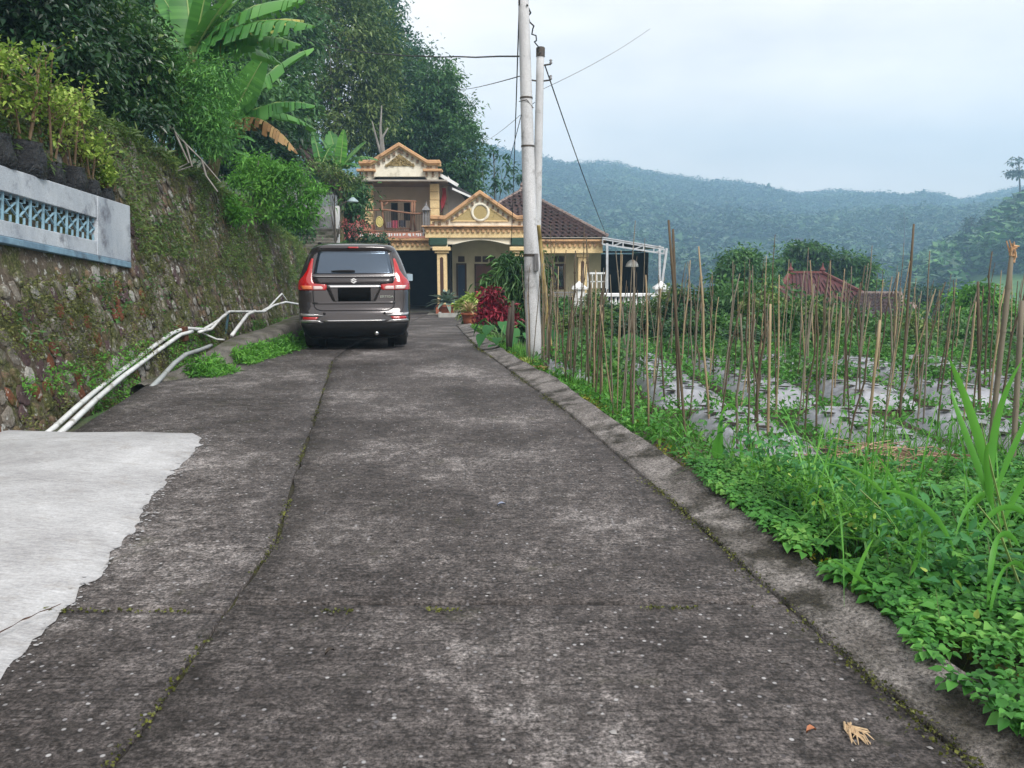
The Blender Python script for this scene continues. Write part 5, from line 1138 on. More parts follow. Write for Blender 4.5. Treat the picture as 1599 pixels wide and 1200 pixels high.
# ------------------------------------------------------------------ parapet with vent blocks, on the wall
def build_parapet():
    X = lambda y: -4.84 + .115*(9.95 - y)
    def on(px, py, off=0.):     # meet the sight line with the parapet face
        d = ray(px, py); t = (-4.84 + .115*9.95 + off)/(d.x + .115*d.y); return Vector((d.x*t, d.y*t, EYE + d.z*t))
    PB = M('parapet_plaster', (.48, .52, .56), (.31, .35, .40), 2.2, .9, .3, 30, stain=(.13, .14, .17), stain_scale=2.4, stain_lo=.53, vs=(1, 1, .45), grit=.25)
    PL = M('parapet_blue', (.20, .33, .42), (.10, .17, .24), 5, .9, .2, stain=(.06, .07, .09), stain_scale=3, stain_lo=.55)
    VB = M('vent_block_blue', (.26, .42, .52), (.15, .28, .36), 6, .9, .1, stain=(.12, .16, .18), stain_scale=6, stain_lo=.56)
    w = thing('parapet_wall', 'weathered pale blue parapet with patterned vent blocks on the stone wall', 'parapet', on(100, 380)); o = Vector(w.location)
    dpt = Vector((-.16, -.018, 0)); Lx = lambda x, x0, y0, x1, y1: y0 + (y1 - y0)*(x - x0)/(x1 - x0)
    top = lambda x: Lx(x, 0, 258, 203, 322); bot = lambda x: Lx(x, 0, 368, 205, 410); wt = lambda x: Lx(x, 0, 297, 152, 341); wb = lambda x: Lx(x, 0, 343, 152, 377)
    def slab(name, c4, mat, d=dpt, off=0., par=w):
        q = [on(a, b, off) - o for a, b in c4]; q2 = [v + d for v in q]
        return MB().add(q + q2, [(0, 1, 2, 3), (7, 6, 5, 4)] + [(i, i + 4, (i + 1) % 4 + 4, (i + 1) % 4) for i in range(4)]).build(name, mat, par, bevel=.006)
    xa = -330
    slab('upper_band', [(xa, top(xa)), (152, top(152)), (152, wt(152)), (xa, wt(xa))], PB)
    slab('lower_band', [(xa, wb(xa)), (152, wb(152)), (152, bot(152)), (xa, bot(xa))], PB)
    slab('end_pillar', [(152.6, top(152.6)), (203, top(203)), (205, bot(205)), (152.6, bot(152.6))], PB, off=.006)
    slab('base_ledge', [(xa, bot(xa)), (205, bot(205)), (205.5, bot(205) + 9), (xa, bot(xa) + 14)], PL, Vector((-.2, -.02, 0)), .025)
    slab('vent_shade_sheet', [(xa, wt(xa) - 3), (158, wt(158) - 3), (158, wb(158) + 3), (xa, wb(xa) + 3)], DARK, Vector((-.02, 0, 0)), -.12)  # dark sheet stands in for the shade behind the vent openings
    xs = [-64, -22, 2, 26, 46, 66, 85, 103, 120, 136, 152]
    for a, b in zip(xs, xs[1:]):
        m = MB()
        def P(u, v): x = a + (b - a)*u; return on(x, wt(x) + (wb(x) - wt(x))*v, -.035) - o
        def br(p, q, t): m.bar(P(*p), P(*q), t, .022, (1, .115, 0))
        br((.06, -.02), (.06, 1.02), .017)
        br((.58, .0), (.58, .24), .006); br((.58, .76), (.58, 1.), .006)
        br((.14, .26), (.40, .26), .006); br((.14, .74), (.40, .74), .006); br((.25, .28), (.92, .72), .007); br((.92, .28), (.25, .72), .007)
        m.build('vent_block', VB, w)
    # planting bags with lime shrubs behind the parapet
    BAG = M('planting_bag', (.006, .007, .009), (.012, .013, .016), 12, .34, 1., 26, spec=.35, bdist=.05)
    TW = M('twig_tan', (.20, .14, .08), (.12, .08, .05), 10, .9, .3)
    info = [(14, 250, .17, 'leftmost slumped black planting bag with lime shrub on the parapet', 34), (62, 264, .19, 'broad crumpled black planting bag, second from the left on the parapet', 54), (100, 284, .13, 'small upright black planting bag in the middle of the parapet', 60), (133, 296, .15, 'black planting bag with bare stems, second from the right on the parapet', 44), (160, 306, .11, 'small sagging black planting bag, last before the bare parapet end', 30), (183, 316, .09, 'low dark planting bag almost hidden at the parapet end', 12)]
    for k, (px, py, r, lab, nc) in enumerate(info):
        y = on(px, py).y; p = on(px, top(px)) + Vector((-.13, 0, 0)); t = thing('planting_bag', lab, 'planting bag', p, 0, 'black planting bags on the parapet'); rr = random.Random(k)
        m = MB().lathe([(r*.7, -.02), (r*1.0, .0), (r*1.12, r*.5), (r*1.08, r*1.0), (r*.92, r*1.5), (r*1.0, r*1.75), (r*.75, r*1.55), (r*.2, r*1.4)], (0, 0, 0), 16, .13)
        m.v = [(x*.8, yy*1.25, z) for x, yy, z in m.v]; m.build('bag', BAG, t, True)
        st = MB(); P = []
        H = [.85, .95, 1.15, 1.0, .8, .3][k]
        for s in range(5 + k % 2):
            a = rr.uniform(0, 6.28); l = H*rr.uniform(.6, 1); e = Vector((math.cos(a)*.18*H, math.sin(a)*.32*H, r*1.3 + l)); b = Vector((math.cos(a)*.03, math.sin(a)*.03, r*1.2)); mid = b.lerp(e, .5) + Vector((0, rr.uniform(-.06, .06), .05))
            st.tube([b, mid, e], [.012, .009, .004], 5)
            for q in range(9):
                f = rr.uniform(.35, 1.0); c = b.lerp(e, f); tw = c + Vector((rr.uniform(-.16, .16), rr.uniform(-.2, .2), rr.uniform(.0, .18)))*H; st.tube([c, tw], [.005, .002], 3); P += [c.lerp(tw, g) for g in (.5, .8, 1., 1.1)]
        st.build('stem', TW, t)
        if P:
            P = np.repeat(np.array([tuple(v) for v in P]), 3, 0); P = P + RNG.normal(size=P.shape)*.035
            scatter_leaves('foliage', P, np.tile([0, 0, 1.], (len(P), 1)), .05, L_LIME, None, None, .7, True, .7, 10 + k, t)
# ------------------------------------------------------------------ trees and shrubs, placed from the survey
def ter(x, y): return float(hillside_z(x, y)) if x < float(hill_bound(y)) else float(ground_z(x, y))
def ptree(name, label, Y, lob, nclump, per, leaf, mat, base=None, r0=.15, seed=1, cat='tree', bz=None, group=None, depth=1.0, **kw):
    """lob: (px, py, rx, ry) crown lobes as surveyed; base: px of the foot"""
    k = Y/1200*1.02; bx = at(base if base is not None else lob[0][0], 400, Y).x
    if bx < -3 and Y < 26 and bx > float(hill_bound(Y)) - .25: bx = float(hill_bound(Y)) - .25
    z = ter(bx, Y) if bz is None else bz
    ls = []; rg = random.Random(seed)
    for q in lob:
        c = at(q[0], q[1], Y); dy = rg.uniform(-.3, .3)*q[2]*k; ls.append((c.x - bx, dy + (q[4] if len(q) > 4 else 0), c.z - z, q[2]*k, q[2]*k*depth, q[3]*k))
    return tree(name, label, (bx, Y, z), ls, nclump, per, leaf, mat, r0, seed, group, cat=cat, **kw)
RIBM = M('leaf_rib', (.20, .32, .10), (.28, .38, .14), 8, .5, 0)
def banana_leaf(parent, p0, p1, p2, w, mat, torn=.5, roll=0., seed=0, n=26, rib=True):
    rng = random.Random(seed); p0, p1, p2 = Vector(p0), Vector(p1), Vector(p2); C = lambda t: p0*(1 - t)**2 + p1*2*t*(1 - t) + p2*t*t
    V = []; F = []; share = torn < .15; up = Vector((0, 0, 1))
    def edge(t, s):
        c = C(t); d = (C(min(t + .02, 1)) - C(max(t - .02, 0))).normalized(); sd = d.cross(up)
        sd = sd.normalized() if sd.length > .05 else Vector((1, 0, 0)); nn = sd.cross(d)
        sd = sd*math.cos(roll) + nn*math.sin(roll); nn = sd.cross(d).normalized()
        pr = min(1, (t/.12))**.6*(max(0, 1 - ((t - .35)/.66)**2) if t > .35 else 1)**.6
        return c, sd*s, nn, d, w*.5*pr
    t0 = .10
    for s in (-1, 1):
        prev = None; droop = 0; sk = 0
        for k in range(n):
            ta, tb = t0 + (1 - t0)*k/n, t0 + (1 - t0)*(k + 1)/n
            if not share or k == 0: 
                if k == 0 or rng.random() < torn: droop = rng.uniform(.1, .75)*torn*1.3 + (rng.uniform(.3, .8) if torn > .5 else 0); sk = rng.uniform(-.08, .3)*torn; new = True
                else: new = False
            pa = edge(ta, s); pb = edge(tb - (.004 if not share else 0), s)
            def pt(e, f): return e[0] + e[1]*e[4]*f + e[2]*e[4]*.28*f*(1 - f*.6) - up*e[4]*droop*f*f + e[3]*e[4]*sk*f
            if not new and prev is not None and k > 0: i = prev
            else: i = len(V); V += [pt(pa, 0), pt(pa, .5), pt(pa, 1.)]
            j = len(V); V += [pt(pb, 0), pt(pb, .5), pt(pb, 1.)]; prev = j
            F += [(i, i + 1, j + 1, j), (i + 1, i + 2, j + 2, j + 1)]
    lf = MB().add(V, F).build('leaf', mat, parent, True)
    if rib: MB().tube([C(t) for t in (0, .15, .35, .6, .85, 1)], [w*.05, w*.04, w*.032, w*.022, w*.013, w*.005], 5).build('midrib', RIBM, lf, True)
    return lf
def banana(label, base_px, Y, crown_px, leaves, zb=None, stem=.10, seed=0, group='banana plants on the slope'):
    c = at(*crown_px, Y); bx = at(*base_px, Y)
    if Y < 26: bx.x = min(bx.x, float(hill_bound(Y)) - .3)
    z = ter(bx.x, Y) if zb is None else zb; b = Vector((bx.x, Y, z))
    o = thing('banana_plant', label, 'banana plant', b, 0, group)
    MB().tube([Vector((0, 0, -.2)), (c - b)*.5, c - b], [stem*1.3, stem, stem*.7], 10).build('stem', M('banana_stem', (.16, .17, .07), (.10, .07, .04), 6, .7, .2), o, True)
    for i, (tx, ty, dy, lift, w, mat, torn, roll) in enumerate(leaves):
        t = at(tx, ty, Y + dy) - b; p = c - b; L = (t - p).length; m = p.lerp(t, .45) + Vector((0, 0, lift*L))
        banana_leaf(o, p, m, t, w, mat, torn, roll, seed*50 + i)
def build_left_plants():
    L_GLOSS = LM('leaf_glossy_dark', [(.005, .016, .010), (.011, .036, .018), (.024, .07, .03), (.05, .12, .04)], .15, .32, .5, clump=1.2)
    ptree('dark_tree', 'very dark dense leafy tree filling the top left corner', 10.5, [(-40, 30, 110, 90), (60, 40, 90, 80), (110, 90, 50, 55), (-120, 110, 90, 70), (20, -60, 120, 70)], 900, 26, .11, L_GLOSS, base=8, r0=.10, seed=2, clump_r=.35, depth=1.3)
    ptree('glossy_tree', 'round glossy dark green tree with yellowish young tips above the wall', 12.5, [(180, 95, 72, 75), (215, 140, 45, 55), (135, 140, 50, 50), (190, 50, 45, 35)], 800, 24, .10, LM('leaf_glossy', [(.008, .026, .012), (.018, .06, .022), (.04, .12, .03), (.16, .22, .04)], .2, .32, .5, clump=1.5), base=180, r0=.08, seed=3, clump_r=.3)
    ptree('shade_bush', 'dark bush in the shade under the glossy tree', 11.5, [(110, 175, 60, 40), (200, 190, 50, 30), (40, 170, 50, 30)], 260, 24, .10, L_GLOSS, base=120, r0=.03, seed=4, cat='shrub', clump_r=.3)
    k = 0
    for px, py, rx, ry, Y, m, lab in ((250, 30, 70, 60, 22, L_FOREST, 'dark background tree behind the banana leaves at the top'), (340, 110, 80, 80, 26, L_FOREST, 'shadowy tree between the banana plants and the tall olive tree'), (420, 140, 60, 100, 34, L_FOREST, 'dim green tree left of the pale slender trunk'), (310, 20, 90, 60, 30, L_MID, 'dark high crown behind the upper banana leaves'), (120, -20, 90, 50, 24, L_FOREST, 'dark tree top showing above the glossy tree'), (420, 20, 70, 70, 40, L_FOREST, 'dark crown at the top edge beside the olive tree'), (395, 225, 55, 55, 27, L_DARK, 'dark thicket behind the bright round bush')):
        ptree('hillside_tree', lab, Y, [(px, py, rx, ry), (px - rx*.5, py + ry*.5, rx*.7, ry*.6), (px + rx*.5, py + ry*.4, rx*.7, ry*.6)], 380, 26, .0075*Y, m, r0=.12, seed=20 + k, clump_r=.020*Y); k += 1
    ptree('olive_tree', 'tall olive green tree with a straight pale trunk on the hill', 48, [(535, 40, 75, 60), (560, 120, 60, 65), (490, 110, 50, 60), (540, 190, 55, 45), (505, -10, 70, 50), (580, 70, 40, 60), (470, 40, 40, 60), (465, 170, 45, 50), (585, 165, 40, 45)], 1200, 30, .24, L_OLIVE, base=522, r0=.22, seed=5, clump_r=.7, bark=BARK_PALE, limbs=12)
    ptree('tall_dark_tree', 'tall dark tree rising behind the olive tree to the top edge', 60, [(585, 10, 40, 45), (610, 90, 42, 60), (560, -30, 60, 40), (600, 45, 28, 36), (640, 110, 30, 38)], 560, 28, .28, L_TEAL, base=600, r0=.3, seed=6, clump_r=1.0)
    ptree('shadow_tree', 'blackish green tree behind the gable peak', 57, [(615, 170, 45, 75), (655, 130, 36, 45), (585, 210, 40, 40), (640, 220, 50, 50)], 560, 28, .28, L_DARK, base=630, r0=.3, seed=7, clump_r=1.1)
    ptree('broad_tree', 'broad dense green tree behind the upper roof, at the edge of the sky', 52, [(685, 135, 36, 38), (700, 190, 48, 50), (715, 250, 45, 50), (660, 230, 45, 60), (728, 290, 24, 36), (672, 180, 40, 50), (690, 300, 55, 40)], 1150, 32, .25, L_FOREST, base=690, r0=.3, seed=8, clump_r=.62)
    ptree('open_tree', 'thin tree with separate leaf bunches beside the hip roof', 47, [(768, 236, 11, 8), (785, 246, 10, 7), (798, 262, 11, 7), (775, 268, 12, 8), (806, 278, 13, 7), (770, 290, 13, 9), (790, 290, 11, 8), (752, 255, 8, 8)], 52, 9, .3, L_TEAL, base=776, r0=.07, seed=9, clump_r=.32, limbs=9, hollow=.1, bz=-1)
    ptree('feathery_bush', 'tall feathery light green bush below the big banana leaves', 13.2, [(300, 150, 48, 55), (275, 115, 35, 35), (330, 195, 40, 45), (345, 130, 30, 35), (285, 205, 40, 35)], 520, 26, .08, LM('leaf_feather', G_(1.9), .4, clump=1.2), base=300, r0=.04, seed=10, cat='shrub', clump_r=.28, aspect=.25, limbs=10)
    ptree('bright_bush', 'bright green rounded bush leaning over the wall top', 18.5, [(425, 285, 34, 32), (476, 322, 28, 28), (396, 258, 30, 22), (456, 272, 26, 22), (440, 335, 36, 20), (490, 300, 18, 22), (410, 310, 26, 22), (380, 282, 20, 16), (462, 345, 26, 14)], 460, 22, .105, L_BRIGHT, base=445, r0=.05, seed=11, cat='shrub', clump_r=.24, hollow=.15, aspect=.3, bark=BARK_PALE, limbs=12)
    ptree('wall_bush', 'small green bush growing on the wall crest', 15.5, [(345, 318, 26, 16), (372, 335, 20, 13)], 70, 22, .09, L_BRIGHT, base=350, r0=.02, seed=12, cat='shrub', clump_r=.2)
    ptree('dry_shrub', 'thin half dry shrub in front of the cottage roof', 31, [(520, 272, 24, 20), (500, 262, 18, 14), (542, 282, 18, 16)], 90, 16, .14, L_OLIVE, base=530, r0=.05, seed=13, cat='shrub', clump_r=.35, limbs=10)
    ptree('flower_shrub', 'dark shrub with pink flowers left of the balcony', 35, [(555, 352, 24, 22), (585, 375, 22, 14), (535, 365, 20, 18), (570, 385, 30, 14)], 170, 18, .15, L_DARK, base=556, r0=.04, seed=14, cat='shrub', clump_r=.35)
    ptree('pink_flowers', 'pink blossoms spread over the dark balcony shrub', 33.7, [(555, 345, 22, 16), (545, 360, 18, 12), (515, 358, 8, 8)], 22, 12, .12, L_PINK, base=552, r0=.02, seed=15, cat='flowers', clump_r=.25, limbs=2)
    ptree('spiky_shrub', 'light green spiky plant at the lamp post foot', 34, [(515, 375, 14, 12), (530, 385, 12, 8)], 40, 20, .28, L_BRIGHT, base=518, r0=.03, seed=16, cat='plant', clump_r=.3, aspect=.14)
    ptree('garden_shrub', 'dark green shrubs between the cottage and the lamp post', 34.5, [(545, 315, 22, 25), (520, 335, 18, 14), (560, 300, 14, 20), (500, 340, 12, 10)], 150, 20, .22, L_FOREST, base=545, r0=.05, seed=17, cat='shrub', clump_r=.45)
    ptree('stair_bush', 'shady bush beside the mossy garden steps', 27, [(475, 362, 22, 14), (455, 350, 20, 20)], 80, 20, .13, L_DARK, base=470, r0=.03, seed=18, cat='shrub', clump_r=.3)
    # bare grey snags behind the gable
    o = thing('bare_tree', 'two bare pale trunks without leaves left of the gable', 'tree', at(590, 330, 46)); b = o.location; m = MB()
    for pl in (((598, 250), (590, 225), (581, 190)), ((597, 245), (594, 200), (596, 165)), ((600, 250), (597, 215), (606, 200))): m.tube([Vector((0, 0, -1))] + [at(x, y, 46) - b for x, y in pl], [.16, .12, .08, .03], 6)
    m.build('trunk', BARK_PALE, o, True)
    # bananas
    G, D = L_BANANA, L_DRY; YB = LM('leaf_yellowing', [(.10, .16, .03), (.22, .26, .05), (.42, .36, .08), (.5, .40, .12)], .3, tcol=(.4, .35, .05), clump=.4)
    banana('big banana plant with huge upright leaves at the top', (305, 250), 14, (302, 85), [
        (285, -60, .2, .05, .62, G, .05, .5), (330, -50, -.3, .05, .6, G, .05, -.4), (250, -10, .3, .1, .6, G, .1, .6), (370, -20, -.4, .1, .62, G, .3, -.3), (475, 0, -.6, .25, .62, G, .7, -.3), (490, 40, -1., .22, .55, G, .7, -.3), (405, -30, .3, .12, .6, G, .4, -.2),
        (475, 32, .5, .22, .62, YB, .8, -.3), (470, 70, .0, .25, .58, G, .7, -.2), (215, 30, 1.0, .2, .5, G, .5, .2), (440, 100, 1.2, .3, .45, G, .6, 0)], stem=.13, seed=1)
    banana('banana plant with a broad folded leaf and one brown hanging leaf', (350, 260), 15.5, (352, 205), [
        (415, 85, -.2, .05, .55, G, .04, .9), (492, 165, .4, .30, .52, G, .6, -.2), (490, 75, .8, .25, .55, G, .6, -.2), (465, 240, -.3, .55, .46, D, .8, 0), (330, 100, .4, .1, .5, G, .2, .4), (440, 135, 1., .35, .36, G, .5, 0), (495, 205, 1.2, .4, .36, G, .7, 0), (300, 150, .5, .3, .4, G, .3, .3)], stem=.10, seed=2)
    banana('young banana plant with two low arching leaves over the hollow', (335, 300), 14.2, (330, 258), [(398, 222, -.2, .55, .24, G, .1, -.3), (388, 246, -.1, .5, .24, G, .2, -.3), (310, 190, .2, .2, .25, L_BRIGHT, .1, .3), (360, 190, .5, .2, .25, G, .2, 0)], stem=.05, seed=3)
    banana('banana plant between the cottage eave and the balcony gable', (530, 350), 34, (530, 268), [
        (500, 215, -.3, .1, .9, G, .3, .4), (537, 203, 0, .02, .55, L_BRIGHT, .1, 1.0), (572, 222, -.4, .1, 1.1, G, .1, -.6), (478, 262, .5, .4, .9, G, .4, .2), (590, 250, .6, .4, .9, G, .5, -.2), (515, 205, .8, .1, .9, G, .3, .2), (560, 262, -.8, .4, .8, G, .5, 0), (528, 296, -.6, .5, .6, D, .8, 0)], stem=.16, seed=4)
    banana('banana plant right beside the cottage roof end', (500, 330), 33.2, (502, 262), [(488, 205, 0, .1, .8, G, .4, .4), (465, 235, .3, .35, .8, G, .6, .2), (522, 225, .4, .3, .8, G, .5, -.2), (510, 300, -.5, .5, .8, G, .5, 0), (480, 292, -.4, .5, .7, G, .6, 0)], stem=.15, seed=5)
    # dry twigs hanging at the crest, terrace grass
    o = thing('fallen_branch', 'bare crooked branch hanging over the wall crest', 'branch', at(262, 195, 12.6)); b = o.location; m = MB()
    for pl in (((262, 195), (290, 225), (315, 250), (345, 285)), ((270, 200), (295, 255), (280, 262)), ((290, 225), (300, 260), (275, 268)), ((315, 250), (322, 275), (340, 300))): m.tube([at(x, y, 12.6) - b for x, y in pl], [.02, .016, .012, .006][:len(pl)], 5)
    m.build('limb', BARK_PALE, o)
    r = np.random.default_rng(31); n = 9000; y = 5 + 21*r.random(n); d = 5*r.random(n)**1.5; x = hill_bound(y) - d; z = hillside_z(x, y) + .05 + .25*r.random(n)*fbm(x*2, y*2)
    scatter_leaves('terrace_grass', np.stack([x, y, z], 1), np.tile([0.2, 0, 1.], (n, 1)), .16, L_OLIVE, 'mixed grass and weeds on the terrace above the wall', seed=33, aspect=.2)
    n = 7000; y = 26 + 34*r.random(n); d = 14*r.random(n); x = hill_bound(y) - d; z = hillside_z(x, y) + .2*r.random(n)
    scatter_leaves('slope_undergrowth', np.stack([x, y, z + .1], 1), np.tile([0.2, -.3, 1.], (n, 1)), .5, L_FOREST, 'dark undergrowth on the slope beside and behind the house', seed=34, aspect=.4)
    ptree('lime_herb', 'lime green herbs sprouting on the bank behind the planting bags', 9.4, [(20, 200, 45, 30), (-40, 190, 60, 35), (70, 205, 30, 22), (140, 225, 26, 24)], 200, 18, .07, L_LIME, base=40, r0=.012, seed=36, cat='herbs', clump_r=.14, limbs=10, bark=M('twig_tan', (.2, .14, .08)))
# ------------------------------------------------------------------ right side garden
def rosette(name, label, loc, n, L, W, mat, el=(0.1, 1.3), seed=0, cat='plant', droop=.35, group=None, part='leaf', seg=7, fold=.25):
    """spiky plant: every leaf a part"""
    o = thing(name, label, cat, loc, 0, group); rg = random.Random(seed)
    for k in range(n):
        f = k/max(1, n - 1); e = el[0] + (el[1] - el[0])*f + rg.uniform(-.1, .1); a = k*2.4 + rg.uniform(-.25, .25); l = L*rg.uniform(.8, 1.1)*(1 - .25*f)
        d = Vector((math.cos(a)*math.cos(e), math.sin(a)*math.cos(e), math.sin(e))); s = d.cross(Vector((0, 0, 1))).normalized(); u = s.cross(d); V = []; F = []
        for i in range(seg + 1):
            t = i/seg; c = d*l*t - Vector((0, 0, 1))*l*droop*t**2.2; w = W*(math.sin(PI*min(1, .12 + .88*t)))**.7*(1 - t*.25) if t < 1 else .0
            V += [c - s*w*.5 + u*w*fold, c, c + s*w*.5 + u*w*fold]
        for i in range(seg): b = i*3; F += [(b, b + 1, b + 4, b + 3), (b + 1, b + 2, b + 5, b + 4)]
        MB().add(V, F).build(part, mat, o, True)
    return o
def big_leaf_plant(label, loc, specs, mat, seed=0, group=None, shape='heart'):
    o = thing('taro_plant' if shape == 'heart' else 'broadleaf_plant', label, 'plant', loc, 0, group); rg = random.Random(seed)
    ST = M('leaf_stalk', (.10, .20, .06), (.07, .15, .04), 5, .6, 0)
    for (px, py, dy, size, tilt) in specs:
        tip = at(px, py, loc[1] + dy) - Vector(loc); MB().tube([(0, 0, -.05), Vector((tip.x*.3, tip.y*.3, tip.z*.7)), tip], [.02, .016, .01], 5).build('stalk', ST, o)
        out = Vector((tip.x, tip.y - .3, 0)); out = out.normalized() if out.length > .01 else Vector((0, -1, 0)); d = (out*math.cos(tilt) - Vector((0, 0, 1))*math.sin(tilt)).normalized(); s = d.cross(Vector((0, 0, 1))).normalized(); u = s.cross(d); V = [tip]; F = []
        prof = [(-.28, .26), (-.22, .42), (.0, .50), (.3, .44), (.6, .27), (.85, .10), (1.0, .0)] if shape == 'heart' else [(.0, .06), (.15, .26), (.35, .34), (.6, .30), (.85, .14), (1.0, .0)]
        V = []
        for t, w in prof: c = tip + d*size*t - Vector((0, 0, 1))*size*.18*max(t, 0)**2; V += [c + s*size*w + u*size*w*.25, c, c - s*size*w + u*size*w*.25]
        for i in range(len(prof) - 1): b = i*3; F += [(b, b + 1, b + 4, b + 3), (b + 1, b + 2, b + 5, b + 4)]
        MB().add(V, F).build('leaf', mat, o, True)
def pot(label, loc, r, h, mat=None):
    o = MB().lathe([(r*.65, 0), (r*.8, h*.4), (r*.95, h*.85), (r*1.08, h*.86), (r*1.08, h), (r*.9, h), (r*.85, h*.85)], (0, 0, 0), 14).build('flower_pot', mat or TERRA, None, True, 0, loc); return tag(o, label, 'flower pot')
def build_right_garden():
    AG = LM('leaf_agave', [(.10, .15, .13), (.17, .24, .20), (.27, .36, .30), (.36, .45, .38)], .1, .4)
    g = Vector((at(698, 490, 34.5).x, 34.5, float(road_z(34.5)))); pot('terracotta pot under the silver green rosette plant', g, .42, .5); rosette('rosette_plant', 'large silver green rosette plant with a dark heart by the porch column', g + Vector((0, 0, .62)), 34, 1.05, .22, AG, (-.25, 1.2), 3, droop=.25)
    rosette('rosette_heart', 'dark purple upright leaves in the middle of the rosette plant', g + Vector((0, -.05, .70)), 14, .62, .13, LM('leaf_purple', [(.012, .009, .012), (.03, .018, .022), (.05, .035, .035), (.08, .05, .05)], .1), (.75, 1.45), 8, droop=.1)
    Y = 25.
    ptree('red_cordyline', 'crimson leaved shrub standing out in the garden by the lane', 16.6, [(764, 458, 6, 9), (763, 474, 10, 12), (771, 488, 11, 12), (758, 492, 8, 9)], 100, 18, .12, LM('leaf_crimson', [(.035, .006, .012), (.10, .010, .02), (.26, .016, .04), (.48, .06, .09)], .2, tcol=(.4, .02, .04), clump=1.3), base=767, r0=.02, seed=6, cat='shrub', clump_r=.15, aspect=.3)
    ptree('red_cordyline', 'smaller wine red shrub behind the bamboo stems', 16.8, [(793, 487, 6, 9), (797, 498, 6, 7)], 30, 14, .13, MATS['leaf_crimson'], base=795, r0=.02, seed=7, cat='shrub', clump_r=.2, aspect=.3)
    ptree('croton', 'yellow green shrub left of the crimson shrub', Y + 2, [(742, 472, 17, 9), (733, 480, 12, 8), (757, 473, 8, 9)], 80, 16, .24, L_LIME, base=742, r0=.03, seed=8, cat='shrub', clump_r=.25, aspect=.35)
    ptree('garden_bush', 'low dark bush under the crimson shrub', Y - 1.5, [(752, 508, 20, 9), (780, 512, 20, 11), (738, 500, 10, 8)], 110, 18, .2, L_DARK, base=760, r0=.02, seed=9, cat='shrub', clump_r=.25)
    ptree('lime_bush', 'small lime tufted bush right of the crimson shrub', Y - 1, [(782, 478, 9, 9), (812, 490, 12, 16)], 50, 16, .2, L_BRIGHT, base=785, r0=.02, seed=10, cat='shrub', clump_r=.22)
    g = grd(733, 508); pot('orange clay pot at the bend of the lane', g, .24, .36); rosette('spiky_pot_plant', 'tan and pink spiky plant in the orange pot', g + Vector((0, 0, .38)), 26, .75, .07, LM('leaf_tan', [(.20, .10, .06), (.34, .18, .11), (.42, .3, .16), (.3, .3, .12)], .2), (.1, 1.4), 4)
    Yb = 18.
    ptree('bamboo_shrub', 'dark green shrub with narrow drooping leaves left of the pole', Yb, [(800, 425, 24, 20), (785, 445, 22, 18), (825, 440, 22, 24), (800, 410, 14, 9), (835, 470, 15, 24), (805, 470, 22, 20), (850, 410, 7, 14), (800, 492, 12, 20), (815, 505, 14, 22)], 300, 20, .22, LM('leaf_bamboo', [(.012, .036, .016), (.032, .09, .032), (.08, .18, .055), (.15, .29, .09)], .2, clump=1.), base=798, r0=.05, seed=11, cat='shrub', clump_r=.24, aspect=.16, droop=.45, limbs=12)
    o = thing('dark_stump', 'thin dark forked trunk at the foot of the bamboo shrub', 'trunk', grd(795, 548)); b = o.location; m = MB()
    for pl in (((795, 552), (793, 520), (797, 480)), ((795, 545), (800, 505), (801, 470))): m.tube([at(x, y, b.y) - b for x, y in pl], [.05, .04, .025], 6)
    m.build('trunk', BARK, o, True)
    big_leaf_plant('cluster of heart shaped taro leaves beside the dark trunk', tuple(grd(782, 540)), [(764, 512, -.2, .22, .5), (752, 526, -.5, .18, .9), (787, 508, .2, .27, .8), (812, 506, .3, .25, .6), (776, 530, -.6, .16, .4), (822, 524, -.2, .19, .9), (745, 512, .2, .15, 1.1), (796, 532, -.5, .17, .6), (768, 542, -.7, .13, .9), (803, 518, -.1, .20, 1.2), (757, 500, .4, .17, .5)], LM('leaf_taro', [(.010, .045, .020), (.022, .085, .034), (.05, .165, .055), (.09, .25, .085)], .25, .6, .12), 1)
    for k, (lab, px, py, sp) in enumerate((('broad upright leaves right behind the thick pole', 858, 560, [(858, 515, 0, .8, 1.2), (850, 520, .2, .6, 1.2), (872, 525, -.2, .6, 1.1)]), ('dark broad leaved plant between pole and stakes', 905, 565, [(900, 512, 0, .85, 1.2), (912, 520, .2, .7, 1.1), (890, 525, -.3, .6, 1.2), (925, 520, .3, .7, 1.2)]), ('broad green leaves behind the first tall stakes', 985, 565, [(985, 520, 0, .8, 1.3), (1000, 530, 0, .7, 1.1), (1030, 525, .4, .8, 1.2), (960, 535, .2, .6, 1.)]), ('broad leaved plant far along the bed edge', 1095, 562, [(1085, 525, 0, .8, 1.2), (1105, 530, .2, .7, 1.2), (1120, 540, 0, .6, 1.)]), ('pale broad leaves left of the far mulch bed', 1225, 560, [(1215, 528, 0, .7, 1.2), (1235, 532, .1, .7, 1.1), (1200, 540, 0, .6, 1.)]))):
        Y = 14.5 + k*.4; p = at(px, py, Y); big_leaf_plant(lab, (p.x, Y, float(ground_z(p.x, Y))), sp, MATS['leaf_taro'], k + 3, None, 'blade')
    # lemongrass at the pole
    for k, (px, py, n, L, mat, lab) in enumerate(((826, 578, 46, .62, L_LIME, 'light green grass clump left of the pole foot'), (845, 588, 34, .55, L_DRY, 'dry straw coloured grass clump in front of the pole'), (866, 590, 50, .60, L_LIME, 'yellow green arching grass clump right of the pole'), (884, 598, 26, .4, L_BRIGHT, 'low green grass tuft at the kerb past the pole'))):
        g = grd(px, py, -.1); rosette('grass_clump', lab, g, n, L, .028, mat, (.5, 1.45), 60 + k, 'grass', .75, 'grass clumps at the pole foot', 'blade', 8, .15)
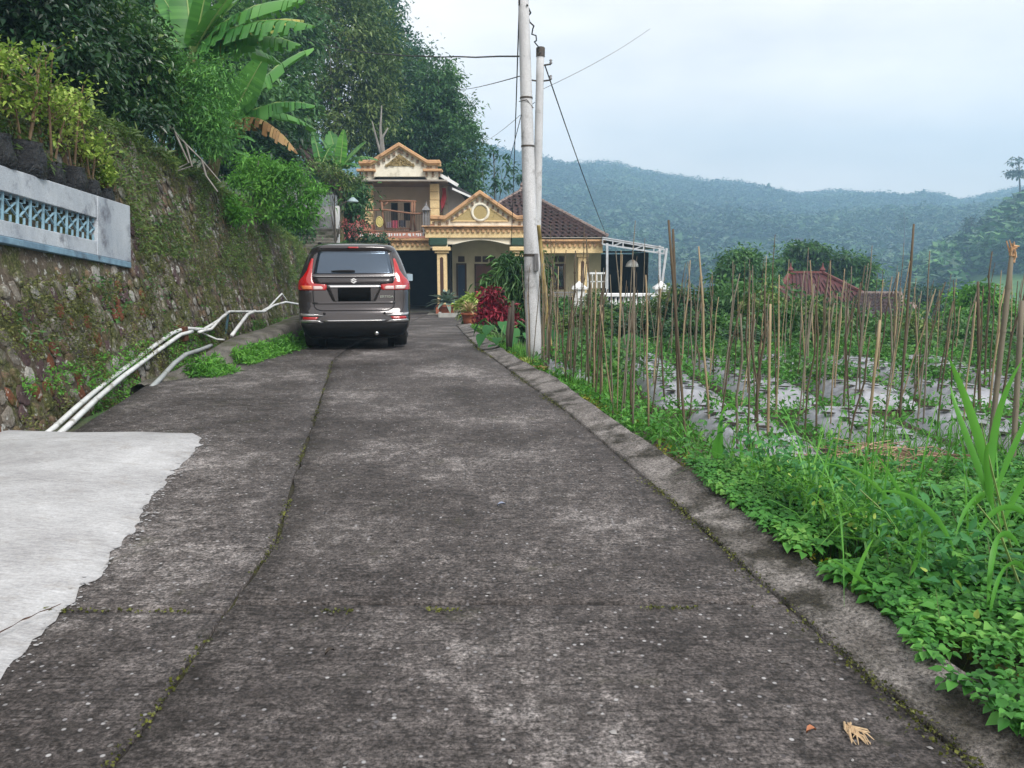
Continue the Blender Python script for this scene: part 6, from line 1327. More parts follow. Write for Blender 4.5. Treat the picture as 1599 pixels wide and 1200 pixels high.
    # weeds along the outer edge of the strip, from the bend to the camera
    r = np.random.default_rng(41); n = 6500; y = 6.2 + 20*r.random(n)**1.2; x = xo(y) + .05 + .55*r.random(n)**1.4; z = ground_z(x, y) + .02 + .14*r.random(n)*fbm(x*3, y*3)
    scatter_leaves('edge_weeds', np.stack([x, y, z], 1), np.tile([0, 0, 1.], (n, 1)), .055, L_BRIGHT, 'low weeds and moss along the outer side of the edge strip', seed=42, aspect=.4)
    n = 6500; y = 2.6 + 9.4*r.random(n); x = xo(y) + .02 + .5*r.random(n); k = fbm(x*2.2, y*1.5) > .5; x, y = x[k], y[k]; z = ground_z(x, y) + .06*ss(.5, .0, x - xo(y)) + .02*r.random(len(x))
    scatter_leaves('edge_moss', np.stack([x, y, z], 1), np.tile([0, 0, 1.], (len(x), 1)), .03, LM('moss_gold', [(.06, .06, .008), (.14, .14, .012), (.26, .25, .02), (.2, .24, .03)], .1), 'golden green moss cushions beside the edge strip', seed=43)
    n = 11000; y = 9.2 + 8*r.random(n)**1.2; x = xl(y) + .0 + .36*r.random(n)**1.8*(.4 + fbm(y*1.1, y*0 + 3)); z = road_z(y) + .01 + .20*r.random(n)*ss(.34, 0, x - xl(y))
    k = fbm(y*1.3, y*0) > .30; scatter_leaves('kerb_grass', np.stack([x, y, z], 1)[k], np.tile([.4, 0, 1.], (k.sum(), 1)), .075, L_BRIGHT, 'bright grass at the foot of the left ditch kerb', seed=44, aspect=.22)
    # hedge shrubs behind the beds
    hm = [L_MID, L_FOREST, L_OLIVE, L_DARK, L_MID]; protos = []
    for k in range(5):
        rg = random.Random(70 + k); lb = [(0, 0, .85, .75, .6, .6)] + [(rg.uniform(-.6, .6), rg.uniform(-.4, .4), rg.uniform(.4, 1.3), .5, .45, .42) for _ in range(4)]
        protos.append((crown_mesh('foliage', lb, 120, 20, .15, hm[k], 80 + k, .26, aspect=.4), trunk_mb((0, 0, 0), (0, 0, .9), .04, .02, lb, k, 8, .4).mesh('stem', BARK)))
    spots = [(875, 482, 27), (900, 508, 24), (930, 480, 28), (960, 490, 26), (990, 484, 27), (1005, 515, 22), (940, 515, 21), (1040, 475, 25), (1075, 465, 24), (1110, 470, 26), (1140, 455, 25), (1165, 460, 23), (1190, 480, 22), (1060, 510, 19), (1110, 505, 19), (1215, 490, 20), (1250, 470, 26), (1285, 500, 20), (1320, 480, 23), (1345, 500, 20), (1380, 515, 19), (1410, 500, 24), (1440, 520, 20), (1475, 515, 21), (1500, 505, 22), (1540, 520, 19), (1580, 515, 20), (1620, 505, 21), (1160, 525, 17.5), (1330, 530, 17.5), (1450, 540, 17), (1560, 545, 16.5), (905, 528, 19), (1000, 535, 18)]
    ordn = ['first', 'second', 'third', 'fourth', 'fifth', 'sixth', 'seventh', 'eighth', 'ninth', 'tenth', 'eleventh', 'twelfth', 'thirteenth', 'fourteenth', 'fifteenth', 'sixteenth', 'seventeenth', 'eighteenth', 'nineteenth', 'twentieth', 'twenty first', 'twenty second']
    where = ['near the balustrade pillar', 'among the tall stakes', 'below the carport', 'under the red roof', 'by the broad leaves', 'toward the right edge']
    for i, (px, py, Y) in enumerate(spots):
        k = i % 5; p = at(px, py, Y); zg = float(ground_z(p.x, Y)); top = at(px, py - 18, Y).z
        o = thing('hedge_shrub', '%s hedge shrub, %s from the left in the %s of the hedge' % (('bright green', 'deep green', 'olive green', 'dark green', 'mid green')[k], ordn[sum(1 for q in spots if (q[2] > 22.5) == (Y > 22.5) and q[0] < px)], 'far row' if Y > 22.5 else 'near row'), 'shrub', (p.x, Y, zg), random.uniform(0, 6), 'shrubs of the hedge behind the beds')
        s = max(.5, (top - zg)/1.45); o.scale = (max(.9, s*.85), max(.9, s*.85), s)
        link('foliage', protos[k][0], o); link('stem', protos[k][1], o)
    ptree('dark_round_tree', 'dark rounded tree left of the red roof', 40, [(1160, 415, 30, 25), (1140, 440, 25, 25), (1185, 440, 25, 25), (1165, 470, 40, 20)], 300, 22, .28, L_FOREST, base=1160, r0=.15, seed=50, clump_r=.6)
    ptree('layered_tree', 'layered spreading tree directly behind the red roof', 62, [(1255, 390, 26, 12), (1240, 412, 30, 12), (1320, 408, 24, 13), (1345, 420, 24, 10), (1275, 402, 22, 12), (1335, 442, 36, 12), (1300, 425, 30, 14), (1230, 430, 20, 10)], 420, 22, .36, LM('leaf_layered', G_(.95), .3, clump=.4), base=1290, r0=.25, seed=51, clump_r=.8, flat=.25)
    ptree('bright_shrub', 'bright green dense shrub at the right edge behind the stakes', 27, [(1530, 470, 34, 26), (1500, 500, 28, 24), (1560, 495, 30, 24), (1535, 520, 40, 20)], 380, 24, .17, L_BRIGHT, base=1530, r0=.06, seed=52, cat='shrub', clump_r=.35)
    ptree('dark_pine', 'dark pine in the dip right of the brown roof', 70, [(1440, 458, 24, 14), (1450, 475, 34, 12), (1435, 490, 40, 14)], 160, 22, .4, L_DARK, base=1443, r0=.15, seed=53, clump_r=.8)
    for k, (px, py, s, lab) in enumerate(((1584, 262, 26, 'tall lone tree with sparse tiers at the far right ridge'), (1560, 340, 16, 'pine on the right hill below the tall lone tree'), (1515, 352, 16, 'pointed tree at the left brow of the right hill'), (1480, 385, 13, 'small pine low on the right hill shoulder'), (1410, 345, 20, 'faint tall pine standing alone before the blue ridge'))):
        Y = 262 if k < 4 else 380; c = at(px, py, Y); kk = Y/1200
        ls = [(px + random.uniform(-.25, .25)*s*q, py + s*(q*1.1 - .6), s*(.16 + .42*q), s*.16) for q in (0, .25, .5, .75, 1.)]
        ptree('pine_tree', lab, Y, ls, 26, 14, 1.1, L_FAR, base=px, r0=.35, seed=90 + k, clump_r=1.4, bz=at(px, py + s*1.5, Y).z - 2, top=at(px, py - s*.7, Y).z - (at(px, py + s*1.5, Y).z - 2), flat=.35)
    # roofs beyond the hedge
    TR = M('red_tin', (.085, .018, .018), (.06, .014, .015), 2, .6, .2, stain=(.06, .02, .018), stain_scale=.8, stain_lo=.5)
    Y = 46.; z0 = at(1290, 482, Y).z; zr = at(1260, 428, Y + 3).z; o = thing('red_roof_house', 'house with a dark red ribbed hip roof behind the hedge', 'house', (at(1290, 480, Y).x, Y, float(ground_z(18, Y)))); b = o.location
    e0, e1 = at(1200, 482, Y).x - b.x, at(1392, 482, Y).x - b.x; r0, r1 = at(1234, 428, Y + 3.4).x - b.x, at(1284, 428, Y + 3.4).x - b.x; h0, h1 = z0 - b.z, zr - b.z
    MB().box(e0 + .7, e1 - .7, .7, 6.3, 0, h0 - .02).build('wall', CREAM, o)
    R0, R1 = Vector((r0, 3.4, h1)), Vector((r1, 3.4, h1)); A, B_, C_, D_ = Vector((e0, 0, h0)), Vector((e1, 0, h0)), Vector((e1, 7, h0)), Vector((e0, 7, h0))
    MB().add([A, B_, C_, D_, R0, R1], [(0, 1, 5, 4), (1, 2, 5), (2, 3, 4, 5), (3, 0, 4), (3, 2, 1, 0)]).build('roof', TR, o)
    rb = MB()
    for k in range(30):
        f = k/29; p = A.lerp(B_, f); q = R0.lerp(R1, min(max((f - .18)/.30, 0), 1)); t = 1.
        if f < .18: q = A.lerp(R0, f/.18)
        if f > .48: q = B_.lerp(R1, (1 - f)/.52)
        q = Vector((p.x, q.y, q.z)) if f < .18 or f > .48 else q
        rb.bar(p + Vector((0, -.02, .05)), q + Vector((0, -.02, .05)), .07, .07)
    tag(rb.build('rib_row', TR, o), None, None, None, 'stuff')
    rd = MB(); RT = M('red_ridge', (.16, .045, .038), (.12, .035, .03), 5, .7, .2)
    for p, q in ((A, R0), (R0, R1), (R1, B_), (R1, C_)): rd.bar(p + Vector((0, 0, .1)), q + Vector((0, 0, .1)), .22, .14)
    rd.build('ridge', RT, o); MB().lathe([(.12, 0), (.2, .15), (.06, .35), (.02, .6)], R0 + Vector((0, 0, .1)), 8).lathe([(.12, 0), (.2, .15), (.06, .35), (.02, .6)], R1 + Vector((0, 0, .1)), 8).build('finial', RT, o)
    for k, (lab, p0, p1, t0, Y) in enumerate((('lower house with a brown tiled roof right of the red roof', (1338, 503), (1418, 503), (1340, 1405, 459), 44.), ('far end of a brown tiled roof dipping behind the stakes', (1395, 520), (1448, 520), (1400, 1425, 476), 41.))):
        b = Vector((at(p0[0], 500, Y).x, Y, float(ground_z(20, Y)))); o = thing('tiled_roof_house', lab, 'house', b)
        A, B_ = at(*p0, Y) - b, at(*p1, Y) - b; T0, T1 = at(t0[0], t0[2], Y + 2.5) - b, at(t0[1], t0[2], Y + 2.5) - b
        V, F = tiled_slope(A, B_, T1, T0, .3, .34); link('roof_tiles', np_mesh('roof_tiles', V, F, TILE), o)['kind'] = 'stuff'
        MB().add([A, B_, T1, T0, A + Vector((0, 5, 0)), B_ + Vector((0, 5, 0))], [(0, 1, 2, 3), (3, 2, 5, 4), (0, 3, 4), (1, 5, 2)]).build('roof', TILE, o); MB().bar(T0 + Vector((0, 0, .08)), T1 + Vector((0, 0, .08)), .2, .12).bar(T1 + Vector((0, 0, .08)), B_ + Vector((0, 0, .08)), .2, .12).build('ridge', RIDGE, o)
        MB().box(A.x + .4, B_.x - .4, .4, 4.6, 0, A.z - .03).build('wall', CREAM, o)
    # specks of houses across the valley
    for k, (px, py, lab) in enumerate(((1078, 418, 'white speck of a house at the mountain foot, left'), (1104, 424, 'pale long house at the mountain foot beside the white one'), (985, 372, 'tiny pale house up the misty slope above the carport'), (1062, 366, 'tiny white house high on the misty slope'), (1236, 388, 'small white house on the slope above the red roof'))):
        d = ray(px, py); t = 250.
        while t < 900 and EYE + d.z*t > float(mount_z(d.x*t, d.y*t)): t += 2
        p = Vector((d.x*t, d.y*t, float(mount_z(d.x*t, d.y*t)))); o = thing('far_house', lab, 'house', p + Vector((0, -6, 0)), 0, 'small houses across the valley'); s = t/300*1.5; wd = s*(2.2 if k == 1 else 1.4)
        MB().box(-wd, wd, -1.5*s, 1.5*s, -2, 1.5*s).build('wall', WHITE, o); MB().prism([(-wd - .4, 1.5*s), (wd + .4, 1.5*s), (wd*.7, 2.4*s), (-wd*.7, 2.4*s)], -1.8*s, 1.8*s).build('roof', GREYM if k % 2 else TILE, o)
# ------------------------------------------------------------------ mulch beds, stakes, foreground weeds
def build_field():
    MU = M('mulch_film', (.36, .375, .42), (.24, .25, .29), 5, .38, .5, 14, stain=(.16, .15, .14), stain_scale=2.2, stain_lo=.53, bdist=.04)
    SOIL = M('bed_soil', (.035, .025, .018), (.09, .065, .045), 9, .95, .8); HOLE = M('hole_soil', (.010, .008, .006), (.03, .022, .016), 20, 1, .5)
    beds = []
    for i, x0 in enumerate((1.60, 2.66, 3.72, 4.80, 5.88, 6.96)): beds.append((x0, .82, 8.25, 12.4 - .1*i, 'back'))
    for i, x0 in enumerate((1.74, 2.85, 3.95, 5.05)): beds.append((x0, .82, 5.5 if i == 0 else 5.8, 7.75, 'front'))
    beds.append((.42, .7, 9.6, 12.2, 'back'))
    names = {0: 'first', 1: 'second', 2: 'third', 3: 'fourth', 4: 'fifth', 5: 'sixth'}; cnt = {'back': 0, 'front': 0}
    pos = []
    for x0, w, ya, yb, row in beds:
        k = cnt[row]; cnt[row] += 1
        lab = 'silver plastic mulch bed with dark holes, %s from the lane in the %s row' % (names.get(k, 'last'), row) if x0 > 1 else 'short mulch bed squeezed between the pole and the first stakes'
        zc = float(np.mean(ground_z(np.array([x0 + w/2]), np.array([(ya + yb)/2])))); o = thing('mulch_bed', lab, 'garden bed', (x0 + w/2, (ya + yb)/2, zc), 0, 'mulch covered beds')
        ys = np.linspace(ya, yb, 36); us = np.linspace(-.5, .5, 13); U, Yg = np.meshgrid(us, ys, indexing='ij')
        prof = .02 + .20*(1 - (np.abs(U)*2)**4.5); X = x0 + w/2 + U*w*(1 + .03*np.sin(Yg*3)) + .03*(fbm(Yg*1.5, U*0 + x0) - .5)
        Z = ground_z(X, Yg) + prof + .03*(fbm(X*4, Yg*4) - .5); end = np.minimum(ss(ya, ya + .18, Yg), ss(yb, yb - .18, Yg)); Z = ground_z(X, Yg) + (Z - ground_z(X, Yg))*(.25 + .75*end)
        loc = np.array(o.location); link('mulch_sheet', np_mesh('mulch_sheet', np.stack([X, Yg, Z], -1).reshape(-1, 3) - loc, grid_faces(13, 36), MU, True), o)
        MB().box(-w/2 - .07, w/2 + .07, -(yb - ya)/2 - .10, (yb - ya)/2 + .10, -.12, .045).build('soil', SOIL, o, bevel=.04)
        V = []; F = []; sV = []
        for yy in np.arange(ya + .22, yb - .1, .30):
            for s in (-.26, 0, .26):
                hx = x0 + w/2 + s*w*1.05 + random.uniform(-.03, .03); hy = yy + (.15 if s == 0 else 0) + random.uniform(-.03, .03)
                if hy > yb - .1: continue
                b0 = len(V); hz = float(ground_z(hx, hy)) + .02 + .20*(1 - abs(2*(hx - x0 - w/2)/w)**4.5) + .016
                ring = []
                for q in range(9): a = 2*PI*q/9; ring.append((hx + .068*math.cos(a)*random.uniform(.8, 1.15), hy + .062*math.sin(a)*random.uniform(.8, 1.15)))
                V += [(a - loc[0], b - loc[1], hz + .008 - loc[2]) for a, b in ring] + [(hx - loc[0], hy - loc[1], hz + .004 - loc[2])]; F += [(b0 + q, b0 + (q + 1) % 9, b0 + 9) for q in range(9)]
                pos.append((hx, hy, hz))
        me = bpy.data.meshes.new('planting_hole'); me.from_pydata(V, [], F); me.materials.append(HOLE); tag(link('planting_hole', me, o), None, None, None, 'stuff')
    # seedlings in the holes and weeds in the furrows
    P = np.array(pos); P = P[RNG.random(len(P)) < .7]; P = np.repeat(P, 14, 0); P[:, :2] += RNG.normal(size=(len(P), 2))*.045; P[:, 2] += .03 + .13*RNG.random(len(P))
    scatter_leaves('seedlings', P, np.tile([0, 0, 1.], (len(P), 1)), .06, L_COVER, 'small pale green seedlings growing through the mulch film', seed=61, aspect=.4)
    r = np.random.default_rng(62); n = 46000; x = .3 + 9.5*r.random(n); y = 5.2 + 8.3*r.random(n); inb = np.zeros(n, bool)
    for x0, w, ya, yb, _ in beds: inb |= (x > x0 - .02) & (x < x0 + w + .02) & (y > ya) & (y < yb)
    k = (~inb | (r.random(n) < .26)) & (x > xo(y) + .05) & (fbm(x*1.6, y*1.6) > .36); x, y = x[k], y[k]; z = ground_z(x, y) + .03 + .34*r.random(len(x))*fbm(x*2, y*2) + .16*inb[k]
    scatter_leaves('furrow_weeds', np.stack([x, y, z], 1), np.tile([0, 0, 1.], (len(x), 1)), .065, L_COVER, 'weeds growing in the furrows between the beds', seed=63, aspect=.4)
    n = 26000; x = .6 + 10*r.random(n); y = 9.3 + 4.2*r.random(n); k = (x > xo(y) + .2) & (fbm(x*1.5 + 7, y*1.1) > .50); x, y = x[k], y[k]; z = ground_z(x, y) + .15 + .55*r.random(len(x))*fbm(x*1.5, y*1.5)
    scatter_leaves('bean_crops', np.stack([x, y, z], 1), np.tile([0, -.2, 1.], (len(x), 1)), .085, L_MID, 'leafy crop plants growing between the stakes on the far beds', seed=66, aspect=.5)
    n = 15000; x = .5 + 16*r.random(n); y = 13 + 14*r.random(n)**1.1; k = (x > xo(y) + .1) & (fbm(x*.7, y*.7) > .36); x, y = x[k], y[k]; z = ground_z(x, y) + .35*r.random(len(x))*fbm(x, y)
    scatter_leaves('garden_weeds', np.stack([x, y, z], 1), np.tile([0, -.2, 1.], (len(x), 1)), .16, L_MID, 'tall weeds and crops behind the mulch beds', seed=64, aspect=.4)
    # bamboo stakes
    SA = M('stake_dark', (.06, .045, .03), (.11, .085, .055), 14, .8, .4, vs=(1, 1, .2)); SB = M('stake_tan', (.22, .165, .10), (.33, .26, .16), 12, .75, .3, vs=(1, 1, .2)); SD = M('stake_grey', (.13, .115, .09), (.19, .165, .125), 12, .8, .3, vs=(1, 1, .2))
    protos = []
    for k in range(9):
        rg = random.Random(k); m = MB(); H = 1.0; q = Vector((0, 0, -.12)); pts = [Vector((rg.uniform(-.012, .012)*z*2, rg.uniform(-.012, .012)*z*2, -.12 + z)) for z in (0, .3, .55, .8, .95, 1.12)]
        m.tube(pts, [.0085, .0085, .008, .0075, .0065, .005], 6)
        for z in (1, 2, 3, 4): m.tube([pts[z] - Vector((0, 0, .008)), pts[z] + Vector((0, 0, .008))], .0098, 6, False)
        protos.append(m.mesh('bamboo_stake', (SA, SD, SB, SA, SD, SA, SB, SD, SA)[k], True))
    spots = []
    rg = random.Random(12)
    def names_of(x, y):
        for j, (x0, w, ya, yb, row) in enumerate(beds):
            if x0 - .1 < x < x0 + w + .1 and ya - .2 < y < yb + .3:
                jj = j if j < 6 else j - 6
                return '%s of %s %s bed, %s' % ('left' if x < x0 + w/2 else 'right', names.get(jj, 'last') if x0 > 1 else 'short', row, 'near end' if y < ya + (yb - ya)*.33 else 'far end' if y > ya + (yb - ya)*.67 else 'middle')
        if y > 12: return 'behind beds, %s' % ('near the pole' if x < 2.5 else 'below the carport' if x < 4.5 else 'before the red roof' if x < 7 else 'toward the right edge')
        return 'along lane edge, %s' % ('at the near corner' if y < 7.5 else 'halfway to the pole' if y < 9.3 else 'close to the pole')
    for x0, w, ya, yb, row in beds:
        for s in (.10, .90):
            y = ya + rg.uniform(.0, .25)
            while y < yb: spots.append((x0 + w*s + rg.uniform(-.05, .05), y + rg.uniform(-.06, .06))); y += rg.uniform(.34, .62)
    for _ in range(52): y = rg.uniform(6.2, 10.8); spots.append((float(xo(y)) + rg.uniform(.10, .55), y))
    for _ in range(34): spots.append((rg.uniform(.8, 9.5), rg.uniform(12.4, 16)))
    for _ in range(20): spots.append((rg.uniform(1.5, 8), rg.uniform(6.2, 8.2)))
    for i, (x, y) in enumerate(spots[:285]):
        o = bpy.data.objects.new('bamboo_stake', protos[i % 9]); COL.objects.link(o); h = rg.uniform(.95, 1.6)*(1.18 if rg.random() > .8 else 1); o.location = (x, y, float(ground_z(x, y)) + .08)
        t = rg.choice((.65, .75, .9, 1.05, 1.35)); o.scale = (t, t, h); o.rotation_euler = (rg.gauss(0, .06), rg.gauss(0, .06), rg.uniform(-.5, .5))
        rx, ry = o.rotation_euler[:2]; ln = 'leaning right ' if 0 else 'rightward ' if ry > .07 else 'leftward ' if ry < -.07 else ''
        place = names_of(x, y); hw = 'short' if h < 1.15 else 'tall' if h > 1.55 else 'mid height'; cw = ('dark brown', 'pale tan', 'grey', 'dark brown', 'grey', 'dark brown', 'pale tan', 'grey', 'dark brown')[i % 9]; tw = 'very thin ' if t < .8 else 'stout ' if t > 1.3 else ''
        tag(o, '%s%s %s%s bamboo stake %s' % (ln, hw, tw, cw, place), 'stake', 'bamboo stakes in the vegetable beds')
    def stake(lab, pa, pb, r, mat, Y):
        a, b = at(*pa, Y), at(*pb, Y); a.z = min(a.z, float(ground_z(a.x, Y))) - .1; m = MB(); n = 6
        m.tube([a.lerp(b, k/n) for k in range(n + 1)], [r]*n + [r*.75], 8)
        for k in range(1, n): q = a.lerp(b, k/n); m.tube([q - Vector((0, 0, .01)), q + Vector((0, 0, .01))], r*1.13, 8, False)
        return tag(m.build('bamboo_stake', mat, None, True), lab, 'stake')
    stake('tallest dark stake at the left end of the bed, against the mountain', (1075, 712), (1044, 344), .011, SA, 5.95)
    stake('stout dark stake beside the tallest one at the left end', (1062, 640), (1051, 358), .016, SA, 8.0)
    stake('tall dark stake crossing the hazy ridge right of the tree', (1406, 640), (1427, 350), .013, SA, 7.6)
    stake('thick stake with a frayed pale brown top at the far right', (1545, 700), (1582, 380), .019, SD, 5.6)
    stake('split pale stake leaning left in the middle of the field', (1352, 700), (1374, 500), .012, SB, 6.2)
    stake('pale tan straight stake in the front row', (1200, 700), (1203, 475), .012, SB, 6.2)
    stake('pair of dark stakes tied close together near the right edge, leaning', (1535, 640), (1527, 440), .015, SA, 7.4)
    stake('thick stake cut off by the right edge of the field', (1585, 720), (1596, 470), .019, SD, 5.4)
    fr = MB(); c = at(1582, 384, 5.6)
    for k in range(14): fr.tube([c + Vector((random.uniform(-.02, .02), random.uniform(-.02, .02), random.uniform(-.12, .02))), c + Vector((random.uniform(-.04, .04), random.uniform(-.03, .03), random.uniform(-.06, .05)))], [.012, .004], 4)
    tag(fr.build('frayed_fibre', M('fibre', (.42, .24, .13), (.5, .32, .2), 20, .9, .2)), 'tuft of frayed brown fibre on the thick right stake', 'fibre')
    # dry stalk heap
    n = 260; r = random.Random(9); m = MB(); c = grd(1395, 735, -.1)
    for k in range(n):
        a = r.gauss(0, 1); b = r.gauss(0, 1); p = Vector((c.x + a*.42, c.y + b*.30, float(ground_z(c.x, c.y)) + .08 + r.uniform(.02, .26)*math.exp(-(a*a + b*b)*.35))); t = r.uniform(0, 6.28) if r.random() < .4 else r.gauss(.2, .5); l = r.uniform(.15, .5)
        d = Vector((math.cos(t)*l, math.sin(t)*l*.8, r.uniform(-.10, .08))); m.tube([p - d*.5, p + Vector((0, 0, r.uniform(0, .03))), p + d*.5], [.004, .005, .003], 3, False)
    tag(m.build('dry_stalks', LM('stalk_dry', [(.09, .05, .04), (.17, .10, .075), (.27, .18, .125), (.36, .27, .18)], 0, .9)), 'heap of dry brown stalks behind the grass', None, None, 'stuff')
def build_foreground():
    # heart leaved ground cover at the right
    r = np.random.default_rng(71)
    def edge(y): return xo(y) - .03 - .08*ss(3.0, 2.3, y) + .10*ss(4.2, 5.4, y) + .16*(fbm(np.asarray(y)*2.2, np.asarray(y)*0 + 6) - .5)
    n = 9500; y = 1.55 + 3.45*r.random(n)**.9; x = edge(y) + (3.9*r.random(n)**1.15); keep = (fbm(x*2.4, y*2.4) > .33) & (x - edge(y) < .3 + 1.05*y) & ~((y > 5.2) & (x < edge(y) + .35))
    x, y = x[keep], y[keep]; dd = x - edge(y)
    hgt = (.07 + .24*ss(0, .55, dd) + .10*ss(.5, 1.6, dd))*(1 - .6*ss(4.0, 5.0, y)); z = ground_z(x, y) + hgt*(.35 + .65*r.random(len(x))**.5) + .26*(fbm(x*2.1, y*2.1) - .35)*ss(0, .5, dd)
    z = np.maximum(z, road_z(y) + .10); n = len(x); per = 6
    ang = (r.random(n)[:, None]*6.28 + np.arange(per)[None]*2.4 + r.normal(size=(n, per))*.25); el = -.15 + .5*r.random((n, per)) - .25*(np.arange(per)[None] < 3)
    D = np.stack([np.cos(ang)*np.cos(el), np.sin(ang)*np.cos(el) - .1, np.sin(el)], -1).reshape(-1, 3); P = np.repeat(np.stack([x, y, z], 1), per, 0) + D*.012; P[:, 2] += np.tile(np.arange(per)*.006 - .02, n)
    U = norm(np.array([0, -.15, 1.]) + r.normal(size=(n*per, 3))*.25); L = np.repeat((.020 + .030*r.random(n))*(.75 + .7*fbm(x*3 + 9, y*3)), per)*(.7 + .5*r.random(n*per))
    V, F = heart_arrays(P, D, U, L, L*.80, .10, .22)
    tag(link('ground_cover', np_mesh('ground_cover', V, F, L_COVER, False)), 'dense bright green heart leaved ground cover at the lane edge', None, None, 'stuff')
    n = 3000; y = 2 + 4*r.random(n); x = edge(y) + .1 + 3.5*r.random(n); z = ground_z(x, y); P = np.stack([x, y, z], 1)
    m = MB()
    for k in range(700): p = Vector(P[k]); m.tube([p, p + Vector((r.normal()*.04, r.normal()*.04, .15 + .2*r.random()))], [.0022, .0015], 3, False)
    tag(m.build('cover_stems', M('weed_stem', (.06, .14, .04), (.10, .12, .05), 8, .8, 0)), 'thin stems beneath the leafy ground cover', None, None, 'stuff')
    # broad pointed weeds at the right edge
    LW = LM('leaf_weed', [(.014, .075, .028), (.03, .15, .045), (.06, .23, .065), (.1, .3, .1)], .3, .5)
    for k, (px, py, Y, h) in enumerate(((1560, 860, 3.3, .55), (1500, 800, 3.9, .5), (1600, 790, 3.9, .6), (1570, 940, 2.9, .42), (1440, 780, 4.3, .4))):
        g = at(px, py, Y); zg = float(ground_z(g.x, Y)); o = thing('broad_weed', ['pointed leaved weed rising over the cover at the right edge', 'pointed leaved weed behind the long grass blades', 'tall pointed leaved weed cut by the right frame edge', 'low pointed leaved weed in the front right cover', 'pointed leaved weed in front of the dry stalk heap'][k], 'weed', (g.x, Y, zg)); rg = random.Random(200 + k)
        for s in range(6):
            a = rg.uniform(0, 6.28); top = Vector((math.cos(a)*.22, math.sin(a)*.2, h*rg.uniform(.75, 1.15))); MB().tube([(0, 0, 0), top*.5 + Vector((0, 0, .05)), top], [.005, .004, .002], 4).build('stem', M('weed_stem', (.06, .14, .04)), o)
            for q in range(9):
                f = .35 + .65*q/8; p = top*f; az = q*2.4 + a; el = rg.uniform(-.35, .25); L = rg.uniform(.09, .14); W = L*.34; d = Vector((math.cos(az)*math.cos(el), math.sin(az)*math.cos(el), math.sin(el))); sd = d.cross(Vector((0, 0, 1))).normalized(); up = sd.cross(d)
                pr = [(0, .05), (.25, .8), (.5, 1.), (.75, .6), (1., .02)]; V = []
                for t, w in pr: c = p + d*L*t - Vector((0, 0, .25*L*t*t)); V += [c + sd*W*w*.5 + up*W*w*.12, c, c - sd*W*w*.5 + up*W*w*.12]
                MB().add(V, [(i*3 + e, i*3 + e + 1, i*3 + e + 4, i*3 + e + 3) for i in range(4) for e in (0, 1)]).build('leaf', LW, o, True)
    # long grass blades: each clump a thing, each blade a part
    GB = LM('grass_blade', [(.04, .17, .025), (.08, .28, .04), (.13, .38, .06), (.22, .48, .09)], .4, .4, clump=1.5)
    def blade(o, pts, w, mat=GB):
        pts = [Vector(p) - Vector(o.location) for p in pts]; n = 12; V = []; F = []; side = None
        def C(t):
            if len(pts) == 3: return pts[0]*(1 - t)**2 + pts[1]*2*t*(1 - t) + pts[2]*t*t
            return pts[0]*(1 - t)**3 + pts[1]*3*t*(1 - t)**2 + pts[2]*3*t*t*(1 - t) + pts[3]*t**3
        for i in range(n + 1):
            t = i/n; c = C(t); d = (C(min(1, t + .03)) - C(max(0, t - .03))).normalized(); s = d.cross(Vector((.15, 1, .25))).normalized(); u = s.cross(d); ww = w*min(1, .3 + t*3)*(1 - t**2.5)**.8*.5
            V += [c + s*ww + u*ww*.3, c, c - s*ww + u*ww*.3]
        for i in range(n): b = i*3; F += [(b, b + 1, b + 4, b + 3), (b + 1, b + 2, b + 5, b + 4)]
        MB().add(V, F).build('blade', mat, o, True)
    def gclump(lab, foot, blades, stems=()):
        o = thing('grass_clump', lab, 'grass', at(*foot)); 
        for bl in blades: blade(o, [at(*p) for p in bl[:-1]], bl[-1])
        for st in stems: MB().tube([at(*p) - o.location for p in st], [.005]*(len(st) - 1) + [.002], 4).build('culm', M('grass_culm', (.12, .22, .05), (.2, .26, .09), 9, .6, 0), o)
    Y = 3.3
    gclump('tallest grass with two broad upright blades reaching over the stakes', (1560, 800, Y), [((1550, 770, Y), (1535, 690, Y), (1505, 610, Y), (1480, 555, Y - .1), .042), ((1550, 760, Y), (1545, 690, Y + .1), (1560, 620, Y), (1598, 560, Y), .036), ((1548, 790, Y), (1520, 700, Y + .1), (1490, 640, Y + .1), (1484, 600, Y + .2), .03), ((1555, 770, Y), (1580, 700, Y), (1610, 640, Y), (1640, 600, Y), .03), ((1552, 800, Y), (1540, 740, Y), (1537, 700, Y - .1), (1545, 690, Y - .1), .028), ((1560, 830, Y), (1600, 740, Y), (1640, 690, Y - .1), .03)], [((1600, 960, Y), (1570, 860, Y), (1550, 770, Y)), ((1590, 900, Y), (1540, 700, Y), (1532, 660, Y))])
    Y = 2.9
    gclump('broad drooping grass blades over the right ground cover', (1560, 930, Y), [((1520, 790, Y), (1560, 760, Y - .1), (1505, 770, Y - .15), (1492, 842, Y - .2), .032), ((1590, 850, Y), (1560, 810, Y), (1545, 850, Y - .1), (1542, 975, Y - .15), .034), ((1600, 890, Y), (1580, 860, Y - .1), (1550, 900, Y - .2), (1545, 975, Y - .2), .028), ((1490, 860, Y), (1460, 780, Y), (1400, 760, Y), (1370, 770, Y), .024), ((1530, 830, Y), (1560, 770, Y), (1600, 790, Y), (1640, 840, Y), .028)], [((1610, 960, Y), (1560, 830, Y), (1520, 780, Y))])
    Y = 3.5
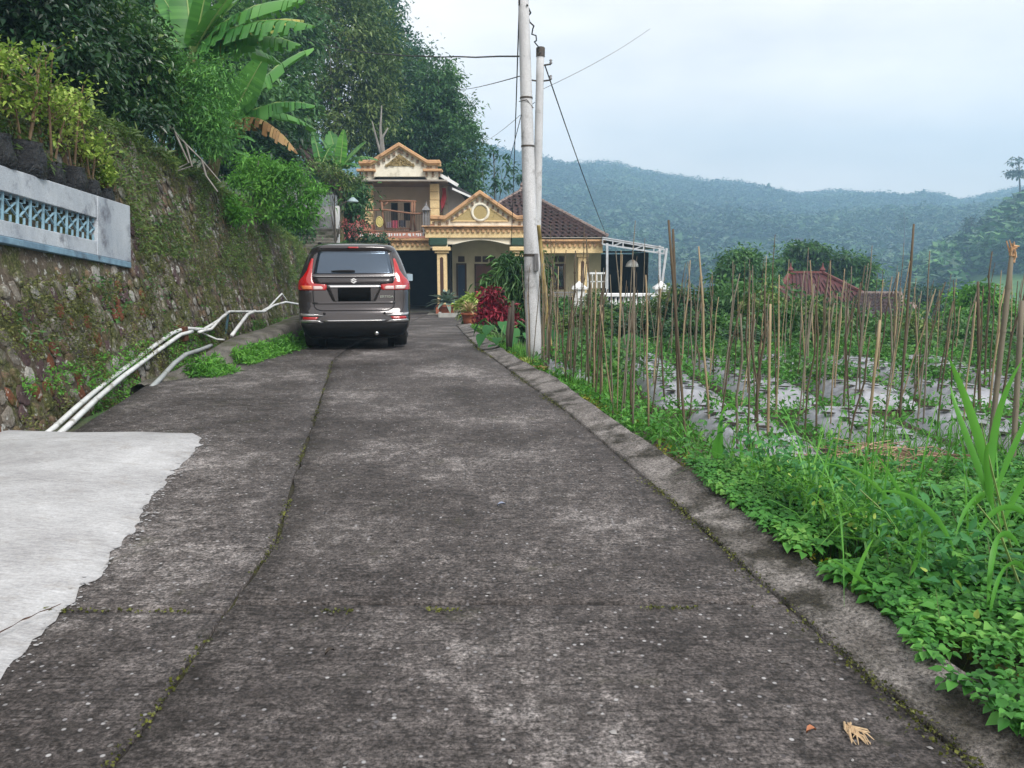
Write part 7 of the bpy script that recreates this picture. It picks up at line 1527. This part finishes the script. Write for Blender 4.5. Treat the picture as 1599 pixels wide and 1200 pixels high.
    gclump('long thin grass blades arching left over the ground cover', (1450, 880, Y), [((1440, 880, Y), (1400, 760, Y), (1330, 720, Y - .1), (1275, 725, Y - .2), .020), ((1430, 860, Y), (1390, 780, Y), (1340, 790, Y - .1), (1295, 812, Y - .2), .022), ((1432, 890, Y), (1436, 850, Y), (1433, 820, Y), .020), ((1444, 870, Y), (1420, 780, Y), (1385, 735, Y), (1365, 705, Y), .020), ((1440, 880, Y), (1380, 840, Y), (1330, 840, Y - .1), (1300, 838, Y - .15), .016), ((1460, 880, Y), (1440, 800, Y), (1425, 760, Y), (1412, 735, Y), .018), ((1400, 920, Y), (1360, 870, Y), (1330, 860, Y - .2), (1290, 895, Y - .3), .022)], [((1440, 880, Y), (1370, 790, Y), (1320, 745, Y))])
    Y = 3.0
    gclump('short bright grass blades in the middle of the ground cover', (1370, 920, Y), [((1330, 930, Y), (1340, 880, Y), (1365, 840, Y), .022), ((1360, 920, Y), (1330, 890, Y - .1), (1290, 870, Y - .1), .018), ((1420, 900, Y), (1440, 870, Y), (1437, 825, Y), .022)])
    gclump('single wide lime blade pair near the first mulch bed', (1145, 760, 5.0), [((1130, 740, 5.), (1120, 690, 5.), (1128, 640, 5.), .05), ((1118, 720, 5.), (1108, 690, 5.), (1140, 660, 5.), .04), ((1160, 735, 5.), (1158, 700, 5.), (1156, 690, 5.), .03), ((1126, 650, 5.), (1140, 615, 5.), (1155, 650, 5.), .02)])
    rg = random.Random(77)
    tuft = [(1190, 760, 4.6), (1240, 750, 4.7), (1300, 740, 4.8), (1210, 720, 5.2), (1265, 715, 5.3), (1340, 700, 5.5), (1380, 720, 5.1), (1460, 720, 4.8), (1500, 705, 4.9), (1440, 690, 5.4), (1395, 690, 5.6), (1550, 715, 4.6), (1590, 740, 4.3)]
    whr = ['beside the first bed edge', 'left of the dry stalks', 'just before the dry stalk heap', 'over the front mulch sheet', 'between first and second bed', 'behind the dry stalk heap', 'in the dry stalk heap', 'right of the dry stalk heap', 'below the frayed stake', 'between heap and beds', 'behind the heap near the split stake', 'by the thick right stake', 'at the right frame edge']
    for (px, py, Y), wv in zip(tuft, whr):
        g = at(px, py, Y); g.z = float(ground_z(g.x, Y)) + .02
        rosette('grass_tuft', 'green wild grass tuft ' + wv, g, 16, .42, .014, [GB, L_BRIGHT, L_COVER][rg.randrange(3)], (.5, 1.45), rg.randrange(999), 'grass', .6, 'wild grass tufts before the beds', 'blade', 6, .1)
    r3 = np.random.default_rng(91)
    def gp(n, ya, yb, lo, hi, thr, sc): 
        y = ya + (yb - ya)*r3.random(n); x = edge(y) + lo + (hi - lo)*r3.random(n); k = fbm(x*sc + 4, y*sc) > thr; x, y = x[k], y[k]; return np.stack([x, y, ground_z(x, y)], 1)
    grass_stuff('wild_grass', gp(4600, 4.5, 6.1, .25, 4.8, .42, 1.3), .46, .012, L_BRIGHT, 'wild green grass between the ground cover and the beds', 92)
    grass_stuff('verge_grass', gp(2600, 2.0, 4.9, .2, 3.8, .46, 1.6), .80, .013, GB, 'long thin grass growing through the ground cover', 93, 1.1)
    grass_stuff('dry_grass', gp(900, 4.6, 6.0, .3, 4.5, .52, 1.1), .34, .008, MATS['stalk_dry'], 'dry straw coloured grass before the beds', 94, 1.2)
    P = gp(700, 1.9, 4.8, .1, 3.6, .40, 1.6); P[:, 2] += .25 + .15*r3.random(len(P)); scatter_leaves('yellowed_leaves', P, np.tile([0, 0, 1.], (len(P), 1)), .032, L_LIME, 'yellowed and pale leaves among the ground cover', seed=98, heart=True, aspect=.7)
    P = gp(1500, 2.0, 4.9, .2, 3.6, .48, 1.2); P[:, 2] += .24 + .22*r3.random(len(P)); P = np.repeat(P, 5, 0) + r3.normal(size=(len(P)*5, 3))*.03; scatter_leaves('broad_weeds', P, np.tile([0, 0, 1.], (len(P), 1)), .062, LW, 'larger darker weed leaves rising over the ground cover', seed=99, aspect=.42)
    P = gp(2600, 1.9, 4.8, .15, 3.6, .54, 1.5); P[:, 2] += .22 + .18*r3.random(len(P)); P = np.repeat(P, 7, 0) + r3.normal(size=(len(P)*7, 3))*.035
    scatter_leaves('feather_weeds', P, np.tile([0, 0, 1.], (len(P), 1)), .045, L_BRIGHT, 'fine feathery weeds mixed into the ground cover', seed=95, aspect=.3)
    n = 4000; y = 8 + 7*r3.random(n); x = xo(y) + .1 + .9*r3.random(n); grass_stuff('edge_grass', np.stack([x, y, ground_z(x, y)], 1)[fbm(x*1.2, y*1.2) > .5], .22, .008, L_BRIGHT, 'short grass along the outer lane edge near the pole', 96)
    # small litter on the lane
    o = thing('dry_root', 'pale dried root fibres lying on the lane at lower right', 'dry root', grd(1335, 1140)); r2 = random.Random(5); m = MB(); b = Vector(o.location)
    for k in range(20):
        q = grd(1322 + r2.uniform(-4, 12), 1132 + r2.uniform(-2, 10)); e = grd(1345 + r2.uniform(-15, 22), 1150 + r2.uniform(-8, 16)); mid = q.lerp(e, .5) + Vector((r2.uniform(-.02, .02), r2.uniform(-.02, .02), .012)); m.tube([q - b + Vector((0, 0, .006)), mid - b, e - b + Vector((0, 0, .004))], [.0035, .003, .0012], 4)
    m.build('fibre', M('root_pale', (.50, .38, .24), (.4, .28, .17), 20, .9, .2), o)
    def fallen(lab, px, py, L, W, mat, a):
        g = grd(px, py); d = Vector((math.cos(a), math.sin(a), 0)); s = Vector((-d.y, d.x, 0)); V = []
        for t, w in ((0, .05), (.3, .9), (.6, 1), (.85, .5), (1, .02)): c = d*L*(t - .5) + Vector((0, 0, .008 + .012*math.sin(t*3))); V += [c + s*W*w*.5 + Vector((0, 0, .008)), c, c - s*W*w*.5 + Vector((0, 0, .01))]
        tag(MB().add(V, [(i*3 + e, i*3 + e + 1, i*3 + e + 4, i*3 + e + 3) for i in range(4) for e in (0, 1)]).build('fallen_leaf', mat, None, True, 0, g), lab, 'leaf')
    fallen('small orange brown leaf left of the dried root', 1266, 1148, .035, .022, M('leaf_litter', (.40, .17, .09), (.3, .12, .06), 9, .8, 0), .3)
    fallen('dark curled leaf in the middle of the lane', 515, 1024, .04, .026, M('leaf_black', (.025, .02, .018), (.05, .04, .03), 9, .8, 0), .8)
    fallen('blue grey flake stuck in the lane surface', 783, 792, .05, .035, M('flake_blue', (.16, .19, .28), (.2, .23, .3), 9, .8, 0), .2)
    fallen('long yellow blade fallen onto the edge strip', 1248, 858, .26, .03, MATS['leaf_lime'], .15)
build_haze(); build_ground(); build_hillside(); build_far(); build_road(); build_wall()
build_house(); build_carport(); build_yard()
build_car(); build_poles(); build_pipes(); build_parapet()
build_left_plants(); build_right_garden(); build_field(); build_foreground()
